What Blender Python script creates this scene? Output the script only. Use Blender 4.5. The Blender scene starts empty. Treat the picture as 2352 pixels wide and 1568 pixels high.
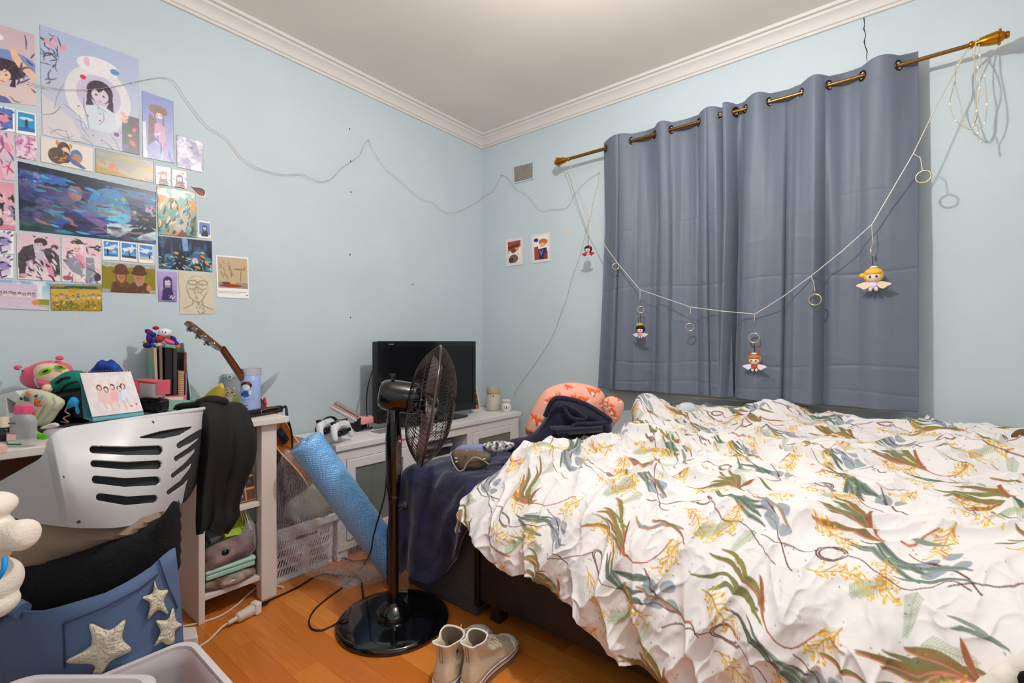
import bpy, bmesh, math, random
import numpy as np
from mathutils import Vector, Matrix, Euler
from mathutils import geometry as mgeo
PI = math.pi
random.seed(4); RNG = np.random.default_rng(4)
SC = bpy.context.scene
COL = SC.collection
# ------------------------------------------------------------------ camera
CAMH = 1.10; F = 1092.0
YAW = math.atan(884.0/1092.0)
FW = Vector((math.cos(YAW), math.sin(YAW), 0)); RT = Vector((math.sin(YAW), -math.cos(YAW), 0)); UP = Vector((0, 0, 1))
cd = bpy.data.cameras.new('camera'); cam = bpy.data.objects.new('camera', cd); COL.objects.link(cam)
cd.sensor_width = 36; cd.lens = 36*F/2352; cd.clip_start = 0.02
cam.location = (0, 0, CAMH); cam.rotation_euler = (PI/2, 0, YAW-PI/2)
SC.camera = cam
# ------------------------------------------------------------------ light and exposure
w = bpy.data.worlds.new('world'); SC.world = w; w.use_nodes = True
w.node_tree.nodes['Background'].inputs[0].default_value = (0.75, 0.85, 1, 1)
w.node_tree.nodes['Background'].inputs[1].default_value = 0.3
SC.view_settings.view_transform = 'Standard'; SC.view_settings.look = 'None'
SC.view_settings.exposure = 0.38; SC.view_settings.gamma = 1.0; SC.view_settings.use_curve_mapping = False
LAMP = (1.21, 0.62, 2.40)
def light(name, kind, loc, power, size, color=(1, 1, 1), rot=None):
    l = bpy.data.lights.new(name, kind); o = bpy.data.objects.new(name, l); COL.objects.link(o)
    l.energy = power; l.color = color; o.location = loc
    if kind == 'AREA': l.shape = 'RECTANGLE'; l.size, l.size_y = size
    else: l.shadow_soft_size = size
    if rot: o.rotation_euler = rot
    return o
light('ceiling_lamp_light', 'POINT', LAMP, 52, 0.035, (1, .985, .965))
# soft fill light added behind the camera, just inside an invented window
light('rear_fill_light', 'AREA', (0.15, -1.12, 1.6), 5, (1.5, 1.3), (.95, .98, 1), (math.radians(84), 0, math.radians(12)))
# ------------------------------------------------------------------ helpers
W_L = 2.60; W_R = 2.83; W_B = -0.62; W_F = -1.25; CEIL = 2.735   # left wall y, window wall x, behind x, front y
def dirn(px, py): return FW + RT*((px-1176)/F) + UP*((784-py)/F)
def P(px, py, x=None, y=None, z=None, t=None):
    """point where the sight line of a photo position meets a plane of the room"""
    d = dirn(px, py)
    if x is not None: t = x/d.x
    elif y is not None: t = y/d.y
    elif z is not None: t = (z-CAMH)/d.z
    return Vector((0, 0, CAMH)) + d*t
def lin(c):
    c = [v/255.0 for v in c]
    return tuple(v/12.92 if v <= .04045 else ((v+.055)/1.055)**2.4 for v in c)
MATS = {}
def mat(name, c=(200, 200, 200), rough=.6, metal=0, bump=0, bscale=60, var=0, vscale=8, c2=None, trans=0, alpha=1, emit=None, es=0, coat=0, sheen=0, ior=1.45, detail=3, stretch=None, spec=None):
    if name in MATS: return MATS[name]
    m = bpy.data.materials.new(name); m.use_nodes = True; nt = m.node_tree; b = nt.nodes['Principled BSDF']
    b.inputs['Base Color'].default_value = (*lin(c), 1); b.inputs['Roughness'].default_value = rough
    b.inputs['Metallic'].default_value = metal; b.inputs['IOR'].default_value = ior
    if spec is not None: b.inputs['Specular IOR Level'].default_value = spec
    if trans: b.inputs['Transmission Weight'].default_value = trans
    if alpha < 1: b.inputs['Alpha'].default_value = alpha
    if coat: b.inputs['Coat Weight'].default_value = coat; b.inputs['Coat Roughness'].default_value = .08
    if sheen: b.inputs['Sheen Weight'].default_value = sheen; b.inputs['Sheen Roughness'].default_value = .4
    if emit: b.inputs['Emission Color'].default_value = (*lin(emit), 1); b.inputs['Emission Strength'].default_value = es
    tc = None
    def coord():
        nonlocal tc
        if tc is None:
            tc = nt.nodes.new('ShaderNodeTexCoord')
            if stretch:
                mp = nt.nodes.new('ShaderNodeMapping'); mp.inputs['Scale'].default_value = stretch
                nt.links.new(tc.outputs['Object'], mp.inputs['Vector']); tc = mp; tc_out = mp.outputs[0]
        return tc.outputs[0] if stretch else tc.outputs['Object']
    if var or c2:
        n = nt.nodes.new('ShaderNodeTexNoise'); n.inputs['Scale'].default_value = vscale; n.inputs['Detail'].default_value = detail
        nt.links.new(coord(), n.inputs['Vector'])
        mx = nt.nodes.new('ShaderNodeMix'); mx.data_type = 'RGBA'
        rp = nt.nodes.new('ShaderNodeMapRange'); rp.inputs[1].default_value = .35; rp.inputs[2].default_value = .65
        nt.links.new(n.outputs['Fac'], rp.inputs[0]); nt.links.new(rp.outputs[0], mx.inputs[0])
        cc = c2 if c2 else tuple(max(0, v*(1-var)) for v in c)
        mx.inputs[6].default_value = (*lin(c), 1); mx.inputs[7].default_value = (*lin(cc), 1)
        nt.links.new(mx.outputs[2], b.inputs['Base Color'])
    if bump:
        n = nt.nodes.new('ShaderNodeTexNoise'); n.inputs['Scale'].default_value = bscale; n.inputs['Detail'].default_value = 3
        nt.links.new(coord(), n.inputs['Vector'])
        bp = nt.nodes.new('ShaderNodeBump'); bp.inputs['Strength'].default_value = bump; bp.inputs['Distance'].default_value = .01
        nt.links.new(n.outputs['Fac'], bp.inputs['Height']); nt.links.new(bp.outputs[0], b.inputs['Normal'])
    MATS[name] = m; return m
def cmat(name, rough=.5, bump=0, bscale=200, spec=None, coat=0):
    """material whose print comes from the mesh's own colour layer"""
    if name in MATS: return MATS[name]
    m = mat(name, rough=rough, bump=bump, bscale=bscale, spec=spec, coat=coat); nt = m.node_tree
    a = nt.nodes.new('ShaderNodeVertexColor'); a.layer_name = 'Col'
    nt.links.new(a.outputs[0], nt.nodes['Principled BSDF'].inputs['Base Color'])
    return m
OFF = {}
def tag(o, label=None, cat=None, group=None, kind=None):
    if label: o['label'] = label
    if cat: o['category'] = cat
    if group: o['group'] = group
    if kind: o['kind'] = kind
    return o
def thing(name, label, cat, loc, group=None, rot=None):
    o = bpy.data.objects.new(name, None); COL.objects.link(o); o.location = loc; o.empty_display_size = .05
    if rot: o.rotation_euler = rot
    OFF[o.name] = Vector((0, 0, 0)) if rot else Vector(loc)
    return tag(o, label, cat, group)
class M:
    def __init__(s): s.v = []; s.f = []
    def add(s, v, f):
        k = len(s.v); s.v += [Vector(p) for p in v]; s.f += [tuple(i+k for i in q) for q in f]; return s
    def box(s, c, d, R=None):
        c = Vector(c); hx, hy, hz = d[0]/2, d[1]/2, d[2]/2
        vs = [Vector((x, y, z)) for x in (-hx, hx) for y in (-hy, hy) for z in (-hz, hz)]
        if R is not None: vs = [R @ p for p in vs]
        return s.add([p+c for p in vs], [(0, 1, 3, 2), (4, 6, 7, 5), (0, 4, 5, 1), (2, 3, 7, 6), (0, 2, 6, 4), (1, 5, 7, 3)])
    def span(s, a, b): return s.box([(a[i]+b[i])/2 for i in range(3)], [abs(b[i]-a[i]) for i in range(3)])
    def rings(s, rs, cap0=True, cap1=True, closed=False):
        n = len(rs[0]); k = len(s.v)
        for r in rs: s.v += [Vector(p) for p in r]
        m = len(rs)
        for i in range(m if closed else m-1):
            a = k+i*n; b = k+((i+1) % m)*n
            for j in range(n): s.f.append((a+j, a+(j+1) % n, b+(j+1) % n, b+j))
        if not closed:
            if cap0: s.f.append(tuple(k+j for j in reversed(range(n))))
            if cap1: s.f.append(tuple(k+(m-1)*n+j for j in range(n)))
        return s
    def cyl(s, p0, p1, r0, r1=None, n=24, cap=True):
        return s.lathe([(0, r0), (1, r0 if r1 is None else r1)], p0, p1, n, cap)
    def lathe(s, prof, p0, p1, n=32, cap=True):
        """prof: (fraction along p0-p1, radius)"""
        p0 = Vector(p0); p1 = Vector(p1); ax = (p1-p0); a = ax.normalized()
        u = a.orthogonal().normalized(); w_ = a.cross(u)
        rs = [[p0+ax*h+(u*math.cos(2*PI*j/n)+w_*math.sin(2*PI*j/n))*max(r, 1e-5) for j in range(n)] for h, r in prof]
        return s.rings(rs, cap, cap)
    def tube(s, pts, r, n=8, closed=False):
        pts = [Vector(p) for p in pts]; m = len(pts); rs = []
        u = None
        for i, p in enumerate(pts):
            if closed: d = pts[(i+1) % m]-pts[i-1]
            else: d = pts[min(i+1, m-1)]-pts[max(i-1, 0)]
            d = d.normalized() if d.length > 1e-9 else Vector((0, 0, 1))
            if u is None: u = d.orthogonal().normalized()
            else:
                u = u-d*u.dot(d); u = u.normalized() if u.length > 1e-6 else d.orthogonal().normalized()
            w_ = d.cross(u); rr = r[i] if isinstance(r, (list, tuple)) else r
            rs.append([p+(u*math.cos(2*PI*j/n)+w_*math.sin(2*PI*j/n))*rr for j in range(n)])
        return s.rings(rs, closed=closed)
    def ell(s, c, r, R=None, nu=24, nv=14, fn=None):
        c = Vector(c); rs = []
        if not isinstance(r, (list, tuple)): r = (r, r, r)
        for i in range(nv+1):
            th = PI*i/nv; ring = []
            for j in range(nu):
                ph = 2*PI*j/nu; d = Vector((math.sin(th)*math.cos(ph), math.sin(th)*math.sin(ph), math.cos(th)))
                k = fn(d) if fn else 1
                p = Vector((d.x*r[0], d.y*r[1], d.z*r[2]))*k
                ring.append(c+(R @ p if R is not None else p))
            rs.append(ring)
        return s.rings(rs, False, False)
    def grid(s, fn, nu, nv, wrapu=False):
        k = len(s.v)
        for j in range(nv+1):
            for i in range(nu+1): s.v.append(Vector(fn(i/nu, j/nv)))
        for j in range(nv):
            for i in range(nu):
                a = k+j*(nu+1)+i; s.f.append((a, a+1, a+nu+2, a+nu+1))
        return s
    def prism(s, poly, O, U, V, h):
        """extrude a 2-D outline lying in the plane O,U,V by vector h"""
        O = Vector(O); U = Vector(U); V = Vector(V); h = Vector(h); n = len(poly)
        a = [O+U*p[0]+V*p[1] for p in poly]; b = [p+h for p in a]; k = len(s.v); s.v += a+b
        s.f += [tuple(k+i for i in reversed(range(n))), tuple(k+n+i for i in range(n))]
        for i in range(n): s.f.append((k+i, k+(i+1) % n, k+n+(i+1) % n, k+n+i))
        return s
def spline(pts, n=8, closed=False):
    P_ = [Vector(p) for p in pts]; m = len(P_); out = []
    for i in range(m if closed else m-1):
        if closed: a, b, c, d = P_[i-1], P_[i], P_[(i+1) % m], P_[(i+2) % m]
        else: a, b, c, d = P_[max(i-1, 0)], P_[i], P_[i+1], P_[min(i+2, m-1)]
        for k in range(n):
            t = k/n; out.append(.5*((2*b)+(c-a)*t+(2*a-5*b+4*c-d)*t*t+(3*b-a-3*c+d)*t**3))
    if not closed: out.append(P_[-1])
    return out
def obj(name, m, mt, parent=None, smooth=False, bevel=0, sub=0, solid=0, seg=2, angle=35, fixn=True):
    me = bpy.data.meshes.new(name); off = OFF[parent.name] if parent else Vector((0, 0, 0))
    me.from_pydata([tuple(p-off) for p in m.v], [], m.f); me.materials.append(mt); me.validate()
    if fixn:
        bm = bmesh.new(); bm.from_mesh(me); bmesh.ops.recalc_face_normals(bm, faces=bm.faces); bm.to_mesh(me); bm.free()
    o = bpy.data.objects.new(name, me); COL.objects.link(o)
    if parent: o.parent = parent; OFF[o.name] = off
    if solid:
        d = o.modifiers.new('s', 'SOLIDIFY'); d.thickness = abs(solid); d.offset = -1 if solid > 0 else 0
    if bevel:
        d = o.modifiers.new('b', 'BEVEL'); d.width = bevel; d.segments = seg; d.limit_method = 'ANGLE'; d.angle_limit = math.radians(angle)
    if sub:
        d = o.modifiers.new('u', 'SUBSURF'); d.levels = sub; d.render_levels = sub
    if smooth or bevel or sub:
        me.polygons.foreach_set('use_smooth', [True]*len(me.polygons))
        if bevel and not smooth:
            try:
                d = o.modifiers.new('w', 'WEIGHTED_NORMAL'); d.keep_sharp = True
            except Exception: pass
        elif smooth and not sub:
            me.set_sharp_from_angle(angle=math.radians(angle+15))
    me.update(); return o
def one(name, m, mt, label, cat, group=None, base=None, **k):
    """a thing that is a single mesh; its origin sits at base"""
    if base is None:
        n = len(m.v); lo = [min(p[i] for p in m.v) for i in range(3)]; hi = [max(p[i] for p in m.v) for i in range(3)]
        base = Vector(((lo[0]+hi[0])/2, (lo[1]+hi[1])/2, lo[2]))
    base = Vector(base); m.v = [p-base for p in m.v]
    o = obj(name, m, mt, None, **k); o.location = base; OFF[o.name] = base
    return tag(o, label, cat, group)
def struct(name, m, mt, **k): return tag(obj(name, m, mt, **k), kind='structure')
# value noise on numpy arrays
def vnoise(x, y, seed=0):
    x = np.asarray(x, float); y = np.asarray(y, float)
    xi = np.floor(x).astype(np.int64); yi = np.floor(y).astype(np.int64); fx = x-xi; fy = y-yi
    def h(a, b):
        v = (a*374761393+b*668265263+seed*974634777) & 0xffffffff
        v = ((v ^ (v >> 13))*1274126177) & 0xffffffff
        return ((v ^ (v >> 16)) & 0xffff)/65535.0
    sx = fx*fx*(3-2*fx); sy = fy*fy*(3-2*fy)
    return (h(xi, yi)*(1-sx)+h(xi+1, yi)*sx)*(1-sy)+(h(xi, yi+1)*(1-sx)+h(xi+1, yi+1)*sx)*sy
def fbm(x, y, o=4, seed=0, g=.5):
    s = 0; a = 1; n = 0
    for i in range(o):
        s = s+a*vnoise(x*2**i+i*17.3, y*2**i-i*9.1, seed+i); n += a; a *= g
    return s/n
def ridge(x, y, o=3, seed=0): return 1-np.abs(fbm(x, y, o, seed)*2-1)
# small canvas for printed things: becomes the colour layer of a mesh
class Cv:
    def __init__(s, w, h, c=(255, 255, 255)):
        s.w, s.h = int(w), int(h); s.a = np.empty((s.h, s.w, 3)); s.a[:] = np.array(c)/255.0
        s.Y, s.X = np.mgrid[0:s.h, 0:s.w].astype(float)
    def _win(s, x0, x1, y0, y1):
        return slice(max(0, int(y0)), min(s.h, int(y1)+2)), slice(max(0, int(x0)), min(s.w, int(x1)+2))
    def blend(s, sl, m, c):
        c = np.array(c)/255.0; m = m[..., None]; s.a[sl] = s.a[sl]*(1-m)+c*m
    def grad(s, c0, c1, v0=0, v1=1, horiz=False):
        k = np.clip(((s.X/s.w if horiz else s.Y/s.h)-v0)/(v1-v0), 0, 1)[..., None]
        s.a = np.array(c0)/255.0*(1-k)+np.array(c1)/255.0*k; return s
    def noise(s, c, sc=.1, lo=.45, hi=.6, amt=1, seed=0, sx=1, sy=1, o=4):
        n = fbm(s.X*sx*sc, s.Y*sy*sc, o, seed); s.blend((slice(None), slice(None)), np.clip((n-lo)/(hi-lo), 0, 1)*amt, c); return s
    def ell(s, cx, cy, rx, ry, c, rot=0, amt=1):
        cx *= s.w; cy *= s.h; rx *= s.w; ry *= s.w; R = max(rx, ry)+2; sl = s._win(cx-R, cx+R, cy-R, cy+R)
        X = s.X[sl]-cx; Y = s.Y[sl]-cy; ca, sa = math.cos(rot), math.sin(rot); u = X*ca+Y*sa; v = -X*sa+Y*ca
        d = np.sqrt((u/max(rx, .3))**2+(v/max(ry, .3))**2); s.blend(sl, np.clip((1-d)*min(rx, ry)+.5, 0, 1)*amt, c); return s
    def poly(s, pts, c, amt=1):
        p = [(x*s.w, y*s.h) for x, y in pts]; xs = [q[0] for q in p]; ys = [q[1] for q in p]
        sl = s._win(min(xs), max(xs), min(ys), max(ys)); X = s.X[sl]; Y = s.Y[sl]; ins = np.zeros(X.shape, bool)
        for i in range(len(p)):
            x0, y0 = p[i-1]; x1, y1 = p[i]
            if y0 == y1: continue
            ins ^= ((y0 > Y) != (y1 > Y)) & (X < (x1-x0)*(Y-y0)/(y1-y0)+x0)
        s.blend(sl, ins*float(amt), c); return s
    def rect(s, x0, y0, x1, y1, c, amt=1): return s.poly([(x0, y0), (x1, y0), (x1, y1), (x0, y1)], c, amt)
    def stroke(s, pts, wd, c, amt=1, smooth=True):
        q = [Vector((x*s.w, y*s.h, 0)) for x, y in pts]
        if smooth and len(q) > 2: q = spline(q, 5)
        n = len(q)
        for i in range(n-1):
            a, b = q[i], q[i+1]
            k = (i+.5)/(n-1); wv = wd(k) if callable(wd) else (wd*s.w if wd < .5 else wd)
            sl = s._win(min(a.x, b.x)-wv-1, max(a.x, b.x)+wv+1, min(a.y, b.y)-wv-1, max(a.y, b.y)+wv+1)
            X = s.X[sl]; Y = s.Y[sl]
            if X.size == 0: continue
            dx, dy = b.x-a.x, b.y-a.y; L = dx*dx+dy*dy+1e-9
            t = np.clip(((X-a.x)*dx+(Y-a.y)*dy)/L, 0, 1); d = np.hypot(X-a.x-dx*t, Y-a.y-dy*t)
            s.blend(sl, np.clip(wv-d+.5, 0, 1)*amt, c)
        return s
def setcol(me, rgb):
    """rgb: (n,3) sRGB 0..1, one per vertex"""
    a = np.clip(rgb, 0, 1); l = np.where(a <= .04045, a/12.92, ((a+.055)/1.055)**2.4)
    at = me.color_attributes.new('Col', 'FLOAT_COLOR', 'POINT'); out = np.ones((len(l), 4), np.float32); out[:, :3] = l
    at.data.foreach_set('color', out.ravel())
def npgrid(name, pos, mt, parent=None, rgb=None, smooth=True, mask=None):
    """pos: (h,w,3) world array -> quad mesh"""
    h, w_ = pos.shape[:2]; me = bpy.data.meshes.new(name); off = OFF[parent.name] if parent else Vector((0, 0, 0))
    v = (pos.reshape(-1, 3)-np.array(off)).astype(np.float32)
    idx = np.arange(h*w_).reshape(h, w_); q = np.stack([idx[:-1, :-1], idx[:-1, 1:], idx[1:, 1:], idx[1:, :-1]], -1)
    q = q[mask] if mask is not None else q.reshape(-1, 4)
    q = q.reshape(-1, 4)
    me.vertices.add(len(v)); me.vertices.foreach_set('co', v.ravel())
    me.loops.add(q.size); me.loops.foreach_set('vertex_index', q.ravel().astype(np.int32))
    me.polygons.add(len(q)); me.polygons.foreach_set('loop_start', (np.arange(len(q))*4).astype(np.int32))
    me.update(calc_edges=True); me.materials.append(mt)
    if smooth: me.polygons.foreach_set('use_smooth', [True]*len(q))
    if rgb is not None: setcol(me, rgb.reshape(-1, 3))
    o = bpy.data.objects.new(name, me); COL.objects.link(o)
    if parent: o.parent = parent; OFF[o.name] = off
    return o
def bil(c, h, w_):
    """bilinear patch from four corners TL TR BR BL -> (h,w,3)"""
    c = [np.array(p) for p in c]; v, u = np.mgrid[0:1:h*1j, 0:1:w_*1j]; u = u[..., None]; v = v[..., None]
    return (c[0]*(1-u)+c[1]*u)*(1-v)+(c[3]*(1-u)+c[2]*u)*v
def sheet(name, cv, c, mt, n, th=.0008, parent=None):
    """printed sheet: front grid plus a folded edge, so it has real thickness; n = outward normal"""
    g = bil(c, cv.h, cv.w); n = np.array(n)
    f = g+n*th; top = np.concatenate([g[:1], f, g[-1:]], 0)
    full = np.concatenate([np.concatenate([g[:1, :1], g[:, :1], g[-1:, :1]], 0), top, np.concatenate([g[:1, -1:], g[:, -1:], g[-1:, -1:]], 0)], 1)
    a = np.pad(cv.a, ((1, 1), (1, 1), (0, 0)), mode='edge')
    return npgrid(name, full, mt, parent, a, smooth=False)
def puff(outline, O, U, V, th, res=.02, noise=.0, back=True, pw=.5, seed=1, nsc=14, edge=.0, lean=None, wid=.1):
    """stuffed soft shape: outline in plane (O,U,V) [metres], inflated to thickness th along the normal"""
    O = Vector(O); U = Vector(U); V = Vector(V); N = U.cross(V).normalized(); pl = [Vector((p[0], p[1])) for p in outline]
    n = len(pl); A = np.array([(p.x, p.y) for p in pl]); B = np.roll(A, -1, 0)
    lo = A.min(0); hi = A.max(0)
    X, Y = np.meshgrid(np.arange(lo[0], hi[0], res), np.arange(lo[1], hi[1], res)); X[1::2] += res/2
    Q = np.stack([X.ravel(), Y.ravel()], 1)
    def dist(Q):
        d = np.full(len(Q), 1e9); ins = np.zeros(len(Q), bool)
        for a, b in zip(A, B):
            e = b-a; t = np.clip(((Q-a)@e)/(e@e+1e-12), 0, 1); d = np.minimum(d, np.hypot(*(Q-a-t[:, None]*e).T))
            if a[1] != b[1]: ins ^= ((a[1] > Q[:, 1]) != (b[1] > Q[:, 1])) & (Q[:, 0] < (b[0]-a[0])*(Q[:, 1]-a[1])/(b[1]-a[1])+a[0])
        return d, ins
    d, ins = dist(Q); Q = Q[ins & (d > res*.4)]
    pts = pl+[Vector(q) for q in Q]
    vv, ee, ff, *_ = mgeo.delaunay_2d_cdt(pts, [(i, (i+1) % n) for i in range(n)], [], 1, 1e-6)
    vs = np.array([(p.x, p.y) for p in vv]); d, _i = dist(vs); h = np.clip(d/wid, 0, 1)
    h = th*(1-(1-h)**2)**pw+edge
    nz = (fbm(vs[:, 0]*nsc+3, vs[:, 1]*nsc+7, 3, seed)-.5)*2*noise if noise else 0*d
    nz = nz*np.clip(d/(res*1.5), 0, 1)
    m = M(); K = len(vv); cen = vs.mean(0)
    L = (lambda x, y: lean(x, y)) if lean else (lambda x, y: 0)
    for k in range(K): m.v.append(O+U*vs[k, 0]+V*vs[k, 1]+N*(h[k]+nz[k]+L(*vs[k])))
    m.f += [tuple(f) for f in ff]
    if back:
        bnd = d < 1e-6
        mp = {}
        for k in range(K):
            if bnd[k] and edge == 0: mp[k] = k
            else: mp[k] = len(m.v); m.v.append(O+U*vs[k, 0]+V*vs[k, 1]+N*(-h[k]*.8+L(*vs[k])))
        m.f += [tuple(mp[i] for i in reversed(f)) for f in ff]
        if edge:
            from collections import Counter
            c = Counter()
            for f in ff:
                for a, b in zip(f, f[1:]+f[:1]): c[(a, b)] += 1
            for (a, b) in list(c):
                if (b, a) not in c: m.f.append((b, a, mp[a], mp[b]))
    return m
def pxpoly(pts, t):
    """outline given as photo positions on the upright plane at distance t facing the room's view: returns O,U,V,outline"""
    O = P(pts[0][0], pts[0][1], t=t)
    return O, RT, UP, [((p[0]-pts[0][0])/F*t, (pts[0][1]-p[1])/F*t) for p in pts]
def smoothpoly(pts, n=4):
    return [(p.x, p.y) for p in spline([Vector((a, b, 0)) for a, b in pts], n, closed=True)]
def rotm(x=0, y=0, z=0): return Euler((math.radians(x), math.radians(y), math.radians(z))).to_matrix()
# ================================================================== ROOM
wallm = mat('wall_paint', (203, 216, 222),   .62, bump=.06, bscale=120, var=.02, vscale=3)
ceilm = mat('ceiling_paint', (242, 233, 222), .8, bump=.05, bscale=8, var=.03, vscale=1.3)
whitem = mat('cornice_white', (226, 220, 214), .5, bump=.08, bscale=90)
floorm = mat('laminate', (196, 110, 45), .32)
def floor_nodes(m):
    nt = m.node_tree; b = nt.nodes['Principled BSDF']; N = nt.nodes.new; L = nt.links.new
    tc = N('ShaderNodeTexCoord'); mp = N('ShaderNodeMapping'); mp.inputs['Rotation'].default_value = (0, 0, PI/2); L(tc.outputs['Object'], mp.inputs[0])
    br = N('ShaderNodeTexBrick'); L(mp.outputs[0], br.inputs['Vector'])
    br.inputs['Scale'].default_value = 1; br.inputs['Brick Width'].default_value = .46; br.inputs['Row Height'].default_value = .095
    br.inputs['Mortar Size'].default_value = .0006; br.inputs['Color1'].default_value = (*lin((242, 150, 62)), 1); br.inputs['Color2'].default_value = (*lin((216, 118, 40)), 1)
    br.inputs['Mortar'].default_value = (*lin((160, 80, 30)), 1); br.inputs['Bias'].default_value = -.1; br.offset = .37
    st = N('ShaderNodeMapping'); st.inputs['Scale'].default_value = (14, 1.6, 1); L(tc.outputs['Object'], st.inputs[0])
    no = N('ShaderNodeTexNoise'); no.inputs['Scale'].default_value = 2.2; no.inputs['Detail'].default_value = 5; no.inputs['Distortion'].default_value = 1.4; L(st.outputs[0], no.inputs['Vector'])
    wv = N('ShaderNodeMath'); wv.operation = 'MULTIPLY'; wv.inputs[1].default_value = 9; L(no.outputs[0], wv.inputs[0])
    sn = N('ShaderNodeMath'); sn.operation = 'SINE'; L(wv.outputs[0], sn.inputs[0])
    rp = N('ShaderNodeMapRange'); rp.inputs[1].default_value = -1; rp.inputs[2].default_value = 1; rp.inputs[3].default_value = .74; rp.inputs[4].default_value = 1.06; L(sn.outputs[0], rp.inputs[0])
    mx = N('ShaderNodeMix'); mx.data_type = 'RGBA'; mx.blend_type = 'MULTIPLY'; mx.inputs[0].default_value = .75
    L(br.outputs['Color'], mx.inputs[6]); L(rp.outputs[0], mx.inputs[7]); L(mx.outputs[2], b.inputs['Base Color'])
floor_nodes(floorm)
T = .1
struct('floor', M().span((W_B-T, W_F-T, -.08), (W_R+T, W_L+T, 0)), floorm)
struct('ceiling', M().span((W_B-T, W_F-T, CEIL), (W_R+T, W_L+T, CEIL+.08)), ceilm)
struct('wall_left', M().span((W_B-T, W_L, 0), (W_R+T, W_L+T, CEIL)), wallm)
# wall with the curtained window: built round the opening
WY0, WY1, WZ0, WZ1 = .05, 1.40, .86, 2.12
m = M(); m.span((W_R, W_F-T, 0), (W_R+T, W_L, WZ0)); m.span((W_R, W_F-T, WZ1), (W_R+T, W_L, CEIL))
m.span((W_R, W_F-T, WZ0), (W_R+T, WY0, WZ1)); m.span((W_R, WY1, WZ0), (W_R+T, W_L, WZ1)); struct('wall_right', m, wallm)
m = M().span((W_B-T, W_F-T, 0), (W_B, W_L, CEIL)); struct('wall_back', m, wallm)
FX0, FX1, FZ0, FZ1 = -.55, .95, .9, 2.2
m = M(); m.span((W_B, W_F-T, 0), (W_R, W_F, FZ0)); m.span((W_B, W_F-T, FZ1), (W_R, W_F, CEIL)); m.span((W_B, W_F-T, FZ0), (FX0, W_F, FZ1)); m.span((FX1, W_F-T, FZ0), (W_R, W_F, FZ1)); struct('wall_front', m, wallm)
glass = mat('window_glass', (235, 240, 245), .02, trans=1, ior=1.05)
def window(name, a, b, axis):
    """frame with a mullion and two panes filling the opening from a to b"""
    fr = M(); t = .045
    if axis == 'y':
        x0, x1 = a[0], b[0]
        fr.span((x0, a[1], a[2]), (x1, b[1], a[2]+t)); fr.span((x0, a[1], b[2]-t), (x1, b[1], b[2]))
        for y in (a[1], (a[1]+b[1])/2-t/2, b[1]-t): fr.span((x0, y, a[2]), (x1, y+t, b[2]))
        pn = M().span((x0+.02, a[1]+t, a[2]+t), (x0+.024, b[1]-t, b[2]-t))
    else:
        y0, y1 = a[1], b[1]
        fr.span((a[0], y0, a[2]), (b[0], y1, a[2]+t)); fr.span((a[0], y0, b[2]-t), (b[0], y1, b[2]))
        for x in (a[0], (a[0]+b[0])/2-t/2, b[0]-t): fr.span((x, y0, a[2]), (x+t, y1, b[2]))
        pn = M().span((a[0]+t, y0+.02, a[2]+t), (b[0]-t, y0+.024, b[2]-t))
    r = struct(name, fr, whitem, bevel=.003); p = obj('pane', pn, glass, r)
    return r
OFF['window_1'] = OFF['added_rear_window'] = Vector((0, 0, 0))
w1 = window('window_1', (W_R+.02, WY0, WZ0), (W_R+.07, WY1, WZ1), 'y')
struct('trim_5', M().span((W_R-.022, WY0-.06, .775), (W_R, WY1+.06, .86)), wallm, bevel=.003)
struct('trim_6', M().span((W_R-.03, WY0-.06, .772), (W_R, WY1+.06, .782)), mat('sill_edge', (214, 205, 180), .5), bevel=.002)
w2 = window('added_rear_window', (FX0, W_F-.07, FZ0), (FX1, W_F-.02, FZ1), 'x')  # unseen window, added to go with the fill light
# cornice
prof = [(0, 2.648), (.012, 2.648), (.012, 2.662), (.02, 2.664), (.028, 2.682), (.042, 2.698), (.058, 2.706), (.06, 2.718), (.078, 2.718), (.078, CEIL), (0, CEIL)]
def cornice(name, p0, p1, inward):
    p0 = Vector(p0); p1 = Vector(p1); inw = Vector(inward)
    d = (p1-p0).normalized(); rs = []
    for p, s in ((p0, 1), (p1, -1)): rs.append([Vector((p.x, p.y, 0))+inw*a+d*a*s+Vector((0, 0, z)) for a, z in prof])
    struct(name, M().rings(rs), whitem, smooth=True, angle=20)
cornice('trim_1', (W_B, W_L, 0), (W_R, W_L, 0), (0, -1, 0)); cornice('trim_2', (W_R, W_L, 0), (W_R, W_F, 0), (-1, 0, 0))
cornice('trim_3', (W_R, W_F, 0), (W_B, W_F, 0), (0, 1, 0)); cornice('trim_4', (W_B, W_F, 0), (W_B, W_L, 0), (1, 0, 0))
def skirt(name, a, b): struct(name, M().span(a, b), whitem, bevel=.004)
skirt('baseboard_left', (W_B, W_L-.014, 0), (W_R, W_L, .09)); skirt('baseboard_right', (W_R-.014, W_F, 0), (W_R, W_L-.014, .09))
skirt('baseboard_back', (W_B, W_F, 0), (W_B+.014, W_L-.014, .09)); skirt('baseboard_front', (W_B+.014, W_F, 0), (W_R-.014, W_F+.014, .09))
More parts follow.
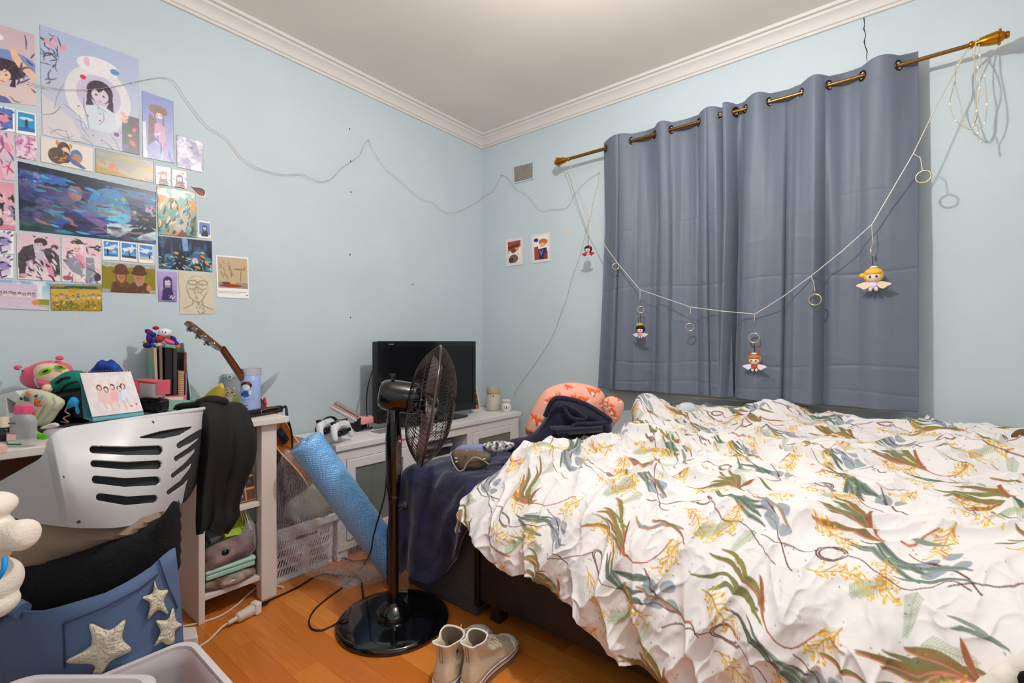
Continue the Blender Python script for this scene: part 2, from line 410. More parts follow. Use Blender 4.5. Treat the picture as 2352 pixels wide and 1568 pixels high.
# crack in the plaster above the curtain, joint in the cornice, chips in the paint
def wallpx(px, py, side, off=.0): return P(px, py, y=W_L-off) if side == 'L' else P(px, py, x=W_R-off)
dark = mat('crack_dark', (38, 32, 30), .9)
cr = [(1984, 40), (1986, 55), (1984, 66), (1989, 80), (1985, 95), (1987, 106), (1992, 118), (1990, 130), (1992, 140)]
struct('trim_7', M().tube([wallpx(*c, 'R', .0005) for c in cr], [.0022, .0016, .0024, .0012, .0026, .0016, .0022, .0014, .001], 5), dark)
chip = mat('bare_plaster', (226, 212, 190), .8)
chips = [(1305, 530, 'R', 8), (527, 448, 'L', 3), (530, 543, 'L', 3), (575, 612, 'L', 3), (580, 660, 'L', 3), (595, 690, 'L', 3.5), (590, 655, 'L', 2), (320, 712, 'L', 4), (403, 716, 'L', 3), (174, 726, 'L', 4), (578, 750, 'L', 3), (661, 512, 'L', 3), (549, 355, 'L', 4), (545, 832, 'L', 3), (576, 832, 'L', 2.5), (1178, 700, 'R', 2), (2205, 975, 'R', 3), (503, 728, 'L', 2), (540, 622, 'L', 2), (1037, 393, 'L', 3)]
m = M()
for px, py, s, r in chips:
    c = wallpx(px, py, s, .0); n = 9; rr = r*c.length/F*.8; a0 = random.random()*6
    U = Vector((1, 0, 0)) if s == 'L' else Vector((0, 1, 0)); N = Vector((0, -1, 0)) if s == 'L' else Vector((-1, 0, 0))
    m.prism([(rr*random.uniform(.6, 1.2)*math.cos(a0+2*PI*k/n), rr*random.uniform(.6, 1.3)*math.sin(a0+2*PI*k/n)) for k in range(n)], c, U, UP, N*.0004)
struct('trim_8', m, chip)
m = M()
for px, py in ((804, 585), (806, 441), (805, 729), (948, 653), (803, 296), (805, 370)):
    c = wallpx(px, py, 'L'); m.cyl(c, c-Vector((0, .0012, 0)), .0045, n=8)
struct('trim_9', m, dark)
# ================================================================== CURTAIN
brass = mat('antique_brass', (150, 112, 62), .32, 1); brasso = mat('finial_gold', (190, 128, 30), .22, 1)
ZR = 2.32; XR = 2.71
yp = lambda px, x=XR: P(px, 400, x=x).y
yl, yr = yp(1303), yp(2262)
rod = thing('curtain_rod', 'long bronze curtain rod with gold finials fixed above the window', 'curtain rod', (XR, (yl+yr)/2, ZR))
obj('pole', M().cyl((XR, yl+.01, ZR), (XR, yr-.03, ZR), .0085, n=20), brass, rod, smooth=True)
obj('pole', M().cyl((XR, yl+.01, ZR), (XR, (yl+yr)/2, ZR), .0105, n=20), brass, rod, smooth=True)
fp = [(0, .008), (.05, .014), (.12, .014), (.16, .009), (.22, .010), (.3, .017), (.5, .022), (.72, .025), (.74, .031), (.79, .031), (.8, .02), (.86, .018), (.9, .012), (.93, .015), (1, .012)]
for s, y in ((1, yl-.02), (-1, yr+.05)):
    obj('finial', M().lathe(fp, (XR, y, ZR), (XR, y+s*.12, ZR)), brasso, rod, smooth=True)
for y in ((yl+yr)/2-.05,):
    b = M().box((W_R-.004, y, ZR), (.008, .03, .06)); b.cyl((W_R-.004, y, ZR), (XR, y, ZR-.014), .006, n=12); b.tube([(XR, y, ZR)+Vector() if 0 else Vector((XR+.016*math.cos(a), y, ZR+.016*math.sin(a))) for a in np.linspace(-PI, 0, 9)], .004, 6)
    obj('bracket', b, brass, rod)
curm = mat('curtain_cloth', (106, 114, 130), .55, bump=.06, bscale=400, sheen=.15)
rim = mat('eyelet_bronze', (92, 62, 40), .3, 1)
def curtain(label, g, e0, e1, sign0, zb0, zb1, seed, bot, pleats=()):
    """g: photo columns of the eyelets; e0,e1: the side edges; the cloth swings to either side of the rod between eyelets"""
    zs = [yp(p) for p in g]; y0, y1 = yp(e0), yp(e1); knots = [y0]+zs+[y1]
    nu = 380; nv = 300; u = np.linspace(0, 1, nu); v = np.linspace(0, 1, nv)
    Y = y0+(y1-y0)*u
    off = np.zeros(nu)
    for i in range(len(knots)-1):
        a, b = knots[i], knots[i+1]; k = (Y-a)/(b-a); mk = (k >= 0) & (k <= 1)
        if i == 0: s = np.cos(k*PI/2)
        elif i == len(knots)-2: s = np.sin(k*PI/2)
        else: s = np.sin(k*PI)
        amp = .034*min(1, abs(b-a)/.10+.35)
        off = np.where(mk, sign0*(-1)**i*s*amp, off)
    Yg, V = np.meshgrid(Y, v); O = np.tile(off, (nv, 1)); U = np.tile(u, (nv, 1))
    soft = 1-.5*np.clip(V*2.2, 0, 1)
    big = (fbm(Yg*7+seed, V*.5, 2, seed)-.5)*.10+(fbm(Yg*19+3, V*.7+seed, 2, seed+5)-.5)*.022
    X = XR-O*soft-big*np.clip(V*3, 0, 1)*1.0
    z0 = 2.363+.010*np.abs(O)/.034
    zb = zb0+(zb1-zb0)*U
    Z = z0*(1-V)+zb*V
    for zc, a in ((1.42, .004), (1.78, .002), (.98, .004), (2.29, .0025), (.865, .003)): X = X+a*np.exp(-((Z-zc-.01*np.sin(Yg*9+zc*7))/.006)**2)*(fbm(Yg*6, V*0+zc, 2, 3)*1.4)
    X = X-(ridge(Yg*5+V*2, V*9, 2, seed+9)**8)*.0022*np.clip(V*2, 0, 1)
    for fp_x, dp_, wd_ in pleats:
        fy = yp(fp_x); k_ = (Yg+bot(U)*V**2*0-fy)/wd_; X = X+dp_*np.exp(-np.abs(k_)**1.5)*np.clip(.15+V*1.6, 0, 1)
    X = np.minimum(X, W_R-.035)
    e = bot(U)*V**2; Y2 = Yg+e
    pos = np.stack([X, Y2, Z], -1)
    t = thing('curtain', label, 'curtain', (XR, (y0+y1)/2, 2.36), 'curtain panels on the rod')
    # eyelet holes: leave out cells inside the ring
    cz = (z0*(1-V)+zb*V)[:-1, :-1]; cy = Yg[:-1, :-1]; hole = np.zeros(cz.shape, bool)
    for q in zs: hole |= ((cy-q)/.011)**2+((cz-ZR)/.019)**2 < 1
    o = npgrid('panel', pos, curm, t, mask=~hole); d = o.modifiers.new('s', 'SOLIDIFY'); d.thickness = .002
    for i, q in enumerate(zs):
        s = sign0*(-1)**i*1.0     # side the cloth comes from before this eyelet
        dirv = Vector((-.55*s*-1, -1, 0)).normalized() if 0 else Vector((s*.8, -.6, 0)).normalized()
        k = M(); n = 28; wdir = Vector((-dirv.x, -dirv.y, 0)); R1 = []
        nrm = Vector((dirv.y, -dirv.x, 0))
        for a in range(n): R1.append(Vector((XR, q, ZR))+dirv*.019*math.cos(2*PI*a/n)+UP*.021*math.sin(2*PI*a/n))
        k.tube(R1, .0042, 8, closed=True)
        obj('eyelet', k, rim, t, smooth=True)
    return t
curtain('grey blue curtain panel hanging left of the centre gap', [1391, 1452, 1503, 1543, 1605, 1655], 1384, 1672, -1, .80, .80, 3, lambda u: .05*(1-u)-.02*u, [(1424, .040, .008), (1465, -.02, .03), (1508, .026, .010), (1540, .018, .008), (1602, .022, .010), (1648, -.035, .030), (1626, .022, .006)])
curtain('grey blue curtain panel hanging right of the centre gap', [1690, 1712, 1768, 1840, 1905, 1980, 2065], 1664, 2110, 1, .80, .795, 11, lambda u: .03*(1-u)+.03*u*0, [(1690, .085, .015), (1670, -.035, .018), (1806, .03, .007), (1830, -.02, .02), (1896, .032, .014), (1874, -.02, .02), (1975, .012, .02)])
# ================================================================== BED
bedm = mat('bed_espresso', (44, 36, 32), .45, bump=.05, bscale=60, var=.2, vscale=20)
bed = thing('bed', 'dark brown double bed standing along the curtained wall', 'bed', (2.08, .25, 0))
BX0, BX1, BY0, BY1 = 1.37, 2.80, 1.28, -.85
obj('side_rail', M().span((BX0, BY1, .085), (BX0+.03, BY0, .34)), bedm, bed, bevel=.004)
obj('side_rail', M().span((BX1-.03, BY1, .085), (BX1, BY0, .34)), bedm, bed, bevel=.004)
obj('end_board', M().span((BX0+.03, BY0-.03, .085), (BX1-.03, BY0, .34)), bedm, bed, bevel=.004)
obj('end_board', M().span((BX0+.03, BY1, .085), (BX1-.03, BY1+.03, .34)), bedm, bed, bevel=.004)
for x in (BX0+.035, BX1-.065):
    for y in (BY0-.03, .2, BY1+.04): obj('leg', M().span((x, y-.05, 0), (x+.055, y, .09)), bedm, bed, bevel=.003)
obj('corner_bracket', M().span((BX0-.012, BY0-.012, .06), (BX0+.02, BY0+.012, .36)), mat('bed_black', (16, 14, 14), .4), bed, bevel=.003)
obj('mattress', M().span((BX0+.04, BY1+.04, .26), (BX1-.03, BY0-.04, .52)), mat('mattress_ticking', (225, 222, 216), .8), bed, bevel=.04, seg=4)
# ------------------------------------------------------------------ printed duvet
def leaf(c, x, y, L, ang, wd, col, edge=None, bend=.15, vein=None):
    p = []; px_, py_ = x, y
    for i in range(9):
        k = i/8; a = ang+bend*(k-.5)*2; p.append((px_/c.w, py_/c.h)); px_ += L/8*math.cos(a); py_ += L/8*math.sin(a)
    wf = lambda k, w_=wd: max(.45, w_*math.sin(PI*min(1, k*.93+.05))**.85)
    if edge: c.stroke([(q[0]+.9/c.w, q[1]+1.6/c.h) for q in p], lambda k: wf(k)+.5, edge, .62)
    c.stroke(p, wf, col, .92)
    if vein: c.stroke(p, .7, vein, .8)
    return p[-1][0]*c.w, p[-1][1]*c.h
def duvet_print(c, s):
    s = s*.76
    """s: samples per metre"""
    rr = random.Random(8)
    olive, olive2, sage, sage2 = (132, 128, 66), (120, 124, 82), (118, 134, 120), (140, 152, 138)
    coral, rust, brown, yel, ora, blue, pale = (212, 120, 98), (178, 84, 58), (88, 44, 34), (226, 176, 36), (214, 122, 28), (138, 150, 166), (176, 186, 160)
    def fan(x, y, a, n=5):
        for i in range(n):
            da = (i-(n-1)/2)*.17+rr.uniform(-.04, .04); L = rr.uniform(.16, .25)*s; wd = rr.uniform(.0062, .0112)*s
            x0 = x+rr.uniform(-.02, .02)*s; y0 = y+rr.uniform(-.02, .02)*s
            leaf(c, x0, y0, L, a+da, wd, rr.choice([olive, olive2, (138, 112, 66), (120, 122, 80)]), coral if rr.random() < .65 else None, rr.uniform(-.3, .3))
        c.stroke([(x/c.w, y/c.h), ((x-.09*s*math.cos(a))/c.w, (y-.09*s*math.sin(a)+.01*s)/c.h), ((x-.17*s*math.cos(a-.5))/c.w, (y-.17*s*math.sin(a-.5))/c.h)], .9, rust, .9)
        leaf(c, x, y, .10*s, a+1.0, .006*s, (158, 96, 64), coral, .3)
    def sagefan(x, y, a):
        for i in range(4):
            leaf(c, x+rr.uniform(-.03, .03)*s, y+(i-1.5)*.03*s, rr.uniform(.16, .25)*s, a+(i-1.5)*.2, rr.uniform(.007, .012)*s, rr.choice([sage, (104, 120, 108), sage2]), None, rr.uniform(-.3, .3), (86, 92, 78))
        q = [(x/c.w, y/c.h)]
        for i in range(5): q.append((q[-1][0]+(-.035*s*math.cos(a)+rr.uniform(-.01, .01)*s)/c.w, q[-1][1]+(-.035*s*math.sin(a)+rr.uniform(-.015, .015)*s)/c.h))
        c.stroke(q, .75, brown, .85)
    def blues(x, y):
        for dx, dy, r in ((0, 0, .028), (.056, -.012, .026), (.026, .044, .031), (.08, .04, .024)):
            c.ell((x+dx*s)/c.w, (y+dy*s)/c.h, r*s/c.w, r*.78*s/c.w, blue, rr.uniform(-.8, .8), .8)
            for _ in range(4): c.ell((x+dx*s+rr.uniform(-.02, .02)*s)/c.w, (y+dy*s+rr.uniform(-.014, .014)*s)/c.h, .0022*s/c.w, .0022*s/c.w, (200, 176, 70), 0, .8)
        c.stroke([(x/c.w, y/c.h), ((x+.03*s)/c.w, (y+.02*s)/c.h), ((x-.05*s)/c.w, (y-.05*s)/c.h)], .7, brown, .75)
    def wattle(x, y, a, L=.17):
        q = []; X, Y = x, y
        for i in range(8):
            q.append((X/c.w, Y/c.h)); X += L*s/8*math.cos(a); Y += L*s/8*math.sin(a); a += rr.uniform(-.2, .2)
            for sg in (-1, 1):
                b = a+sg*rr.uniform(.6, 1.0); l = rr.uniform(.018, .04)*s; ex, ey = X+l*math.cos(b), Y+l*math.sin(b)
                c.stroke([(X/c.w, Y/c.h), (ex/c.w, ey/c.h)], rr.uniform(.5, 1.1), rr.choice([yel, yel, (232, 190, 60), ora]), .8, False)
                for _ in range(3): c.ell((ex+rr.uniform(-.01, .01)*s)/c.w, (ey+rr.uniform(-.01, .01)*s)/c.h, rr.uniform(.002, .0042)*s/c.w, rr.uniform(.0015, .003)*s/c.w, rr.choice([yel, (236, 190, 50), ora]), rr.random()*3, .95)
        c.stroke(q, .6, (206, 150, 50), .8)
    def fern(x, y, a, L=.13):
        for i in range(15):
            k = i/14; X = x+L*s*k*math.cos(a); Y = y+L*s*k*math.sin(a); l = .028*s*(1-k*.75)
            for sg in (-1, 1): b = a+sg*.9; c.stroke([(X/c.w, Y/c.h), ((X+l*math.cos(b))/c.w, (Y+l*math.sin(b))/c.h)], .75, pale, .85, False)
        c.stroke([(x/c.w, y/c.h), ((x+L*s*math.cos(a))/c.w, (y+L*s*math.sin(a))/c.h)], .75, pale, .9, False)
    def loop(x, y):
        for r in (.042, .034):
            c.stroke([((x+r*s*math.cos(t))/c.w, (y+r*.55*s*math.sin(t+.1*r))/c.h) for t in np.linspace(.2, 6.0, 14)], .62, brown, .75)
        q = [((x+.04*s)/c.w, y/c.h)]
        for i in range(7): q.append((q[-1][0]+.045*s/c.w, q[-1][1]+rr.uniform(-.012, .03)*s/c.h))
        c.stroke(q, .62, brown, .75)
        q = [((x-.04*s)/c.w, y/c.h)]
        for i in range(5): q.append((q[-1][0]-.035*s/c.w, q[-1][1]+rr.uniform(-.0, .03)*s/c.h))
        c.stroke(q, .66, brown, .8)
    TX, TY = .50*s, .40*s
    rows = int(c.h/TY)+2; cols = int(c.w/TX)+2
    for r in range(-1, rows):
        for q in range(-1, cols):
            x = q*TX+(r % 2)*TX*.5+rr.uniform(-1, 1)*.015*s; y = r*TY+rr.uniform(-1, 1)*.015*s
            fern(x+.30*s, y+.28*s, 2.4); fern(x+.36*s, y+.32*s, 1.9, .1); fern(x+.10*s, y+.02*s, .4, .12); fern(x+.2*s, y+.36*s, 5.6, .1)
            fan(x+.22*s, y+.10*s, PI+.25+rr.uniform(-.1, .1)); sagefan(x+.36*s, y+.24*s, PI+.35); blues(x+.36*s, y+.20*s)
            wattle(x+.08*s, y+.30*s, .3+rr.uniform(-.3, .3)); wattle(x+.26*s, y+.20*s, 1.3, .13); wattle(x+.42*s, y+.03*s, 2.0, .12)
            loop(x+.12*s, y+.24*s)
            wattle(x+.02*s, y+.12*s, .1+rr.uniform(-.3, .3), .15)
            for _ in range(3): leaf(c, x+rr.random()*TX, y+rr.random()*TY, rr.uniform(.10, .22)*s, PI+rr.uniform(-.1, .45), rr.uniform(.003, .007)*s, rr.choice([olive, olive2, sage, sage2]), coral if rr.random() < .4 else None, rr.uniform(-.35, .35))
            for _ in range(52):
                c.ell((x+rr.random()*TX)/c.w, (y+rr.random()*TY)/c.h, rr.uniform(.0008, .0026)*s/c.w, rr.uniform(.0008, .0022)*s/c.w, rr.choice([(40, 44, 58), (70, 60, 56), yel, (60, 62, 70)]), 0, .85)
    return c
def make_duvet():
    SMP = 500
    NW, NH = 1170, 960
    cv = duvet_print(Cv(NW, NH, (234, 229, 227)), SMP)
    # cross section by arc length (from the curtained wall down to the hem)
    cs = [(2.80, .70), (2.72, .715), (2.5, .69), (2.2, .665), (1.9, .65), (1.68, .635), (1.54, .605), (1.44, .555), (1.355, .48), (1.30, .40), (1.27, .32), (1.25, .24)]
    cp = np.array([(p.x, p.y) for p in spline([Vector((a, b, 0)) for a, b in cs], 12)]); L = np.r_[0, np.cumsum(np.hypot(*np.diff(cp, axis=0).T))]; LT = L[-1]
    b = np.linspace(0, 1, NW)[None, :]; a = np.linspace(0, 1, NH)[:, None]
    # hem line: shorter at the corner, longer further along
    yb = 1.34-2.25*b
    hem = np.interp(-yb, [-1.33, -1.2, -1.0, -.8, -.5, -.1, .5, 1.2], [.87, .91, .955, .985, 1.02, 1.06, 1.08, 1.08])+.012*np.sin(yb*13)+.008*np.sin(yb*31+1)
    aa = a*hem
    S = np.clip(aa, 0, 1)*LT
    X = np.interp(S, L, cp[:, 0]); Z = np.interp(S, L, cp[:, 1]); Z = Z-np.clip(aa-1, 0, 1)*LT
    xl = np.interp(S, np.interp([0, .3, .8, 1.0, 1.2, 1.45, 1.62], [0, 2], [0, 2]), [1.13, 1.17, .98, 1.05, 1.25, 1.345, 1.34])
    yl_ = xl+.012*np.sin(S*37)
    Y = yl_+(-.95-yl_)*b+0*a
    # thickness falls away at the left end; front drape swells out
    ed = (yl_-Y)
    Z = Z-.10*np.clip(1-ed/.10, 0, 1)**2.2
    def g(cx, cy, sx, sy, h): return h*np.exp(-((X-cx)/sx)**2-((Y-cy)/sy)**2)
    top = np.clip((X-1.42)/.2, 0, 1)
    Z = Z+g(2.50, 1.08, .17, .12, .125)+g(2.60, .46, .16, .13, .085)+g(2.66, .12, .14, .3, .03)+g(1.62, 1.12, .13, .14, .05)+g(1.95, .85, .14, .16, .05)+g(1.75, .9, .09, .1, .03)-g(2.28, .9, .14, .2, .03)+g(2.45, -.2, .3, .2, .04)+g(1.5, -.35, .2, .25, .06)
    n1 = (fbm(X*3.1+4, Y*2.6, 3, 5)-.5)*.075; wx = fbm(X*4, Y*4, 2, 21)*.9; wy = fbm(X*4+9, Y*4, 2, 22)*.9
    r1 = ridge(X*4.2+wx+Y*1.4, Y*3.2+wy*1.5, 2, 31)**3; r2 = ridge(X*9+wx*2, Y*5+wy*2, 2, 37)**4; r3 = ridge(X*19+wx*3+Y*5, Y*13+wy*3, 2, 41)**3
    crump = np.exp(-((X-1.78)/.3)**2-((Y-.72)/.45)**2)
    Zn = n1+r1*.052+r2*(.022+.026*crump)+r3*(.010+.014*crump)-.028
    Z = Z+Zn*(.25+.75*top)*np.clip(ed/.05, 0, 1)
    # folds of the front drape, running down towards the hem
    fr = 1-top
    fold = (ridge(Y*6+Z*3.5, Z*1.2, 2, 51)**2*.055+ridge(Y*13-Z*5, Z*3, 2, 55)**3*.026+ridge(Y*21+Z*9, Z*17, 2, 59)**4*.010)
    X = X-fr*(fold+.045*np.sin(np.clip((.6-Z)/.4, 0, 1)*PI)-.02)+0
    tuck = np.clip((a-.985)/.015, 0, 1); X = X+.04*tuck*(1-top); Z = Z+.012*tuck*(1-top)
    tuck2 = np.clip((.012-b)/.012, 0, 1)*np.ones_like(a); Y = Y-.035*tuck2; Z = Z-.02*tuck2
    X = np.minimum(X, W_R-.012)
    pos = np.stack([X, Y, Z], -1)
    sheetm = cmat('duvet_cotton', .75, bump=.15, bscale=260)
    nt = sheetm.node_tree; bs_ = nt.nodes['Principled BSDF']; n1_ = nt.nodes.new('ShaderNodeTexNoise'); n1_.inputs['Scale'].default_value = 13; n1_.inputs['Detail'].default_value = 3; n1_.inputs['Distortion'].default_value = 1.6; n1_.noise_type = 'RIDGED_MULTIFRACTAL'
    tc_ = nt.nodes.new('ShaderNodeTexCoord'); nt.links.new(tc_.outputs['Object'], n1_.inputs['Vector']); bp_ = nt.nodes.new('ShaderNodeBump'); bp_.inputs['Strength'].default_value = .42; bp_.inputs['Distance'].default_value = .012
    nt.links.new(n1_.outputs[0], bp_.inputs['Height']); nt.links.new(bp_.outputs[0], bs_.inputs['Normal'])
    o = npgrid('duvet', pos-np.array([2.05, .25, .66]), sheetm, None, cv.a); o.location = (2.05, .25, .66)
    tag(o, 'white duvet printed with gum leaves and wattle, rumpled over the bed', 'duvet')
make_duvet()
# ================================================================== TV STAND AND WHAT STANDS ON IT
white = mat('white_lacquer', (232, 228, 226), .38)
mat('controller_white', (226, 226, 230), .35)
whited = mat('white_inner', (214, 212, 206), .6)
black = mat('black_gloss', (14, 14, 16), .12, coat=.3); blackm = mat('black_satin', (22, 22, 24), .45)
chrome = mat('chrome', (190, 190, 192), .15, 1)
clearg = mat('cabinet_glass', (150, 158, 148), .05, alpha=.45)
SX0, SX1, SY0, SY1, SZ = 1.285, 2.75, 2.16, 2.575, .585
st = thing('tv_stand', 'low white tv stand with glass doors against the pale blue wall', 'tv stand', ((SX0+SX1)/2, 2.37, 0))
obj('top_board', M().span((SX0-.01, SY0-.012, SZ-.032), (SX1+.012, SY1, SZ)), white, st, bevel=.004)
fr = M(); z0, z1 = .05, SZ-.032
for a in (SX0+.02, 1.765, 2.235, SX1-.02): fr.span((a-.014, SY0+.012, z0), (a+.014, SY1-.01, z1))
fr.span((SX0+.034, SY0+.012, z0), (SX1-.034, SY1-.01, z0+.03)); fr.span((SX0+.034, SY1-.016, z0), (SX1-.034, SY1-.01, z1))
fr.span((SX0+.006, SY0, z1-.05), (SX1-.006, SY0+.012, z1)); fr.span((SX0+.006, SY0, z0), (SX1-.006, SY0+.012, z0+.045))
for a in (SX0+.03, 1.765, 2.235, SX1-.03): fr.span((a-.024, SY0, z0+.045), (a+.024, SY0+.012, z1-.05))
obj('carcass', fr, white, st, bevel=.002)
obj('shelf', M().span((1.779, SY0+.012, .365), (2.221, SY1-.016, .383)), white, st, bevel=.002)
def framed_door(x0, x1, za, zb, knobx):
    d = M(); b = .048; y = SY0-.008
    d.span((x0, y, za), (x0+b, SY0+.01, zb)); d.span((x1-b, y, za), (x1, SY0+.01, zb)); d.span((x0+b, y, za), (x1-b, SY0+.01, za+b)); d.span((x0+b, y, zb-b), (x1-b, SY0+.01, zb))
    o = obj('door', d, white, st, bevel=.003)
    obj('pane', M().span((x0+b, SY0-.002, za+b), (x1-b, SY0+.001, zb-b)), clearg, o)
    obj('knob', M().lathe([(0, .005), (.4, .005), (.5, .012), (.85, .014), (1, .009)], (knobx, y, (za+zb)/2+.04), (knobx, y-.024, (za+zb)/2+.04), 16), mat('dark_knob', (70, 62, 56), .35, 1), o, smooth=True)
framed_door(SX0+.056, 1.739, z0+.047, z1-.052, 1.72)
framed_door(1.791, 2.209, z0+.047, .362, 1.81)
framed_door(2.261, SX1-.056, z0+.047, z1-.052, 2.285)
for a in (SX0+.04, SX1-.04):
    for y in (SY0+.04, SY1-.04): obj('foot', M().span((a-.03, y-.03, 0), (a+.03, y+.03, z0)), white, st, bevel=.003)
# television
TX0, TX1, TY = 1.655, 2.482, 2.35
tvm = thing('television', 'black flat television standing on the white tv stand', 'television', ((TX0+TX1)/2, TY, SZ))
b = M().span((TX0, TY, .622), (TX1, TY+.05, 1.10)); b.span((TX0+.15, TY+.05, .68), (TX1-.15, TY+.085, 1.0)); obj('housing', b, blackm, tvm, bevel=.006)
bz = M(); bw = .03
bz.span((TX0-.001, TY-.008, .62), (TX0+bw, TY, 1.102)); bz.span((TX1-bw, TY-.008, .62), (TX1+.001, TY, 1.102)); bz.span((TX0+bw, TY-.008, 1.068), (TX1-bw, TY, 1.102)); bz.span((TX0+bw, TY-.008, .62), (TX1-bw, TY, .67))
obj('bezel', bz, black, tvm, bevel=.002)
obj('screen', M().span((TX0+bw, TY-.004, .67), (TX1-bw, TY+.001, 1.068)), mat('screen_black', (8, 8, 9), .12), tvm)
obj('maker_mark', M().span((TX0+.075, TY-.0088, 1.082), (TX0+.112, TY-.0078, 1.0865)), mat('mark_grey', (150, 150, 152), .4), tvm)
xm = (TX0+TX1)/2
obj('neck', M().span((xm-.07, TY+.01, SZ+.008), (xm+.07, TY+.045, .66)), blackm, tvm, bevel=.004)
g = M().prism(smoothpoly([(-.24, -.10), (.24, -.10), (.27, .0), (.22, .12), (-.22, .12), (-.27, .0)], 4), (xm, TY+.02, SZ+.0005), (1, 0, 0), (0, 1, 0), (0, 0, .009)); obj('base', g, black, tvm, bevel=.002)
lead = spline([(TX0+.02, TY+.06, .95), (TX0-.015, TY+.07, .83), (TX0-.03, TY+.06, .70), (TX0-.035, TY+.03, .60)], 6); obj('power_lead', M().tube(lead, .0035, 8), blackm, tvm, smooth=True)
pm = P(851, 984, z=SZ); pn_ = P(864, 994, z=SZ)
one('mat', M().span((1.60, 2.24, SZ), (1.98, 2.335, SZ+.004)), mat('felt_grey', (128, 134, 132), .9), 'thin grey mat under the left corner of the television', 'mat', bevel=.0015)
# controllers on a charging dock
def controller(base, yaw, label):
    t = thing('game_controller', label, 'game controller', base, 'game controllers on the charging dock', rot=(math.radians(72), 0, yaw))
    out = [(-.03, .028), (.03, .028), (.058, .026), (.072, .0), (.082, -.045), (.072, -.066), (.056, -.058), (.038, -.018), (-.038, -.018), (-.056, -.058), (-.072, -.066), (-.082, -.045), (-.072, 0), (-.058, .026)]
    o = obj('shell', puff(smoothpoly(out, 4), (0, 0, 0), (1, 0, 0), (0, 1, 0), .021, .006, wid=.024), mat('controller_white', (226, 226, 230), .35), t, smooth=True)
    c = [(-.034, -.018), (.034, -.018), (.042, -.038), (.026, -.046), (-.026, -.046), (-.042, -.038)]
    obj('centre_panel', puff(smoothpoly(c, 3), (0, .002, .003), (1, 0, 0), (0, 1, 0), .016, .006, wid=.02), blackm, t, smooth=True)
    obj('touch_pad', M().box((0, .016, .0225), (.055, .026, .003)), mat('controller_white', ()), t, bevel=.002)
    for s in (-1, 1):
        obj('stick', M().lathe([(0, .006), (.6, .006), (.7, .0105), (1, .010)], (s*.025, -.022, .017), (s*.025, -.022, .034), 16), blackm, t, smooth=True)
        obj('shoulder_button', M().box((s*.05, .03, .003), (.03, .014, .014)), blackm, t, bevel=.004)
    return t
ca = P(748, 1003, z=SZ+.075); cb = P(782, 1003, z=SZ+.07)
dk = P(778, 1014, z=SZ)
one('charging_dock', M().prism([(-.05, 0), (.05, 0), (.038, .038), (-.038, .038)], dk+Vector((-.03, .07, 0)), (1, 0, 0), UP, (0, -.08, 0)), mat('controller_white', ()), 'white charging dock under the two game controllers', 'charging dock', bevel=.004)
R0 = math.radians
controller(dk+Vector((-.055, .03, .088)), R0(28), 'white game controller at the back of the charging dock')
controller(dk+Vector((-.015, -.04, .080)), R0(24), 'white game controller in front with its black panel showing')
hp = P(768, 990, y=2.46); one('headphones', M().tube([hp+Vector((-.03+.052*math.cos(a), .0, .03+.05*math.sin(a))) for a in np.linspace(-.2, PI+.2, 18)], .009, 8).cyl(hp+Vector((-.08, .015, .02)), hp+Vector((-.08, -.015, .02)), .028).cyl(hp+Vector((.02, .015, .02)), hp+Vector((.02, -.015, .02)), .028), blackm, 'black headphones behind the white game controllers', 'headphones', smooth=True)
pk = mat('blush_pink', (236, 160, 156), .5); gt = mat('warm_grey_fabric', (150, 144, 136), .8, bump=.1, bscale=300)
q = P(830, 985, z=SZ)
one('pink_case', M().box(q+Vector((.02, -.03, .056)), (.135, .07, .042), rotm(0, 0, 4)), pk, 'small pink zip case lying left of the television', 'case', bevel=.012, seg=4)
a_ = M().box(q+Vector((-.055, -.05, .04)), (.032, .03, .075), rotm(0, 0, 20)).box(q+Vector((.0, .03, .017)), (.08, .06, .034)); one('power_adaptor', a_, blackm, 'black power adaptor between the game controllers and the pink case', 'adaptor', bevel=.004)
cc = []
for i in range(30): a = i/30*2*PI*2.2; cc.append(q+Vector((.0+.03*math.cos(a)+.01*math.sin(3*a), -.06+.02*math.sin(a), .006+.012*(i % 7)/7)))
one('cable', M().tube(spline(cc, 3), .0028, 6), blackm, 'short black cable coiled in front of the pink case', 'cable', smooth=True)
s_ = P(790, 950, y=2.42)
sl = thing('slipper', 'grey and pink padded slipper leaning above the game controllers', 'slipper', s_, rot=(0, R0(33), R0(-14)))
obj('sole', puff(smoothpoly([(-.075, -.02), (0, -.03), (.07, -.024), (.085, 0), (.07, .024), (0, .03), (-.075, .022), (-.09, 0)], 4), (0, 0, 0), (1, 0, 0), (0, 1, 0), .012, .01, edge=.004, wid=.02), mat('slipper_pale', (214, 206, 204), .7), sl, smooth=True)
obj('trim_band', M().prism(smoothpoly([(-.07, -.026), (.07, -.026), (.084, 0), (.07, .026), (-.07, .026), (-.086, 0)], 3), (0, 0, .010), (1, 0, 0), (0, 1, 0), (0, 0, .006)), pk, sl)
obj('upper', puff(smoothpoly([(-.06, -.024), (.06, -.026), (.08, 0), (.06, .026), (-.06, .024), (-.076, 0)], 4), (0, 0, .026), (1, 0, 0), (0, 1, 0), .016, .008, wid=.014, noise=.002), gt, sl, smooth=True)
one('slipper_stand', M().span((s_.x-.03, s_.y+.0, SZ), (s_.x+.02, s_.y+.05, s_.z-.035)), gt, 'low grey box the slipper leans on', 'box', bevel=.006)
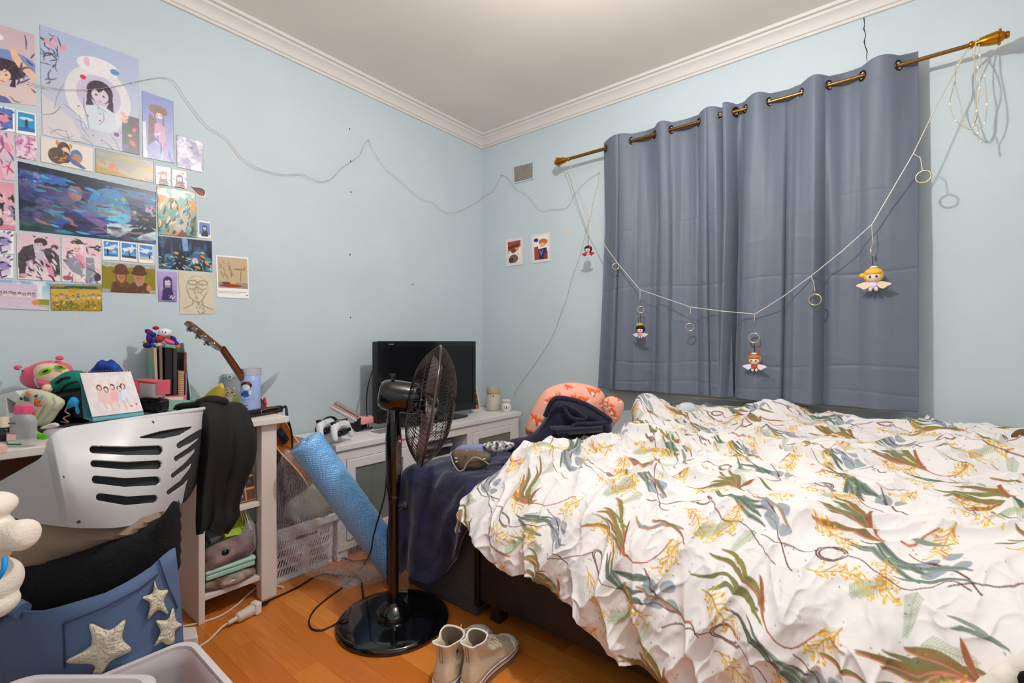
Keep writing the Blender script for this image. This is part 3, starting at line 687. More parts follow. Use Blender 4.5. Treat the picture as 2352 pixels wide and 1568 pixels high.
# photo frame, warmer and burner
cer = mat('stoneware_beige', (208, 200, 178), .35, bump=.04, bscale=40, var=.05); cerw = mat('ceramic_white', (232, 228, 220), .2)
f0 = P(1104, 942, z=SZ)
pf = thing('framed_photo', 'white photo frame half hidden behind the television', 'photo frame', f0+Vector((-.05, 0, .0)), rot=(R0(-12), 0, R0(6)))
k = M(); W2, H2 = .055, .19
k.span((-W2, -.006, 0), (-W2+.014, .006, H2)); k.span((W2-.014, -.006, 0), (W2, .006, H2)); k.span((-W2+.014, -.006, 0), (W2-.014, .006, .014)); k.span((-W2+.014, -.006, H2-.014), (W2-.014, .006, H2)); k.span((-.012, .006, .0), (.012, .05, .10))
obj('frame', k, white, pf, bevel=.002)
cv = Cv(50, 90, (70, 40, 40)).noise((200, 110, 80), .12, .5, .56, 1, 3).noise((30, 26, 34), .1, .52, .58, 1, 9).noise((226, 170, 130), .2, .6, .66, 1, 12)
sheet('picture', cv, [(-W2+.014, -.001, H2-.014), (W2-.014, -.001, H2-.014), (W2-.014, -.001, .014), (-W2+.014, -.001, .014)], cmat('print_gloss', .3), (0, -1, 0), .0008, pf)
w0 = P(1133, 942, z=SZ)
wm = thing('wax_warmer', 'tall beige stoneware wax warmer beside the photo frame', 'wax warmer', w0)
obj('body', M().lathe([(0, .044), (.04, .052), (.3, .056), (.6, .055), (.72, .044), (.76, .044)], w0, w0+UP*.17, 36), cer, wm, smooth=True)
obj('dish', M().lathe([(0, .046), (.1, .052), (.8, .053), (.9, .050), (1, .050), (1, .042), (.5, .03)], w0+UP*.128, w0+UP*.172, 36), mat('stoneware_tan', (190, 172, 136), .4), wm, smooth=True)
d2 = (Vector((0, 0, 0))-Vector((w0.x, w0.y, 0))).normalized(); obj('vent_hole', M().cyl(w0+UP*.112+d2*.05, w0+UP*.112+d2*.0535, .005, n=12), dark, wm)
b0 = P(1163, 945, z=SZ)
bn = thing('oil_burner', 'small white oil burner with a cut leaf pattern', 'oil burner', b0)
obj('body', M().lathe([(0, .026), (.1, .032), (.4, .038), (.62, .034), (.72, .026), (.78, .028), (.9, .037), (1, .036), (1, .03), (.9, .02)], b0, b0+UP*.088, 32), cerw, bn, smooth=True)
side = UP.cross(d2)
for a in (-1, 0, 1): obj('cut_out', M().prism(smoothpoly([(0, -.011), (.004, 0), (0, .012), (-.004, 0)], 3), b0+UP*(.034-.002*abs(a))+d2*(.0352-.0035*abs(a))+side*a*.0115, side*math.cos(a*.5)+UP*math.sin(-a*.5), UP*math.cos(a*.5)+side*math.sin(a*.5), d2*.0025), dark, bn)
# inside the open bay
t = thing('game_console', 'flat black console on the shelf of the tv stand', 'game console', (1.98, 2.35, .383)); obj('casing', M().span((1.83, 2.22, .385), (2.12, 2.50, .435)), blackm, t, bevel=.008); obj('slot', M().span((1.86, 2.217, .408), (1.98, 2.221, .412)), mat('mark_grey', ()), t)
one('paper_stack', M().box((1.98, 2.33, .447), (.3, .22, .018), rotm(0, 0, -9)).box((1.99, 2.33, .462), (.28, .21, .008), rotm(0, 0, 6)), mat('paper_grey', (190, 194, 200), .7), 'loose stack of grey papers on top of the black console', 'papers')
one('eraser', M().box((2.03, 2.22, .475), (.05, .018, .012), rotm(0, 0, 14)), pk, 'small pink bar lying on the papers in the tv stand', 'eraser', bevel=.003)
# ================================================================== PEDESTAL FAN
FB = P(904, 1427, z=0); FB.z = 0
fanm = mat('fan_black', (10, 10, 11), .09, coat=.6); fanp = mat('fan_pole', (26, 17, 14), .16, coat=.4)
fan = thing('pedestal_fan', 'black pedestal fan with a wire cage standing on the wooden floor', 'fan', FB)
R = .215
obj('base', M().lathe([(0, R-.012), (.15, R), (.45, R), (.75, R-.01), (.86, R-.05), (.93, .10), (1, .06)], FB, FB+UP*.03, 72), fanm, fan, smooth=True, angle=60)
obj('base_collar', M().lathe([(0, .068), (.3, .066), (.5, .055), (.75, .04), (.9, .027), (1, .026)], FB+UP*.028, FB+UP*.085, 40), fanm, fan, smooth=True, angle=60)
obj('pole', M().cyl(FB+UP*.08, FB+UP*.50, .0195, n=28), fanp, fan, smooth=True)
obj('clamp_ring', M().lathe([(0, .02), (.1, .0225), (.9, .0225), (1, .02)], FB+UP*.47, FB+UP*.50, 28), fanm, fan, smooth=True)
kd = RT; obj('height_knob', M().lathe([(0, .006), (.5, .006), (.55, .017), (1, .015)], FB+UP*.455+kd*.018, FB+UP*.455+kd*.055, 20), fanm, fan, smooth=True)
hs = M(); rs = []
for z, a, b_ in ((.485, .021, .020), (.52, .026, .026), (.62, .030, .032), (.72, .031, .032), (.79, .026, .028), (.83, .021, .022), (.845, .018, .018)):
    rs.append([FB+UP*z+RT*a*math.cos(2*PI*j/28)*1.02+FW*b_*math.sin(2*PI*j/28) for j in range(28)])
hs.rings(rs); hz = obj('control_housing', hs, fanm, fan, smooth=True, angle=60)
pd = (RT*.82-FW*.57).normalized(); ps = UP.cross(pd)
obj('control_panel', puff(smoothpoly([(0, .085), (.011, .06), (.014, 0), (.011, -.06), (0, -.085), (-.011, -.06), (-.014, 0), (-.011, .06)], 4), FB+UP*.655+pd*.0285, ps, UP, .006, .007, wid=.01), mat('panel_taupe', (96, 84, 80), .35), fan, smooth=True)
obj('power_light', M().ell(FB+UP*.713+pd*.036, .0035), mat('led_red', (255, 30, 30), .4, emit=(255, 40, 40), es=3), fan)
for k in range(3): obj('control_button', M().cyl(FB+UP*(.60+.018*k)+pd*.033, FB+UP*(.60+.018*k)+pd*.037, .0035, n=10), chrome, fan)
AX = (RT*math.cos(R0(11))+FW*math.sin(R0(11))); AX = (AX+UP*-.17).normalized()
CC = P(989, 929, t=1.885)
NB = CC-AX*.135      # front of the motor
neck = [FB+UP*.835, FB+UP*.865, P(918, 938, t=1.87)]
obj('neck', M().tube(neck, [.016, .018, .024], 20), fanm, fan, smooth=True)
MA = P(870, 903, t=1.87)
obj('motor_housing', M().lathe([(0, .022), (.03, .046), (.12, .058), (.3, .0625), (.85, .0625), (.93, .058), (1, .04)], MA, MA+AX*.165, 48), fanm, fan, smooth=True, angle=60)
kb = MA+AX*.055+UP*.06; obj('swing_knob', M().lathe([(0, .006), (.7, .006), (.72, .012), (1, .010)], kb, kb+UP*.026, 18), fanm, fan, smooth=True)
U1 = AX.orthogonal().normalized(); U1 = (UP-AX*UP.dot(AX)).normalized(); U2 = AX.cross(U1)
RC = .236; wire = mat('fan_wire', (92, 82, 76), .25, .8)
def cage(sgn, depth, flat):
    m = M(); N_ = 72
    for k in range(N_):
        a0 = 2*PI*k/N_; p = []
        for i in range(9):
            f = i/8; r = .042+(RC-.042)*f; h = depth*(1-f**2.6)*.92+.008; a = a0+(.45*(1-f) if sgn > 0 else 0)
            p.append(CC+AX*sgn*h+(U1*math.cos(a)+U2*math.sin(a))*r)
        m.tube(p, .0012, 4)
    for r, h in ((.042, depth*.92+.008), (.12, depth*.78+.01), (.19, depth*.40+.012)):
        m.tube([CC+AX*sgn*h+(U1*math.cos(a)+U2*math.sin(a))*r for a in np.linspace(0, 2*PI, 60, endpoint=False)], .0016, 5, closed=True)
    return m
cb_ = obj('rear_cage', cage(-1, .085, 1), wire, fan, smooth=True); cf = obj('front_cage', cage(1, .088, 1), wire, fan, smooth=True)
obj('cage_rim', M().tube([CC+(U1*math.cos(a)+U2*math.sin(a))*RC for a in np.linspace(0, 2*PI, 80, endpoint=False)], .005, 8, closed=True), wire, fan, smooth=True)
obj('badge', M().lathe([(0, .044), (.6, .043), (1, .03)], CC+AX*.082, CC+AX*.094, 32), fanm, cf, smooth=True)
hub = obj('hub', M().lathe([(0, .03), (.2, .042), (.8, .042), (1, .02)], CC-AX*.035, CC+AX*.03, 28), fanm, fan, smooth=True)
obj('motor_shaft', M().cyl(MA+AX*.15, CC-AX*.03, .012, n=16), chrome, fan, smooth=True)
bladem = mat('blade_smoke', (128, 106, 92), .2, coat=.3)
for q3 in range(5):
    a0 = 2*PI*q3/5+.15
    def bf(u, v):
        r = .036+(.205-.036)*u; w = .62*math.sin(PI*(.22+.62*u))**.8; a = a0+(v-.5)*w*1.1+.35*u
        return CC+(U1*math.cos(a)+U2*math.sin(a))*r+AX*((v-.5)*.052*(1-.3*u)-.004)
    obj('blade', M().grid(bf, 10, 8), bladem, fan, smooth=True, solid=.002)
# cord of the fan
cordm = mat('cord_black', (18, 18, 20), .4)
def fl(px, py, h=.004): return P(px, py, z=h)
c1 = [FB+UP*.60-RT*.028, P(887, 1105, t=1.86), P(883, 1140, t=1.85), P(872, 1180, t=1.85), P(858, 1230, t=1.86), P(850, 1270, t=1.88), fl(830, 1303, .02), fl(800, 1337), fl(750, 1375), fl(722, 1400), fl(710, 1425), fl(716, 1443), fl(738, 1447), fl(765, 1436), fl(782, 1424, .03)+UP*.0, fl(800, 1416, .036)]
one('fan_cord', M().tube(spline(c1, 8), .0032, 8), cordm, 'thin black cord falling from the fan housing in a loop on the floor', 'cord', smooth=True)
c2 = [fl(834, 1372, .004), fl(832, 1350), fl(828, 1332), fl(815, 1325), fl(780, 1322), fl(750, 1318), fl(722, 1325), fl(700, 1338), fl(680, 1350), fl(655, 1362), fl(630, 1373), fl(604, 1384, .016)]
one('cord', M().tube(spline(c2, 8), .0042, 8).lathe([(0, .0045), (.3, .008), (1, .009)], fl(618, 1380, .014), fl(600, 1388, .017), 12), cordm, 'thick black power cord running from the fan base to the white plug', 'cord', smooth=True)
# ================================================================== ROLL OF BUBBLE WRAP
def bubble_mat(name, c, alpha, rough, scale):
    m = bpy.data.materials.new(name); m.use_nodes = True; nt = m.node_tree; b = nt.nodes['Principled BSDF']; N = nt.nodes.new
    b.inputs['Base Color'].default_value = (*lin(c), 1); b.inputs['Roughness'].default_value = rough; b.inputs['Alpha'].default_value = alpha
    tc = N('ShaderNodeTexCoord'); v = N('ShaderNodeTexVoronoi'); v.inputs['Scale'].default_value = scale; v.inputs['Randomness'].default_value = .25
    nt.links.new(tc.outputs['Object'], v.inputs['Vector']); bp = N('ShaderNodeBump'); bp.inputs['Strength'].default_value = .9; bp.inputs['Distance'].default_value = .004; bp.invert = True
    nt.links.new(v.outputs['Distance'], bp.inputs['Height']); nt.links.new(bp.outputs[0], b.inputs['Normal'])
    if alpha < 1:
        rp = N('ShaderNodeMapRange'); rp.inputs[1].default_value = .25; rp.inputs[2].default_value = .55; rp.inputs[3].default_value = alpha*.45; rp.inputs[4].default_value = min(1, alpha*1.7)
        nt.links.new(v.outputs['Distance'], rp.inputs[0]); nt.links.new(rp.outputs[0], b.inputs['Alpha'])
    if alpha == 1:
        mx = N('ShaderNodeMix'); mx.data_type = 'RGBA'; mx.inputs[6].default_value = (*lin((150, 212, 255)), 1); mx.inputs[7].default_value = (*lin(c), 1); nt.links.new(v.outputs['Distance'], mx.inputs[0]); nt.links.new(mx.outputs[2], b.inputs['Base Color'])
    MATS[name] = m; return m
bwb = bubble_mat('bubble_blue', (60, 160, 250), 1, .36, 110); bwb.node_tree.nodes['Principled BSDF'].inputs['Coat Weight'].default_value = 1; bwb.node_tree.nodes['Principled BSDF'].inputs['Coat Roughness'].default_value = .34; bwb.node_tree.nodes['Principled BSDF'].inputs['Specular IOR Level'].default_value = 1
bwc = bubble_mat('bubble_clear', (226, 226, 232), .24, .1, 170)
RT0 = P(701, 1013, t=2.04); RB = P(913, 1312, t=2.20); RB.z = max(RB.z, .052)
rl = thing('bubble_wrap_roll', 'blue roll of bubble wrap leaning between desk and tv stand', 'bubble wrap', Vector((RB.x, RB.y, 0)))
dd = (RT0-RB).normalized(); RR = .071
prof_ = [(0, RR*.93), (.01, RR)]+[(.01+.98*i/40, RR*(1+.012*math.sin(i*1.3)+.008*math.sin(i*2.9))) for i in range(1, 40)]+[(.99, RR), (1, RR*.95), (1, RR*.30), (.985, RR*.28)]
obj('roll', M().lathe(prof_, RB, RT0, 64), bwb, rl, smooth=True, angle=60)
uu = (RT*-.8+UP*-.35-FW*.2); uu = (uu-dd*uu.dot(dd)).normalized()
inn = lambda s: RT0.lerp(RB, s)+uu*RR*1.02
outer = spline([P(655, 1033, t=2.05), P(622, 1100, t=2.10), P(612, 1180, t=2.11), P(628, 1260, t=2.11), P(700, 1318, t=2.10), P(765, 1338, t=2.12), P(790, 1352, z=.006)], 8)
def shf(u, v):
    s = v; o = outer[min(len(outer)-1, int(round(s*(len(outer)-1))))]; i_ = inn(min(.98, s)); q = i_.lerp(o, u)
    sg = .05*math.sin(PI*u)*math.sin(PI*v)
    q = q+Vector((-.25, -.6, 0))*sg*.6+FW*(.010*math.sin(u*17+v*5)+.006*math.sin(v*30+u*9))*math.sin(PI*u); q.z = max(q.z, .005); return q
obj('loose_sheet', M().grid(shf, 48, 60), bwc, rl, smooth=True)
# flat clear flap lying on the floor
one('bubble_wrap_offcut', M().grid(lambda u, v: bil([P(765, 1300, z=.006), P(905, 1300, z=.006), P(895, 1330, z=.004), P(790, 1353, z=.004)], 2, 2)[0, 0]*0 + (np.array(P(765, 1300, z=.006))*(1-u)*(1-v)+np.array(P(905, 1298, z=.006))*u*(1-v)+np.array(P(900, 1328, z=.006))*u*v+np.array(P(792, 1354, z=.006))*(1-u)*v), 30, 12), bwc, 'clear bubble wrap end spread flat on the floor near the fan', 'bubble wrap', smooth=True)
# ================================================================== LAUNDRY BASKET
def cutgrid(name, pos, sdf, mt, parent, nu, nv, solid):
    """pos(U,V)->(h,w,3) arrays; sdf(U,V) < 0 is a hole (in metres); rim snapped to the outline"""
    U, V = np.meshgrid(np.linspace(0, 1, nu), np.linspace(0, 1, nv)); d = sdf(U, V); e = 1e-4; p0 = pos(U, V)
    lu = np.linalg.norm(pos(np.clip(U+e, 0, 1), V)-pos(np.clip(U-e, 0, 1), V), axis=-1)/(2*e); lv = np.linalg.norm(pos(U, np.clip(V+e, 0, 1))-pos(U, np.clip(V-e, 0, 1)), axis=-1)/(2*e)
    cell = np.maximum(lu/(nu-1), lv/(nv-1)); k = (np.abs(d) < cell*.62)
    for _ in range(3):
        d1 = sdf(U, V); gu = (sdf(U+e, V)-sdf(U-e, V))/(2*e); gv = (sdf(U, V+e)-sdf(U, V-e))/(2*e); g2 = (gu/lu)**2+(gv/lv)**2+1e-9
        U = np.where(k, U-.9*d1*gu/g2/lu**2, U); V = np.where(k, V-.9*d1*gv/g2/lv**2, V)
    d = sdf(U, V)
    p = pos(np.clip(U, 0, 1), np.clip(V, 0, 1)); dc = (d[:-1, :-1]+d[1:, 1:]+d[:-1, 1:]+d[1:, :-1])/4
    dm = np.minimum(np.minimum(d[:-1, :-1], d[1:, 1:]), np.minimum(d[:-1, 1:], d[1:, :-1])); o = npgrid(name, p, mt, parent, mask=(dm > -cell.min()*.12) | (dc > cell.min()*.1))
    m_ = o.modifiers.new('s', 'SOLIDIFY'); m_.thickness = solid; m_.offset = 0
    return o
bkm = mat('basket_plastic', (222, 222, 222), .35)
K0, K1, KY0, KY1, KZ = .99, 1.27, 2.185, 2.50, .25
bk = thing('laundry_basket', 'white slotted laundry basket on the floor beside the desk leg', 'laundry basket', ((K0+K1)/2, 2.34, 0))
def panel(a, b, cx0, cx1):
    a = np.array(a); b = np.array(b); tp = .02
    Lh = np.linalg.norm(b-a)
    def pos(U, V): return a+(b-a)*U[..., None]+np.array([0, 0, KZ])*V[..., None]+np.array([cx0, cx1, 0])*(V[..., None]*tp)
    def sdf(U, V):
        x = U*Lh; z = V*KZ; d = np.full(x.shape, 1.0)
        for r in range(4):
            zc = .045+r*.044
            for k in range(int(Lh/.0125)):
                xc = .02+k*.0125
                if abs(xc-Lh*.5) < .02 or xc > Lh-.018 or (r == 3 and .30*Lh < xc < .75*Lh): continue
                px_ = x-xc-(z-zc)*.28; dz = np.maximum(np.abs(z-zc)-.013, 0); d = np.minimum(d, np.hypot(px_, dz)-.0031)
        hx = np.abs(x-Lh*.52)-Lh*.19; hz = np.abs(z-.185)-.008; d = np.minimum(d, np.maximum(hx, hz))
        return d
    cutgrid('wall_panel', pos, sdf, bkm, bk, int(Lh/.0016), int(KZ/.0016), .003)
panel((K0, KY0, 0), (K1, KY0, 0), 0, -1); panel((K0, KY1, 0), (K1, KY1, 0), 0, 1); panel((K0, KY0, 0), (K0, KY1, 0), -1, 0); panel((K1, KY0, 0), (K1, KY1, 0), 1, 0)
e = .026; r_ = M(); 
for a, b in (((K0-e, KY0-e), (K1+e, KY0-e)), ((K1+e, KY0-e), (K1+e, KY1+e)), ((K1+e, KY1+e), (K0-e, KY1+e)), ((K0-e, KY1+e), (K0-e, KY0-e))):
    r_.span((min(a[0], b[0])-.008, min(a[1], b[1])-.008, KZ-.035), (max(a[0], b[0])+.008, max(a[1], b[1])+.008, KZ+.004))
obj('rim', r_, bkm, bk, bevel=.006, seg=3)
obj('bottom', M().span((K0, KY0, .004), (K1, KY1, .01)), bkm, bk)
obj('lower_rib', M().span((K0-.004, KY0-.006, .0), (K1+.004, KY0+.002, .018)), bkm, bk, bevel=.003)
# what lies in the basket
one('folded_clothing', puff(smoothpoly([(0, 0), (.24, .01), (.25, .2), (.12, .26), (.02, .22)], 4), (K0+.01, KY0+.03, .14), (1, 0, 0), (0, 1, 0), .12, .02, noise=.012, wid=.08), mat('charcoal_cloth', (44, 44, 50), .9), 'charcoal clothes heaped in the white laundry basket', 'clothes', smooth=True)
one('storage_bag', puff(smoothpoly([(0, 0), (.20, .04), (.24, .14), (.15, .20), (.02, .10)], 4), P(652, 1200, t=2.30), RT, UP, .03, .015, noise=.006, edge=.004, wid=.04), mat('pale_green_bag', (168, 176, 162), .6, bump=.1), 'pale green pouch standing in the laundry basket under the clear wrap', 'pouch', smooth=True)
one('dark_bag', puff(smoothpoly([(0, 0), (.20, 0), (.22, .26), (.12, .36), (.0, .34)], 4), P(636, 1200, t=2.36), RT, UP, .03, .02, noise=.008, edge=.004, wid=.04), mat('dark_bag', (46, 44, 50), .6, c2=(62, 74, 100), var=.1, vscale=9), 'dark navy sports bag standing behind the laundry basket rim', 'bag', smooth=True)
cl_ = [P(820+45*math.cos(a)*(1+.15*math.sin(2.3*a)), 1262+26*math.sin(a), z=.007+.002*k % .01) for k, a in enumerate(np.linspace(0, 4.4*PI, 40))]
one('cable_coil', M().tube(spline(cl_, 3), .003, 6), cordm, 'black cable coiled on the floor under the clear bubble wrap', 'cable', smooth=True)
# ================================================================== GUITAR
GD = Vector((-.53, 0, .85)).normalized(); GW = Vector((0, 1, 0)); GN = Vector((.85, 0, .53)).normalized()
G0 = Vector((1.10, 2.345, .575))
gt_ = thing('acoustic_guitar', 'brown acoustic guitar leaning behind the white desk end', 'guitar', G0)
wood = mat('guitar_wood', (178, 96, 30), .22, var=.18, vscale=6, coat=.5, stretch=(1, 1, 6)); woodd = mat('neck_wood', (128, 60, 22), .3, var=.15, vscale=10, coat=.3); crm = mat('binding_cream', (236, 222, 176), .4)
half = [(.0, -.235), (.09, -.228), (.155, -.18), (.175, -.10), (.150, -.02), (.112, .04), (.118, .10), (.128, .15), (.105, .205), (.05, .228), (0, .232)]
ol = smoothpoly([(x, y) for x, y in half]+[(-x, y) for x, y in half[-2:0:-1]], 4)
def gp(x, y, z): return G0+GW*x+GD*y+GN*z
obj('body', M().prism(ol, gp(0, 0, -.045), GW, GD, GN*.09), wood, gt_, smooth=True, angle=30)
for z in (-.046, .044): obj('binding', M().tube([gp(x*1.004, y*1.004, z+.001) for x, y in ol], .003, 6, closed=True), crm, gt_, smooth=True)
obj('sound_hole', M().cyl(gp(0, .06, .0445), gp(0, .06, .0465), .045, n=32), dark, gt_)
obj('bridge', M().box(gp(0, -.11, .05), (.14, .02, .012), Matrix([GW, GD, GN]).transposed()), woodd, gt_, bevel=.002)
eqp = obj('preamp_panel', M().box(gp(-.127, .105, 0), (.008, .075, .034), Matrix([GW, GD, GN]).transposed()), blackm, gt_, bevel=.006); obj('preamp_display', M().box(gp(-.1315, .118, 0), (.002, .025, .018), Matrix([GW, GD, GN]).transposed()), mat('display_teal', (24, 60, 96), .2), eqp)
nk = [];
for y, w_, h_ in ((.20, .030, .026), (.30, .027, .020), (.46, .024, .017), (.56, .022, .016)):
    nk.append([gp(w_*math.cos(a), y, .040-h_*max(0, math.sin(a))*1.0-(.0 if math.sin(a) > 0 else -.001)) for a in np.linspace(0, 2*PI, 20, endpoint=False)])
obj('neck', M().rings(nk), woodd, gt_, smooth=True)
obj('fretboard', M().prism([(-.028, .15), (.028, .15), (.022, .565), (-.022, .565)], gp(0, 0, .041), GW, GD, GN*.006), mat('fretboard_dark', (44, 30, 24), .5), gt_)
hd_ = (GD*.96-GN*.27).normalized(); hn = GW.cross(hd_)
HO = gp(0, .56, .036)
hk = obj('headstock', M().prism(smoothpoly([(-.023, 0), (-.036, .03), (-.038, .15), (-.025, .172), (0, .178), (.025, .172), (.038, .15), (.036, .03), (.023, 0)], 2), HO, GW, hd_, (GN*.96+GD*.27).normalized()*-.014), woodd, gt_, bevel=.002)
for s in (-1, 1):
    for j in range(3):
        c = HO+hd_*(.045+.045*j)+GW*s*.028-GN*.018
        obj('tuning_machine', M().box(c, (.018, .022, .010), Matrix([GW, hd_, GN]).transposed()).cyl(c, c+GW*s*.022, .0025, n=8).ell(c+GW*s*.026, (.005, .008, .008), nu=10, nv=8), chrome, hk, bevel=.002)
# ================================================================== DESK
deskw = mat('desk_white', (228, 218, 210), .45); DZ = .775
DX0, DX1, DY0, DY1 = -.45, 1.0, 2.06, 2.58
dsk = thing('desk', 'white desk with a shelf unit at its right end', 'desk', (.275, 2.32, 0))
obj('desktop', M().span((DX0, DY0, .748), (DX1, DY1, DZ)), deskw, dsk, bevel=.003)
for y in (2.09, 2.50): obj('leg', M().span((.897, y, 0), (.961, y+.05, .748)), deskw, dsk, bevel=.003)
obj('side_panel', M().span((.667, 2.10, 0), (.689, 2.56, .748)), deskw, dsk, bevel=.002)
obj('side_panel', M().span((DX0+.02, 2.10, 0), (DX0+.042, 2.56, .748)), deskw, dsk, bevel=.002)
obj('shelf', M().span((.689, 2.105, .40), (.897, 2.55, .42)), deskw, dsk, bevel=.002); obj('shelf', M().span((.689, 2.105, .085), (.897, 2.55, .105)), deskw, dsk, bevel=.002)
obj('back_panel', M().span((DX0+.042, 2.545, .35), (.667, 2.56, .748)), mat('desk_knee_shade', (92, 70, 58), .7), dsk)  # brown puts the shade of the knee space into the panel colour
# ---- shelf contents
def pb(name, label, cat, pts, th, mt, y=None, t=None, **k):
    """flat-ish soft thing drawn as an outline on an upright plane at photo distance t"""
    O, U, V, o = pxpoly(pts, t); return one(name, puff(smoothpoly(o, 3), O, U, V, th, **{'res': .012, 'wid': .04, **k}), mt, label, cat, smooth=True)
lime = mat('lime_cover', (158, 186, 24), .5); page = mat('page_edge', (222, 214, 200), .8)
def book(name, label, c, d, Rm, cm, cat='book', strap=None, pagec=None):
    t = thing(name, label, cat, c, rot=Rm.to_euler())
    w_, l, h = d; obj('cover', M().box((0, 0, h/2-.0015), (w_, l, .003)).box((0, 0, -h/2+.0015), (w_, l, .003)).box((-w_/2+.0015, 0, 0), (.003, l, h)), cm, t, bevel=.001)
    obj('pages', M().box((.002, 0, 0), (w_-.008, l-.006, h-.006)), pagec or page, t)
    return t
gy = .105
mintm = mat('mint_plastic', (168, 214, 196), .35)
t = thing('mint_box', 'pale mint plastic box on the lowest desk shelf', 'box', (.79, 2.26, .15))
obj('box_body', M().span((.70, 2.12, .15), (.885, 2.44, .172)), mintm, t, bevel=.006); obj('lid', M().span((.697, 2.117, .172), (.888, 2.443, .192)), mat('mint_lid', (186, 228, 212), .3), t, bevel=.008)
one('wrapped_parcel', puff(smoothpoly([(0, 0), (.185, 0), (.185, .32), (0, .32)], 2), (.70, 2.115, .126), (1, 0, 0), (0, 1, 0), .020, .015, noise=.008, edge=.003, wid=.03), mat('brown_parcel', (112, 74, 48), .35, c2=(176, 160, 150), var=.1, vscale=22, coat=.5), 'crinkled brown parcel in plastic under the mint box', 'parcel', smooth=True)
fur = mat('dusty_fur', (162, 138, 134), .9, bump=.5, bscale=60, c2=(116, 92, 90), var=.1, vscale=14)
t = thing('plush_pouch', 'dusty pink plush pouch with a round black eye on the desk shelf', 'pouch', (.79, 2.22, .193))
obj('pouch_body', puff(smoothpoly([(-.095, 0), (.085, 0), (.095, .05), (.08, .085), (-.07, .082), (-.098, .04)], 4), (.79, 2.16, .196), (1, 0, .14), (0, -.15, 1), .055, .010, wid=.05), fur, t, smooth=True)
ec = Vector((.765, 2.112, .245)); en = Vector((-.2, -1, .15)).normalized()
obj('eye_ring', M().lathe([(0, .024), (.5, .0235), (1, .019)], ec, ec+en*.006, 28), mat('eye_grey', (120, 104, 100), .4), t, smooth=True); obj('eye', M().ell(ec+en*.004, (.016, .008, .016)), black, t, smooth=True)
book('notebook', 'grey hardback book tilted behind the plush pouch', (.765, 2.25, .325), (.10, .15, .028), rotm(38, -8, 12), mat('slate_cover', (88, 94, 104), .6))
gb = thing('lime_notebook', 'lime green notebook leaning in the desk shelf with an elastic strap', 'notebook', (.838, 2.21, .335), rot=rotm(46, 4, -4).to_euler())
obj('cover', M().box((0, 0, .010), (.10, .15, .003)).box((0, 0, -.010), (.10, .15, .003)), lime, gb, bevel=.001); obj('pages', M().box((0, 0, 0), (.094, .144, .017)), mat('lime_page', (176, 196, 70), .7), gb); obj('strap', M().box((.034, 0, 0), (.006, .152, .024)), mat('strap_olive', (96, 112, 20), .6), gb); obj('ribbon', M().tube([(-.03, -.074, -.006), (-.036, -.09, -.02), (-.034, -.10, -.045)], .002, 6), lime, gb)
one('plastic_wrap', puff(smoothpoly([(0, 0), (.05, .01), (.055, .10), (.03, .14), (.0, .10)], 3), (.845, 2.14, .20), (1, 0, 0), (0, .1, 1), .02, .01, noise=.012, wid=.03), mat('clear_crinkle', (186, 186, 190), .15, alpha=.55, bump=.6, bscale=40), 'crumpled clear plastic beside the plush pouch on the shelf', 'plastic bag', smooth=True)
rk = M()
for i in range(5): rk.cyl((.87, 2.13+.03*i, .30), (.845, 2.13+.03*i, .398), .002, n=6)
rk.cyl((.87, 2.12, .305), (.87, 2.26, .305), .0025, n=6); rk.cyl((.847, 2.12, .39), (.847, 2.26, .39), .0025, n=6)
one('wire_rack', rk, white, 'small white wire rack standing under the upper desk shelf', 'rack')
cv = Cv(90, 70, (196, 150, 90)); rr = random.Random(3)
for i in range(4):
    for j in range(3):
        cv.rect(.03+i*.245, .04+j*.325, .235+i*.245, .31+j*.325, rr.choice([(52, 70, 110), (60, 40, 44), (44, 62, 96), (90, 60, 50)])); cv.ell(.13+i*.245, .17+j*.325, .05, .04, rr.choice([(220, 196, 180), (180, 190, 200), (70, 80, 60)]))
sheet('photo_album', cv, [(.745, 2.20, .56), (.892, 2.19, .575), (.892, 2.15, .425), (.735, 2.15, .425)], cmat('print_gloss', .3), (0, -1, .1), .02)
o = bpy.data.objects['photo_album']; tag(o, 'blue and tan photo sheet leaning on the upper desk shelf', 'photo album')
def stack(n, lab, cat, c, d, ang, cl): return one(n, M().box(c, d, rotm(*ang)), mat('m_'+n, cl, .6), lab, cat, bevel=.004)
stack('blue_folder', 'navy blue folder above the photo sheet in the desk', 'folder', (.82, 2.27, .585), (.13, .16, .018), (18, -10, 8), (40, 66, 112))
stack('orange_box', 'small orange and red box on top of the navy folder', 'box', (.81, 2.25, .625), (.07, .09, .03), (14, -10, 20), (216, 120, 54))
stack('green_tin', 'small green tin beside the orange box in the desk', 'tin', (.862, 2.20, .622), (.035, .05, .022), (10, -10, 0), (52, 130, 78))
one('grey_toy', puff(smoothpoly([(0, 0), (.07, .0), (.08, .05), (.04, .09), (.0, .06)], 3), (.815, 2.22, .645), (1, 0, 0), (0, 0, 1), .03, .01, wid=.03), mat('toy_grey', (150, 150, 154), .9), 'round grey soft toy under the desktop edge', 'soft toy', smooth=True)
# ================================================================== DESK ITEMS
def U3(px, py, y): return P(px, py, y=y)
dz = lambda px, py: P(px, py, z=DZ)
one('laptop_bag', M().span((.30, 2.20, DZ), (.66, 2.42, DZ+.022)), mat('bag_black', (20, 19, 20), .6, bump=.2), 'flat black laptop sleeve under the clutter on the desk', 'laptop sleeve', bevel=.01, seg=3)
one('black_case', M().span((.02, 2.25, DZ), (.29, 2.52, DZ+.035)), mat('bag_black', ()), 'black fabric case lying behind the pink capped bottle', 'case', bevel=.012, seg=3)
LZ = DZ+.022
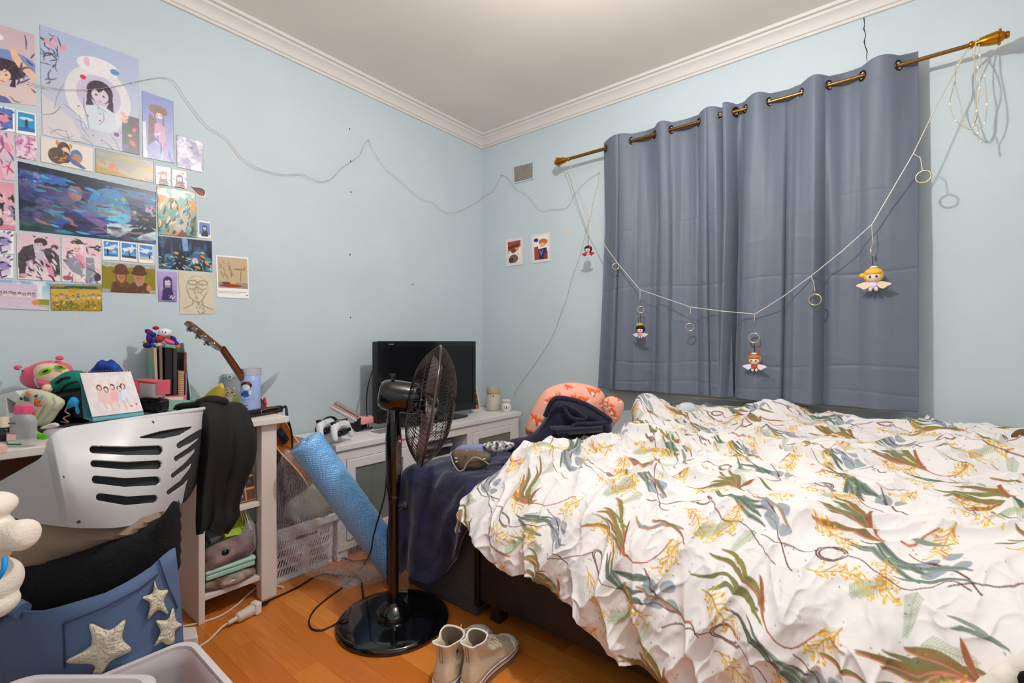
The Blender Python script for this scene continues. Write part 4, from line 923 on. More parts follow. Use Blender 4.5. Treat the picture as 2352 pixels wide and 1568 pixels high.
# calendar
A_, B_, C_, D_ = P(183, 857, t=1.66), P(300, 853, t=1.75), P(329, 944, t=1.69), P(212, 958, t=1.60)
cal = thing('desk_calendar', 'standing desk calendar with a teal base and a pink group picture', 'calendar', (D_+C_)/2-UP*.01)
cv = Cv(130, 100, (238, 228, 226)).noise((226, 212, 214), .05, .4, .6, .6, 4); rr = random.Random(5)
for i, x in enumerate((.28, .40, .53, .66, .74)):
    y = .36+.05*(i % 2); cv.ell(x, y, .05, .055, (60, 34, 34)); cv.ell(x, y+.01, .033, .04, (238, 204, 188)); cv.poly([(x-.06, y+.08), (x+.06, y+.08), (x+.09, y+.34), (x-.09, y+.34)], rr.choice([(246, 182, 190), (228, 232, 244), (240, 200, 200), (206, 220, 240)])); cv.stroke([(x-.04, y+.1), (x-.13+.05*i, y-.20)], 1.5, (240, 206, 190)); cv.stroke([(x+.0, y+.3), (x+.03, y+.48)], 2.2, (238, 196, 180))
for x, y in ((.8, .84), (.9, .81)): cv.ell(x, y, .02, .02, (232, 92, 120))
nrm = (B_-A_).cross(D_-A_).normalized(); nrm = -nrm if nrm.dot(-A_) < 0 else nrm
sheet('front_page', cv, [A_, B_, C_, D_], cmat('print_matt', .6), nrm, .0015, cal)
teal = mat('calendar_teal', (96, 172, 182), .5)
dn = (D_-A_).normalized()*.014
obj('front_board', M().rings([[A_-nrm*.002, B_-nrm*.002, C_+dn-nrm*.002, D_+dn-nrm*.002], [A_-nrm*.006, B_-nrm*.006, C_+dn-nrm*.006, D_+dn-nrm*.006]]), teal, cal)
bk_ = Vector((-.012, .085, 0)); lowL, lowR = D_+dn+bk_+UP*.004, C_+dn+bk_+UP*.004
tb = mat('calendar_teal_dark', (60, 128, 140), .5)
obj('rear_board', M().rings([[A_-nrm*.008, B_-nrm*.008, lowR, lowL], [A_-nrm*.011, B_-nrm*.011, lowR-nrm*.003, lowL-nrm*.003]]), tb, cal)
obj('foot_board', M().rings([[D_+dn, C_+dn, lowR, lowL], [D_+dn-UP*.003, C_+dn-UP*.003, lowR-UP*.003, lowL-UP*.003]]), teal, cal)
wr = M()
for i in range(17):
    c = A_.lerp(B_, (i+.8)/17.6)-nrm*.004+UP*.002; e = (B_-A_).normalized(); wr.tube([c+nrm*.007*math.cos(a)+UP*.007*math.sin(a)*.9 for a in np.linspace(0, 2*PI, 10, endpoint=False)], .0009, 5, closed=True)
obj('wire_binding', wr, mat('bronze_wire', (120, 96, 74), .3, 1), cal)
# blue bandana cloth behind
pb('blue_cloth', 'crumpled bright blue patterned cloth behind the desk calendar', 'cloth', [(203, 858), (222, 838), (232, 826), (246, 829), (256, 825), (268, 834), (276, 843), (280, 848), (279, 856), (250, 872), (215, 870)], .03, mat('bandana_blue', (36, 84, 186), .7, c2=(20, 50, 130), var=.1, vscale=40), t=1.90, noise=.012, res=.008)
one('brown_pot', M().lathe([(0, .03), (1, .045)], P(245, 862, t=1.92)-UP*.07, P(245, 862, t=1.92)+UP*.005, 24), mat('pot_brown', (150, 106, 70), .6), 'brown woven pot holding the blue cloth behind the calendar', 'pot', smooth=True)
# doll
dl = thing('soft_doll', 'soft doll with pink hooded hair and lime sleep mask lying on the pouch', 'doll', P(115, 890, t=1.72))
td = 1.74
def epx(px, py, t, rx, ry, rz, Rm=None): return M().ell(P(px, py, t=t), (rx, ry, rz), Rm)
pink = mat('doll_pink', (232, 96, 124), .85, sheen=.3); skin = mat('doll_skin', (240, 206, 178), .8); grn = mat('doll_green', (14, 132, 112), .85, bump=.2); limem = mat('mask_lime', (150, 214, 30), .6)
RV = Matrix([RT, FW, UP]).transposed()      # columns: right, away, up
Rd = RV @ rotm(0, -12, 0)
obj('hood', M().ell(P(108, 861, t=td+.02), (.088, .052, .052), Rd), pink, dl, smooth=True)
obj('face', M().ell(P(124, 862, t=td-.012), (.070, .036, .042), RV @ rotm(0, 20, 0)), skin, dl, smooth=True)
obj('hair_puff', M().ell(P(75, 856, t=td-.0), (.026, .026, .024), RV, fn=lambda d: 1+.12*math.sin(7*math.atan2(d.x, d.z))), pink, dl, smooth=True)
obj('hair_strand', puff(smoothpoly([(0, 0), (.06, -.01), (.07, -.045), (.03, -.04)], 4), P(84, 870, t=td-.04), RT, UP, .014, .008, wid=.02), pink, dl, smooth=True)
mk = obj('sleep_mask', M().ell(P(103, 853, t=td-.045), (.026, .006, .012), RV @ rotm(0, -22, 0)), limem, dl, smooth=True); obj('mask_print', M().ell(P(104, 852, t=td-.052), (.012, .003, .0035), RV @ rotm(0, -22, 0)), dark, mk, smooth=True)
mk2 = obj('sleep_mask', M().ell(P(139, 843, t=td-.035), (.022, .006, .008), RV @ rotm(0, 10, 0)), limem, dl, smooth=True); obj('mask_print', M().ell(P(139, 842, t=td-.041), (.009, .003, .0025), RV @ rotm(0, 10, 0)), dark, mk2, smooth=True)
obj('torso', puff(smoothpoly([(0, 0), (.05, .04), (.11, .045), (.13, .02), (.12, -.02), (.06, -.03), (.015, -.04)], 4), P(117, 880, t=td-.03), RT, UP, .03, .010, wid=.04), grn, dl, smooth=True)
obj('hand', M().ell(P(109, 892, t=td-.06), .0155), skin, dl, smooth=True)
obj('belt', M().tube([P(140, 896, t=td-.064), P(150, 884, t=td-.068), P(165, 878, t=td-.068), P(178, 877, t=td-.064)], .004, 8), blackm, dl, smooth=True); obj('collar', M().tube([P(128, 880, t=td-.062), P(142, 869, t=td-.062), P(155, 866, t=td-.06), P(160, 868, t=td-.06)], .0045, 8), blackm, dl, smooth=True)
for a, b in (((62, 852), (41, 844)), ((120, 832), (137, 822))):
    m_ = obj('antenna', M().tube([P(a[0], a[1], t=td), P(b[0], b[1], t=td+.01)], .002, 6), mat('antenna_white', (225, 222, 218), .8), dl, smooth=True); obj('antenna_ball', M().ell(P(b[0], b[1], t=td+.01), (.013, .010, .009), RV), pink, m_, smooth=True)
obj('hair_tie', M().ell(P(57, 853, t=td-.01), .009), grn, dl, smooth=True)
obj('hood_stripe', M().tube([P(81, 868, t=td-.040), P(84, 880, t=td-.036), P(90, 889, t=td-.025)], .004, 8), mat('antenna_white', ()), dl, smooth=True)
# pouch with leaf print
pc = thing('leaf_pouch', 'pale green zip pouch printed with coloured leaves beside the bottle', 'pouch', P(100, 980, t=1.58))
O, U, V, o = pxpoly([(62, 896), (80, 893), (112, 900), (137, 912), (145, 920), (143, 932), (118, 968), (103, 980), (88, 976), (50, 955), (40, 935)], 1.62)
obj('pouch_side', puff(smoothpoly(o, 3), O, U, V, .03, .01, wid=.03), mat('pouch_green', (204, 208, 164), .8), pc, smooth=True)
front = [(61, 899), (78, 897), (98, 903), (108, 910), (104, 925), (86, 955), (76, 966), (50, 950), (42, 935)]
O, U, V, o = pxpoly(front, 1.585); obj('pouch_front', puff(smoothpoly(o, 3), O, U, V, .012, .01, wid=.02), mat('pouch_cream', (206, 198, 178), .8), pc, smooth=True)
lf = [((62, 908), (235, 120, 84), .014, -.5), ((57, 920), (96, 84, 110), .016, -.7), ((80, 930), (216, 104, 60), .024, -.9), ((84, 912), (30, 96, 98), .010, .6), ((97, 915), (130, 196, 180), .012, .4), ((48, 918), (40, 40, 46), .008, -.4), ((72, 950), (210, 108, 66), .016, -1.0)]
for (px, py), cl, s, a in lf:
    m_ = M(); c = P(px, py, t=1.566)
    for k in (-1, 0, 1):
        b = a+k*.7+PI/2; e = c+(RT*math.cos(b)+UP*math.sin(b))*s; m_.ell((c+e)/2, (s*.6, .0022, s*.2), RV @ rotm(0, -math.degrees(b), 0), 12, 8)
    obj('leaf_print', m_, mat('leaf%d%d' % (px, py), cl, .8), pc, smooth=True)
obj('zip', M().tube([P(*q, t=1.583) for q in ((122, 912), (126, 925), (118, 942), (106, 956), (92, 972))], .0028, 8), mat('zip_grey', (176, 178, 184), .5), pc, smooth=True)
# bottle with pink cap
clearp = mat('clear_plastic', (214, 214, 216), .08, alpha=.42)
bt = dz(54, 1024); bb = thing('micellar_bottle', 'clear bottle with a hot pink cap at the desk edge', 'bottle', bt)
def rr_ring(c, a, b, n=32, pw=3.0):
    out = []
    for j in range(n):
        q = 2*PI*j/n; cx, sy = math.cos(q), math.sin(q); out.append(c+RT*a*abs(cx)**(2/pw)*(1 if cx > 0 else -1)+FW*b*abs(sy)**(2/pw)*(1 if sy > 0 else -1))
    return out
obj('bottle_body', M().rings([rr_ring(bt+UP*z, a, b) for z, a, b in ((.001, .028, .016), (.005, .034, .019), (.075, .0345, .019), (.088, .031, .018), (.098, .02, .015), (.103, .019, .015))]), clearp, bb, smooth=True)
obj('cap', M().rings([rr_ring(bt+UP*z, a, b) for z, a, b in ((.102, .023, .016), (.124, .022, .0155), (.128, .016, .012))]), mat('cap_pink', (240, 78, 124), .4), bb, smooth=True, angle=25)
lw = -FW*.0203
for z0_, z1_, x0_, x1_, cl in ((.020, .045, -.031, -.002, (242, 214, 206)), (.041, .045, -.031, -.002, (236, 110, 90)), (.007, .012, -.029, .014, (24, 120, 72)), (.072, .076, -.026, -.004, (70, 110, 66)), (.008, .022, -.026, .004, (220, 214, 206))):
    c = bt+lw*(1 if z1_-z0_ > .01 else 1.02)+RT*(x0_+x1_)/2+UP*(z0_+z1_)/2; obj('label', M().box(c, (x1_-x0_, .0006, z1_-z0_), RV), mat('lab%d' % int(z0_*1000+cl[0]), cl, .5), bb)
nb = dz(9, 1012); nt_ = thing('serum_bottle', 'small black bottle with a cream cap at the left desk edge', 'bottle', nb)
obj('bottle_body', M().lathe([(0, .017), (.05, .02), (.85, .02), (1, .014)], nb, nb+UP*.045, 28), black, nt_, smooth=True); obj('cap', M().lathe([(0, .0135), (.95, .013), (1, .012)], nb+UP*.045, nb+UP*.078, 24), mat('cap_cream', (226, 210, 180), .5), nt_, smooth=True)
obj('letter_mark', M().box(nb-FW*.0203+UP*.022, (.006, .0006, .006), RV), white, nt_)
one('pink_box', M().box(dz(0, 1040)+UP*.012, (.02, .03, .024), rotm(0, 0, 20)), mat('blush', (238, 196, 184), .6), 'tiny pale pink box at the left edge of the desk', 'box', bevel=.002)
hb = P(2, 905, t=1.66)
one('paper_house', M().prism([(-.06, -.02), (.05, .012), (.082, -.022), (.05, -.030), (.02, -.012), (.02, -.085), (-.06, -.095)], hb, RT, UP, FW*.05), mat('paper_white', (226, 224, 222), .7), 'folded white cardboard house standing at the left wall side of the desk', 'paper model', bevel=.001)
one('hair_clip', M().tube(spline([dz(18, 1010)+UP*.012, dz(26, 1000)+UP*.02, dz(32, 1008)+UP*.012, dz(24, 1020)+UP*.008], 5, True), .004, 8, closed=True), mat('clip_aqua', (150, 190, 184), .2, alpha=.7), 'small aqua hair clip between the black and the clear bottle', 'hair clip', smooth=True)
sc_ = puff(smoothpoly([(0, 0), (.012, .006), (.03, -.004), (.05, -.006), (.055, -.035), (.04, -.042), (.026, -.026), (.014, -.006)], 4), dz(74, 1008)+UP*.024, RT, UP, .006, .004, wid=.008); one('scoop', sc_, mat('neon_green', (112, 220, 40), .35), 'neon green plastic scoop half hidden by the white chair', 'scoop', smooth=True)
one('tissue', puff(smoothpoly([(0, 0), (.04, .002), (.065, .010), (.05, .020), (.02, .012)], 3), P(92, 984, t=1.57), RT, UP, .012, .005, noise=.007, wid=.02), mat('paper_white', ()), 'crumpled white tissue in front of the leaf pouch', 'tissue', smooth=True)
pb('black_tote', 'black glossy bag slumped between doll and calendar', 'bag', [(120, 905), (150, 896), (185, 890), (205, 920), (208, 965), (170, 972), (130, 975), (112, 960)], .03, mat('tote_black', (16, 15, 18), .3, bump=.5, bscale=30), t=1.70, noise=.006)
one('charm_chain', M().tube(spline([P(158, 930, t=1.645), P(150, 944, t=1.64), P(160, 952, t=1.645), P(146, 960, t=1.64), P(158, 970, t=1.64), P(140, 968, t=1.64)], 6), .003, 6), mat('rose_metal', (190, 150, 140), .3, 1), 'small rose metal chain hanging on the black bag', 'chain', smooth=True)
pb('blue_tag', 'bright blue soft tag hanging on the black bag', 'bag tag', [(158, 918), (170, 911), (182, 920), (180, 932), (183, 948), (176, 950), (171, 934), (154, 938)], .008, mat('tag_blue', (34, 160, 222), .5), t=1.64, res=.006, wid=.012)
one('white_sweets_jar', M().lathe([(0, .028), (.3, .034), (.8, .03), (1, .02)], dz(108, 1008)+FW*.03, dz(108, 1008)+FW*.03+UP*.03, 20), mat('jar_mauve', (196, 180, 186), .4), 'low mauve jar behind the green scoop', 'jar', smooth=True)
# pencil case and black pouch
pq = P(342, 938, t=1.80)
one('black_pouch', M().box(P(352, 930, t=1.83)+UP*.0, (.10, .05, .055), RV @ rotm(0, 4, 0)), mat('pouch_black', (20, 18, 20), .25, bump=.5, bscale=30), 'glossy black pouch under the pink and white pencil case', 'pouch', bevel=.014, seg=4)
pcz = thing('pencil_case', 'pink and white pencil case on top of the black pouch', 'pencil case', P(345, 905, t=1.81))
obj('case_body', M().box(P(346, 892, t=1.82), (.105, .05, .060), RV @ rotm(0, 2, -18)), mat('case_white', (232, 222, 222), .5), pcz, bevel=.010, seg=4)
obj('top_band', M().box(P(346, 878, t=1.82)+UP*.004, (.108, .052, .014), RV @ rotm(0, 2, -18)), mat('case_red', (226, 92, 96), .5), pcz, bevel=.006, seg=3)
for q in ((313, 893), (376, 889)): obj('piping', M().box(P(*q, t=1.80), (.004, .05, .056), RV @ rotm(0, 2, -18)), mat('piping_rose', (214, 90, 110), .5), pcz, bevel=.002)
# magazine file and its contents
mint = mat('file_mint', (142, 190, 172), .6)
f0 = P(398, 944, t=1.99); mf = thing('magazine_file', 'mint green magazine file holding folders and notebooks', 'magazine file', f0)
FD = Vector((.13, .99, 0)).normalized(); FR = Vector((.99, -.13, 0)).normalized(); FM = Matrix([FR, FD, UP]).transposed()
def fbox(x0, x1, z0_, z1_, y0_, y1_): return M().box(f0+FR*(x0+x1)/2+FD*(y0_+y1_)/2+UP*(z0_+z1_)/2, (x1-x0, y1_-y0_, z1_-z0_), FM)
side = [(0, 0), (.22, 0), (.22, .285), (.16, .285), (0, .055)]
for x in (-.062, .060): obj('side_panel', M().prism(side, f0+FR*x, FD, UP, FR*.003), mint, mf)
obj('front_panel', M().prism([(-.062, 0), (.063, 0), (.063, .038), (.045, .044), (.0, .046), (-.02, .054), (-.062, .055)], f0, FR, UP, FD*.003), mint, mf)
obj('bottom_panel', fbox(-.062, .063, 0, .003, 0, .22), mint, mf); obj('back_panel', fbox(-.062, .063, 0, .285, .217, .22), mint, mf)
def card(n, l, c, x0, x1, h, y0_, cl, ang=0, cat='folder', z=.004, d=.17):
    m = M().box((0, 0, h/2), (x1-x0, d, h)); Rm = FM @ rotm(0, ang, 0); b = f0+FR*(x0+x1)/2+FD*(y0_+d/2)+UP*z; m.v = [Rm @ p+b for p in m.v]; return one(n, m, mat('f_'+n, cl, .6), l, cat, bevel=.001)
card('kraft_folder', 'beige document folder leaning in the mint magazine file', 0, -.054, -.044, .262, .03, (188, 172, 146), -2)
card('grey_folder', 'grey brown folder next to the beige one in the magazine file', 0, -.040, -.030, .270, .025, (122, 104, 92), -1)
card('black_binder', 'thick black binder in the middle of the magazine file', 0, -.026, .000, .262, .02, (14, 13, 14), 0, 'binder')
card('charcoal_binder', 'charcoal binder beside the black one in the magazine file', 0, .003, .016, .258, .022, (52, 52, 54), 0, 'binder')
card('maroon_folder', 'tall maroon folder at the right of the magazine file', 0, .045, .055, .24, .05, (120, 70, 72), 0)
sn = thing('spiral_notebook', 'spiral notebook with gold and white wire in the magazine file', 'notebook', f0+FR*.03+UP*.004)
obj('cover', fbox(.020, .042, .004, .165, .025, .17), mat('nb_gold', (190, 130, 60), .5), sn); m_ = M()
for i in range(20): m_.tube([f0+FR*(.031+.007*math.cos(a))+FD*(.022+.003*math.sin(a))+UP*(.012+.0078*i) for a in np.linspace(0, 2*PI, 8, endpoint=False)], .0011, 5, closed=True)
obj('wire_spiral', m_, mat('wire_white', (226, 222, 216), .3), sn); card('violet_notebook', 'slim violet notebook behind the spiral one', 0, .0455, .052, .15, .02, (150, 110, 160), 0, 'notebook', d=.02)
one('pink_card', fbox(-.03, .045, .03, .064, .006, .009), mat('card_coral', (236, 110, 120), .6), 'coral pink card sticking out at the front of the magazine file', 'card'); one('white_card', fbox(-.04, .036, .03, .058, .0035, .0055), page, 'white card in front of the coral pink one', 'card')
# soft toys heaped on the binders: plain coloured felt dolls
TT = 2.03
def felt(name, lab, bits):
    t = thing(name, lab, 'soft toy', P(*bits[0][1], t=TT), 'felt dolls heaped on the folders'); 
    for nm, q, r, cl in bits: obj(nm, M().ell(P(q[0], q[1], t=TT+(q[2] if len(q) > 2 else 0)), r, RV @ rotm(0, q[3] if len(q) > 3 else 0, 0), 18, 12), mat('felt%d_%d_%d' % cl, cl, .85), t, smooth=True)
felt('felt_doll', 'round white felt doll with a red cap and blue shirt on the black binder', [('head', (378, 764), (.026, .02, .019), (240, 238, 240)), ('cap', (358, 753), (.012, .012, .008), (176, 30, 44)), ('body', (367, 778, -.01), (.016, .014, .014), (206, 40, 40)), ('shirt', (356, 781, -.01), (.012, .012, .016), (24, 76, 176)), ('eye', (373, 762, -.019), (.002, .002, .003), (20, 20, 24)), ('eye', (380, 763, -.019), (.002, .002, .003), (20, 20, 24))])
felt('felt_doll', 'purple winged felt doll hanging at the left of the heap', [('body', (344, 776), (.012, .012, .026, 20) and (.013, .012, .028), (96, 30, 130)), ('hood', (342, 762, .0, 30), (.018, .012, .010), (104, 40, 120)), ('box', (339, 793, -.01), (.018, .014, .012), (32, 44, 110)), ('ribbon', (333, 786, -.01), (.010, .008, .006), (226, 160, 40))])
felt('felt_doll', 'pink and gold felt doll lying across the binders at the right', [('body', (389, 785, -.01, 18), (.024, .014, .010), (240, 92, 150)), ('hat', (384, 778, .01, 10), (.020, .014, .012), (190, 130, 40)), ('head', (388, 763, .01), (.011, .01, .012), (242, 240, 242)), ('sleeve', (402, 786, .0, 40), (.020, .010, .009), (70, 40, 140)), ('shoe', (409, 796, .0), (.008, .008, .010), (226, 120, 60))])
felt('felt_doll', 'small white and blue felt doll under the others on the beige folder', [('body', (368, 792, 0), (.020, .014, .014), (232, 230, 226)), ('leg', (352, 791, -.01), (.010, .010, .010), (40, 90, 190))])
felt('felt_doll', 'dark blue felt doll with a gold trim in the middle of the heap', [('body', (372, 773, .012), (.022, .014, .014), (36, 50, 130)), ('trim', (383, 770, .0), (.012, .008, .006), (214, 160, 60)), ('arm', (398, 776, .0, 35), (.016, .008, .007), (52, 44, 140)), ('fringe', (352, 768, .0, 20), (.012, .010, .010), (30, 60, 150)), ('badge', (356, 789, -.014), (.006, .004, .006), (236, 200, 60))])
# yellow pouch, tumblers, plastic bag, straightener
pb('yellow_pouch', 'yellow satin pouch standing behind the clear tumbler', 'pouch', [(463, 920), (478, 900), (500, 884), (512, 880), (516, 905), (512, 922), (485, 924)], .018, mat('satin_yellow', (236, 196, 78), .35), t=2.26, wid=.03)
tp = dz(536, 934); tb_ = thing('clear_tumbler', 'clear tumbler with small printed stickers and a green lid tag', 'tumbler', Vector((tp.x, tp.y, DZ)))
TB = Vector((tp.x, tp.y, DZ)); hT = .165
obj('cup', M().lathe([(0, .040), (.03, .046), (.86, .048), (.9, .046)], TB, TB+UP*hT, 40), mat('tumbler_clear', (200, 200, 212), .08, alpha=.5), tb_, smooth=True)
obj('lid', M().lathe([(0, .049), (.6, .050), (1, .047)], TB+UP*hT*.9, TB+UP*hT*1.0, 40), mat('lid_clear', (200, 200, 212), .15, alpha=.75), tb_, smooth=True)
def wrap(c, R_, a0, a1, z0_, z1_, mt, nm, par, n=10): obj(nm, M().grid(lambda u, v: c+(FW*-math.cos(a0+(a1-a0)*u)+RT*math.sin(a0+(a1-a0)*u))*R_+UP*(z0_+(z1_-z0_)*v), n, 2), mt, par, smooth=True, solid=.0006)
wrap(TB, .0485, -.15, .45, .0, .055, mat('st_cream', (232, 220, 196), .5), 'sticker', tb_); wrap(TB, .0485, .45, 1.0, .022, .07, mat('st_lime', (170, 206, 100), .5), 'sticker', tb_)
cv = Cv(60, 40, (222, 214, 206)); rr = random.Random(12)
for _ in range(26): cv.ell(rr.random(), rr.random(), .05, .05, rr.choice([(120, 90, 60), (170, 190, 120), (240, 236, 226), (60, 50, 44), (200, 170, 90)]))
k = bil([(0, 0, 0)]*4, 40, 60); v_, u_ = np.mgrid[0:1:40j, 0:1:60j]; an = -.9+1.6*u_
k = np.array(TB)+(-np.array(FW)*np.cos(an)[..., None]+np.array(RT)*np.sin(an)[..., None])*.0487+np.array([0, 0, 1])*((.10-.045*v_)[..., None]); npgrid('sticker', k, cmat('print_gloss', .3), tb_, cv.a)
obj('handle_ring', M().tube([TB+FW*-.047+RT*.006+RT*.026*math.cos(a)+UP*(.075+.026*math.sin(a)) for a in np.linspace(0, PI, 14)], .0022, 6), mat('ring_gold', (196, 166, 90), .4), tb_, smooth=True)
obj('lid_tag', M().cyl(TB-FW*.050+UP*.152+RT*.012, TB-FW*.0515+UP*.152+RT*.012, .013, n=24), mat('tag_white', (232, 236, 226), .5), tb_); obj('lid_tag', M().cyl(TB-FW*.0516+UP*.152+RT*.012, TB-FW*.0522+UP*.152+RT*.012, .008, n=24), mat('tag_green', (84, 170, 96), .5), tb_)
q = P(576, 944, z=DZ); C2 = Vector((q.x, q.y, DZ)); hC = .20; t2 = thing('blue_tumbler', 'tall pale blue tumbler with a printed picture band', 'tumbler', C2)
obj('cup', M().lathe([(0, .040), (.03, .042), (.84, .0435), (.86, .040)], C2, C2+UP*hC, 40), mat('cup_periwinkle', (160, 180, 226), .3), t2, smooth=True); obj('rim', M().lathe([(0, .0435), (.1, .045), (.3, .044), (1, .045), (1, .042), (.2, .041)], C2+UP*hC*.84, C2+UP*hC, 40), mat('lid_clear', ()), t2, smooth=True)
cv = Cv(70, 80, (160, 180, 226)); cv.ell(.5, .25, .40, .22, (44, 38, 50)); cv.ell(.5, .34, .28, .17, (232, 232, 238)); cv.ell(.66, .12, .12, .1, (170, 50, 60)); cv.ell(.5, .7, .26, .2, (36, 92, 188)); cv.ell(.78, .62, .1, .14, (226, 220, 214)); cv.ell(.2, .72, .1, .1, (60, 50, 60))
v_, u_ = np.mgrid[0:1:80j, 0:1:70j]; an = -.75+1.5*u_
npgrid('picture_band', np.array(C2)+(-np.array(FW)*np.cos(an)[..., None]+np.array(RT)*np.sin(an)[..., None])*.0440+np.array([0, 0, 1])*((.145-.085*v_)[..., None]), cmat('print_gloss', .3), t2, cv.a)
for z_, a, b in ((.030, -.12, .02), (.030, .1, .2), (.018, -.22, .24), (.012, -.22, .24)): wrap(C2, .0437, a, b, z_, z_+.004, mat('ink', (54, 56, 76), .5), 'lettering', t2, 4)
pb('clear_bag', 'crinkled clear plastic sleeve leaning on the blue tumbler', 'plastic bag', [(594, 905), (600, 885), (615, 872), (632, 858), (642, 853), (634, 872), (618, 892), (600, 912)], .006, mat('clear_crinkle', ()), t=2.26, noise=.008, wid=.02)
one('red_cone', M().cyl(dz(600, 941)+FW*.03, dz(600, 941)+FW*.03+UP*.055, .016, .004), mat('cone_red', (210, 40, 36), .5), 'small red cone behind the hair straightener', 'cone', smooth=True)
one('mint_strip', M().box(P(450, 922, t=2.2), (.09, .02, .02), RV), mint, 'mint green strip of card right of the magazine file', 'card', bevel=.002)
s0, s1 = dz(556, 962)+UP*.016, dz(645, 946)+UP*.016
hsn = thing('hair_straightener', 'black and rose gold hair straightener at the desk corner', 'hair straightener', (s0+s1)/2-UP*.016)
sd = (s1-s0).normalized(); sw = sd.cross(UP).normalized(); SM = Matrix([sd, sw, UP]).transposed()
obj('lower_arm', M().box((s0+s1)/2-UP*.007, ((s1-s0).length, .03, .014), SM), blackm, hsn, bevel=.005, seg=3); obj('upper_arm', M().box((s0+s1)/2+UP*.009, ((s1-s0).length*.98, .03, .013), SM), blackm, hsn, bevel=.005, seg=3)
rg = mat('rose_gold', (222, 150, 100), .25, 1); ctr = (s0+s1)/2+sd*.03+UP*.002
for s in (sw,):
    for sg in (-1, 1): pts = [ctr+sd*.052*math.copysign(abs(math.cos(a))**.5, math.cos(a))+UP*.010*math.copysign(abs(math.sin(a))**.7, math.sin(a))+sw*sg*.0155 for a in np.linspace(0, 2*PI, 24, endpoint=False)]; obj('trim_ring', M().tube(pts, .0012, 6, closed=True), rg, hsn, smooth=True)
cb3 = spline([s1+sd*.004, s1+sd*.03+UP*.003, P(660, 962, t=2.16), P(668, 985, t=2.18), P(671, 1010, t=2.22), P(671, 1033, t=2.24), P(668, 1060, t=2.26)], 8); obj('power_lead', M().tube(cb3, [.006 if i < 22 else .0042 for i in range(len(cb3))], 8), blackm, hsn, smooth=True)
# ================================================================== CHAIR
from bisect import bisect
plast = mat('chair_white', (196, 196, 198), .32)
ST = [  # photo outline of the shell with distance: top, bottom
 ((-75, 1150, 1.20), (-60, 1192, 1.21)), ((0, 1106, 1.15), (8, 1183, 1.16)), ((60, 1072, 1.115), (75, 1198, 1.13)), ((98, 1048, 1.09), (130, 1206, 1.10)),
 ((112, 1014, 1.085), (152, 1208, 1.085)), ((124, 998, 1.09), (168, 1210, 1.085)), ((150, 986, 1.11), (200, 1211, 1.09)), ((230, 973, 1.165), (262, 1211, 1.12)), ((300, 962, 1.22), (310, 1204, 1.16)),
 ((360, 953, 1.28), (348, 1194, 1.21)), ((410, 946, 1.34), (385, 1176, 1.28)), ((445, 941, 1.40), (420, 1150, 1.36)), ((470, 937, 1.47), (450, 1098, 1.46))]
NS = len(ST)
def cr1(vals, u):
    x = np.clip(u, 0, 1)*(len(vals)-1); i = np.clip(np.floor(x).astype(int), 0, len(vals)-2); f = x-i; v = np.array(vals, float)
    a, b, c, d = v[np.clip(i-1, 0, None)], v[i], v[i+1], v[np.clip(i+2, None, len(v)-1)]
    return .5*(2*b+(c-a)*f+(2*a-5*b+4*c-d)*f*f+(3*b-a-3*c+d)*f**3)
def shell_px(U, V):
    o = []
    for k in range(3): o.append(cr1([s[0][k] for s in ST], U)*(1-V)+cr1([s[1][k] for s in ST], U)*V)
    body = np.clip((U-.3)/.1, 0, 1)
    o[2] = o[2]-.030*np.sin(PI*V)*body
    return o
def pxpos(o):
    X, Y, T_ = o; r = (X-1176)/F; u = (784-Y)/F; fw, rt = np.array(FW), np.array(RT)
    return (fw+rt*r[..., None]+np.array([0, 0, 1])*u[..., None])*T_[..., None]+np.array([0, 0, CAMH])
def segd(X, Y, pts):
    d = np.full(X.shape, 1e9)
    for i in range(len(pts)-1):
        (x0, y0, r0), (x1, y1, r1) = pts[i], pts[i+1]; dx, dy = x1-x0, y1-y0
        t = np.clip(((X-x0)*dx+(Y-y0)*dy)/(dx*dx+dy*dy), 0, 1); d = np.minimum(d, np.hypot(X-x0-dx*t, Y-y0-dy*t)-(r0+(r1-r0)*t))
    return d
SLOTS = [[(214, 1033, 9), (290, 1036, 10), (362, 1034, 11)], [(215, 1065, 8), (290, 1070, 9), (361, 1067, 10)], [(219, 1101, 9), (285, 1108, 10), (357, 1104, 10)], [(229, 1141, 9), (290, 1150, 10), (352, 1145, 9)],
 [(322, 1005, 2), (370, 999, 9), (410, 991, 8), (438, 981, 2)],
 [(410, 1023, 7), (437, 1007, 8), (458, 993, 7)], [(403, 1053, 6), (432, 1034, 6), (456, 1012, 5)], [(396, 1092, 6), (425, 1068, 6), (450, 1038, 5)], [(386, 1130, 6), (415, 1108, 6), (443, 1070, 5)]]
def slot_sdf(U, V):
    X, Y, T_ = shell_px(U, V); d = np.full(X.shape, 1e9)
    for s in SLOTS: d = np.minimum(d, segd(X, Y, s))
    return d*T_/F
ch = thing('desk_chair', 'white plastic desk chair with a slotted back in front of the desk', 'chair', (.30, 1.72, 0))
o_ = cutgrid('back_shell', lambda U, V: pxpos(shell_px(U, V)), slot_sdf, plast, ch, 600, 260, .006)
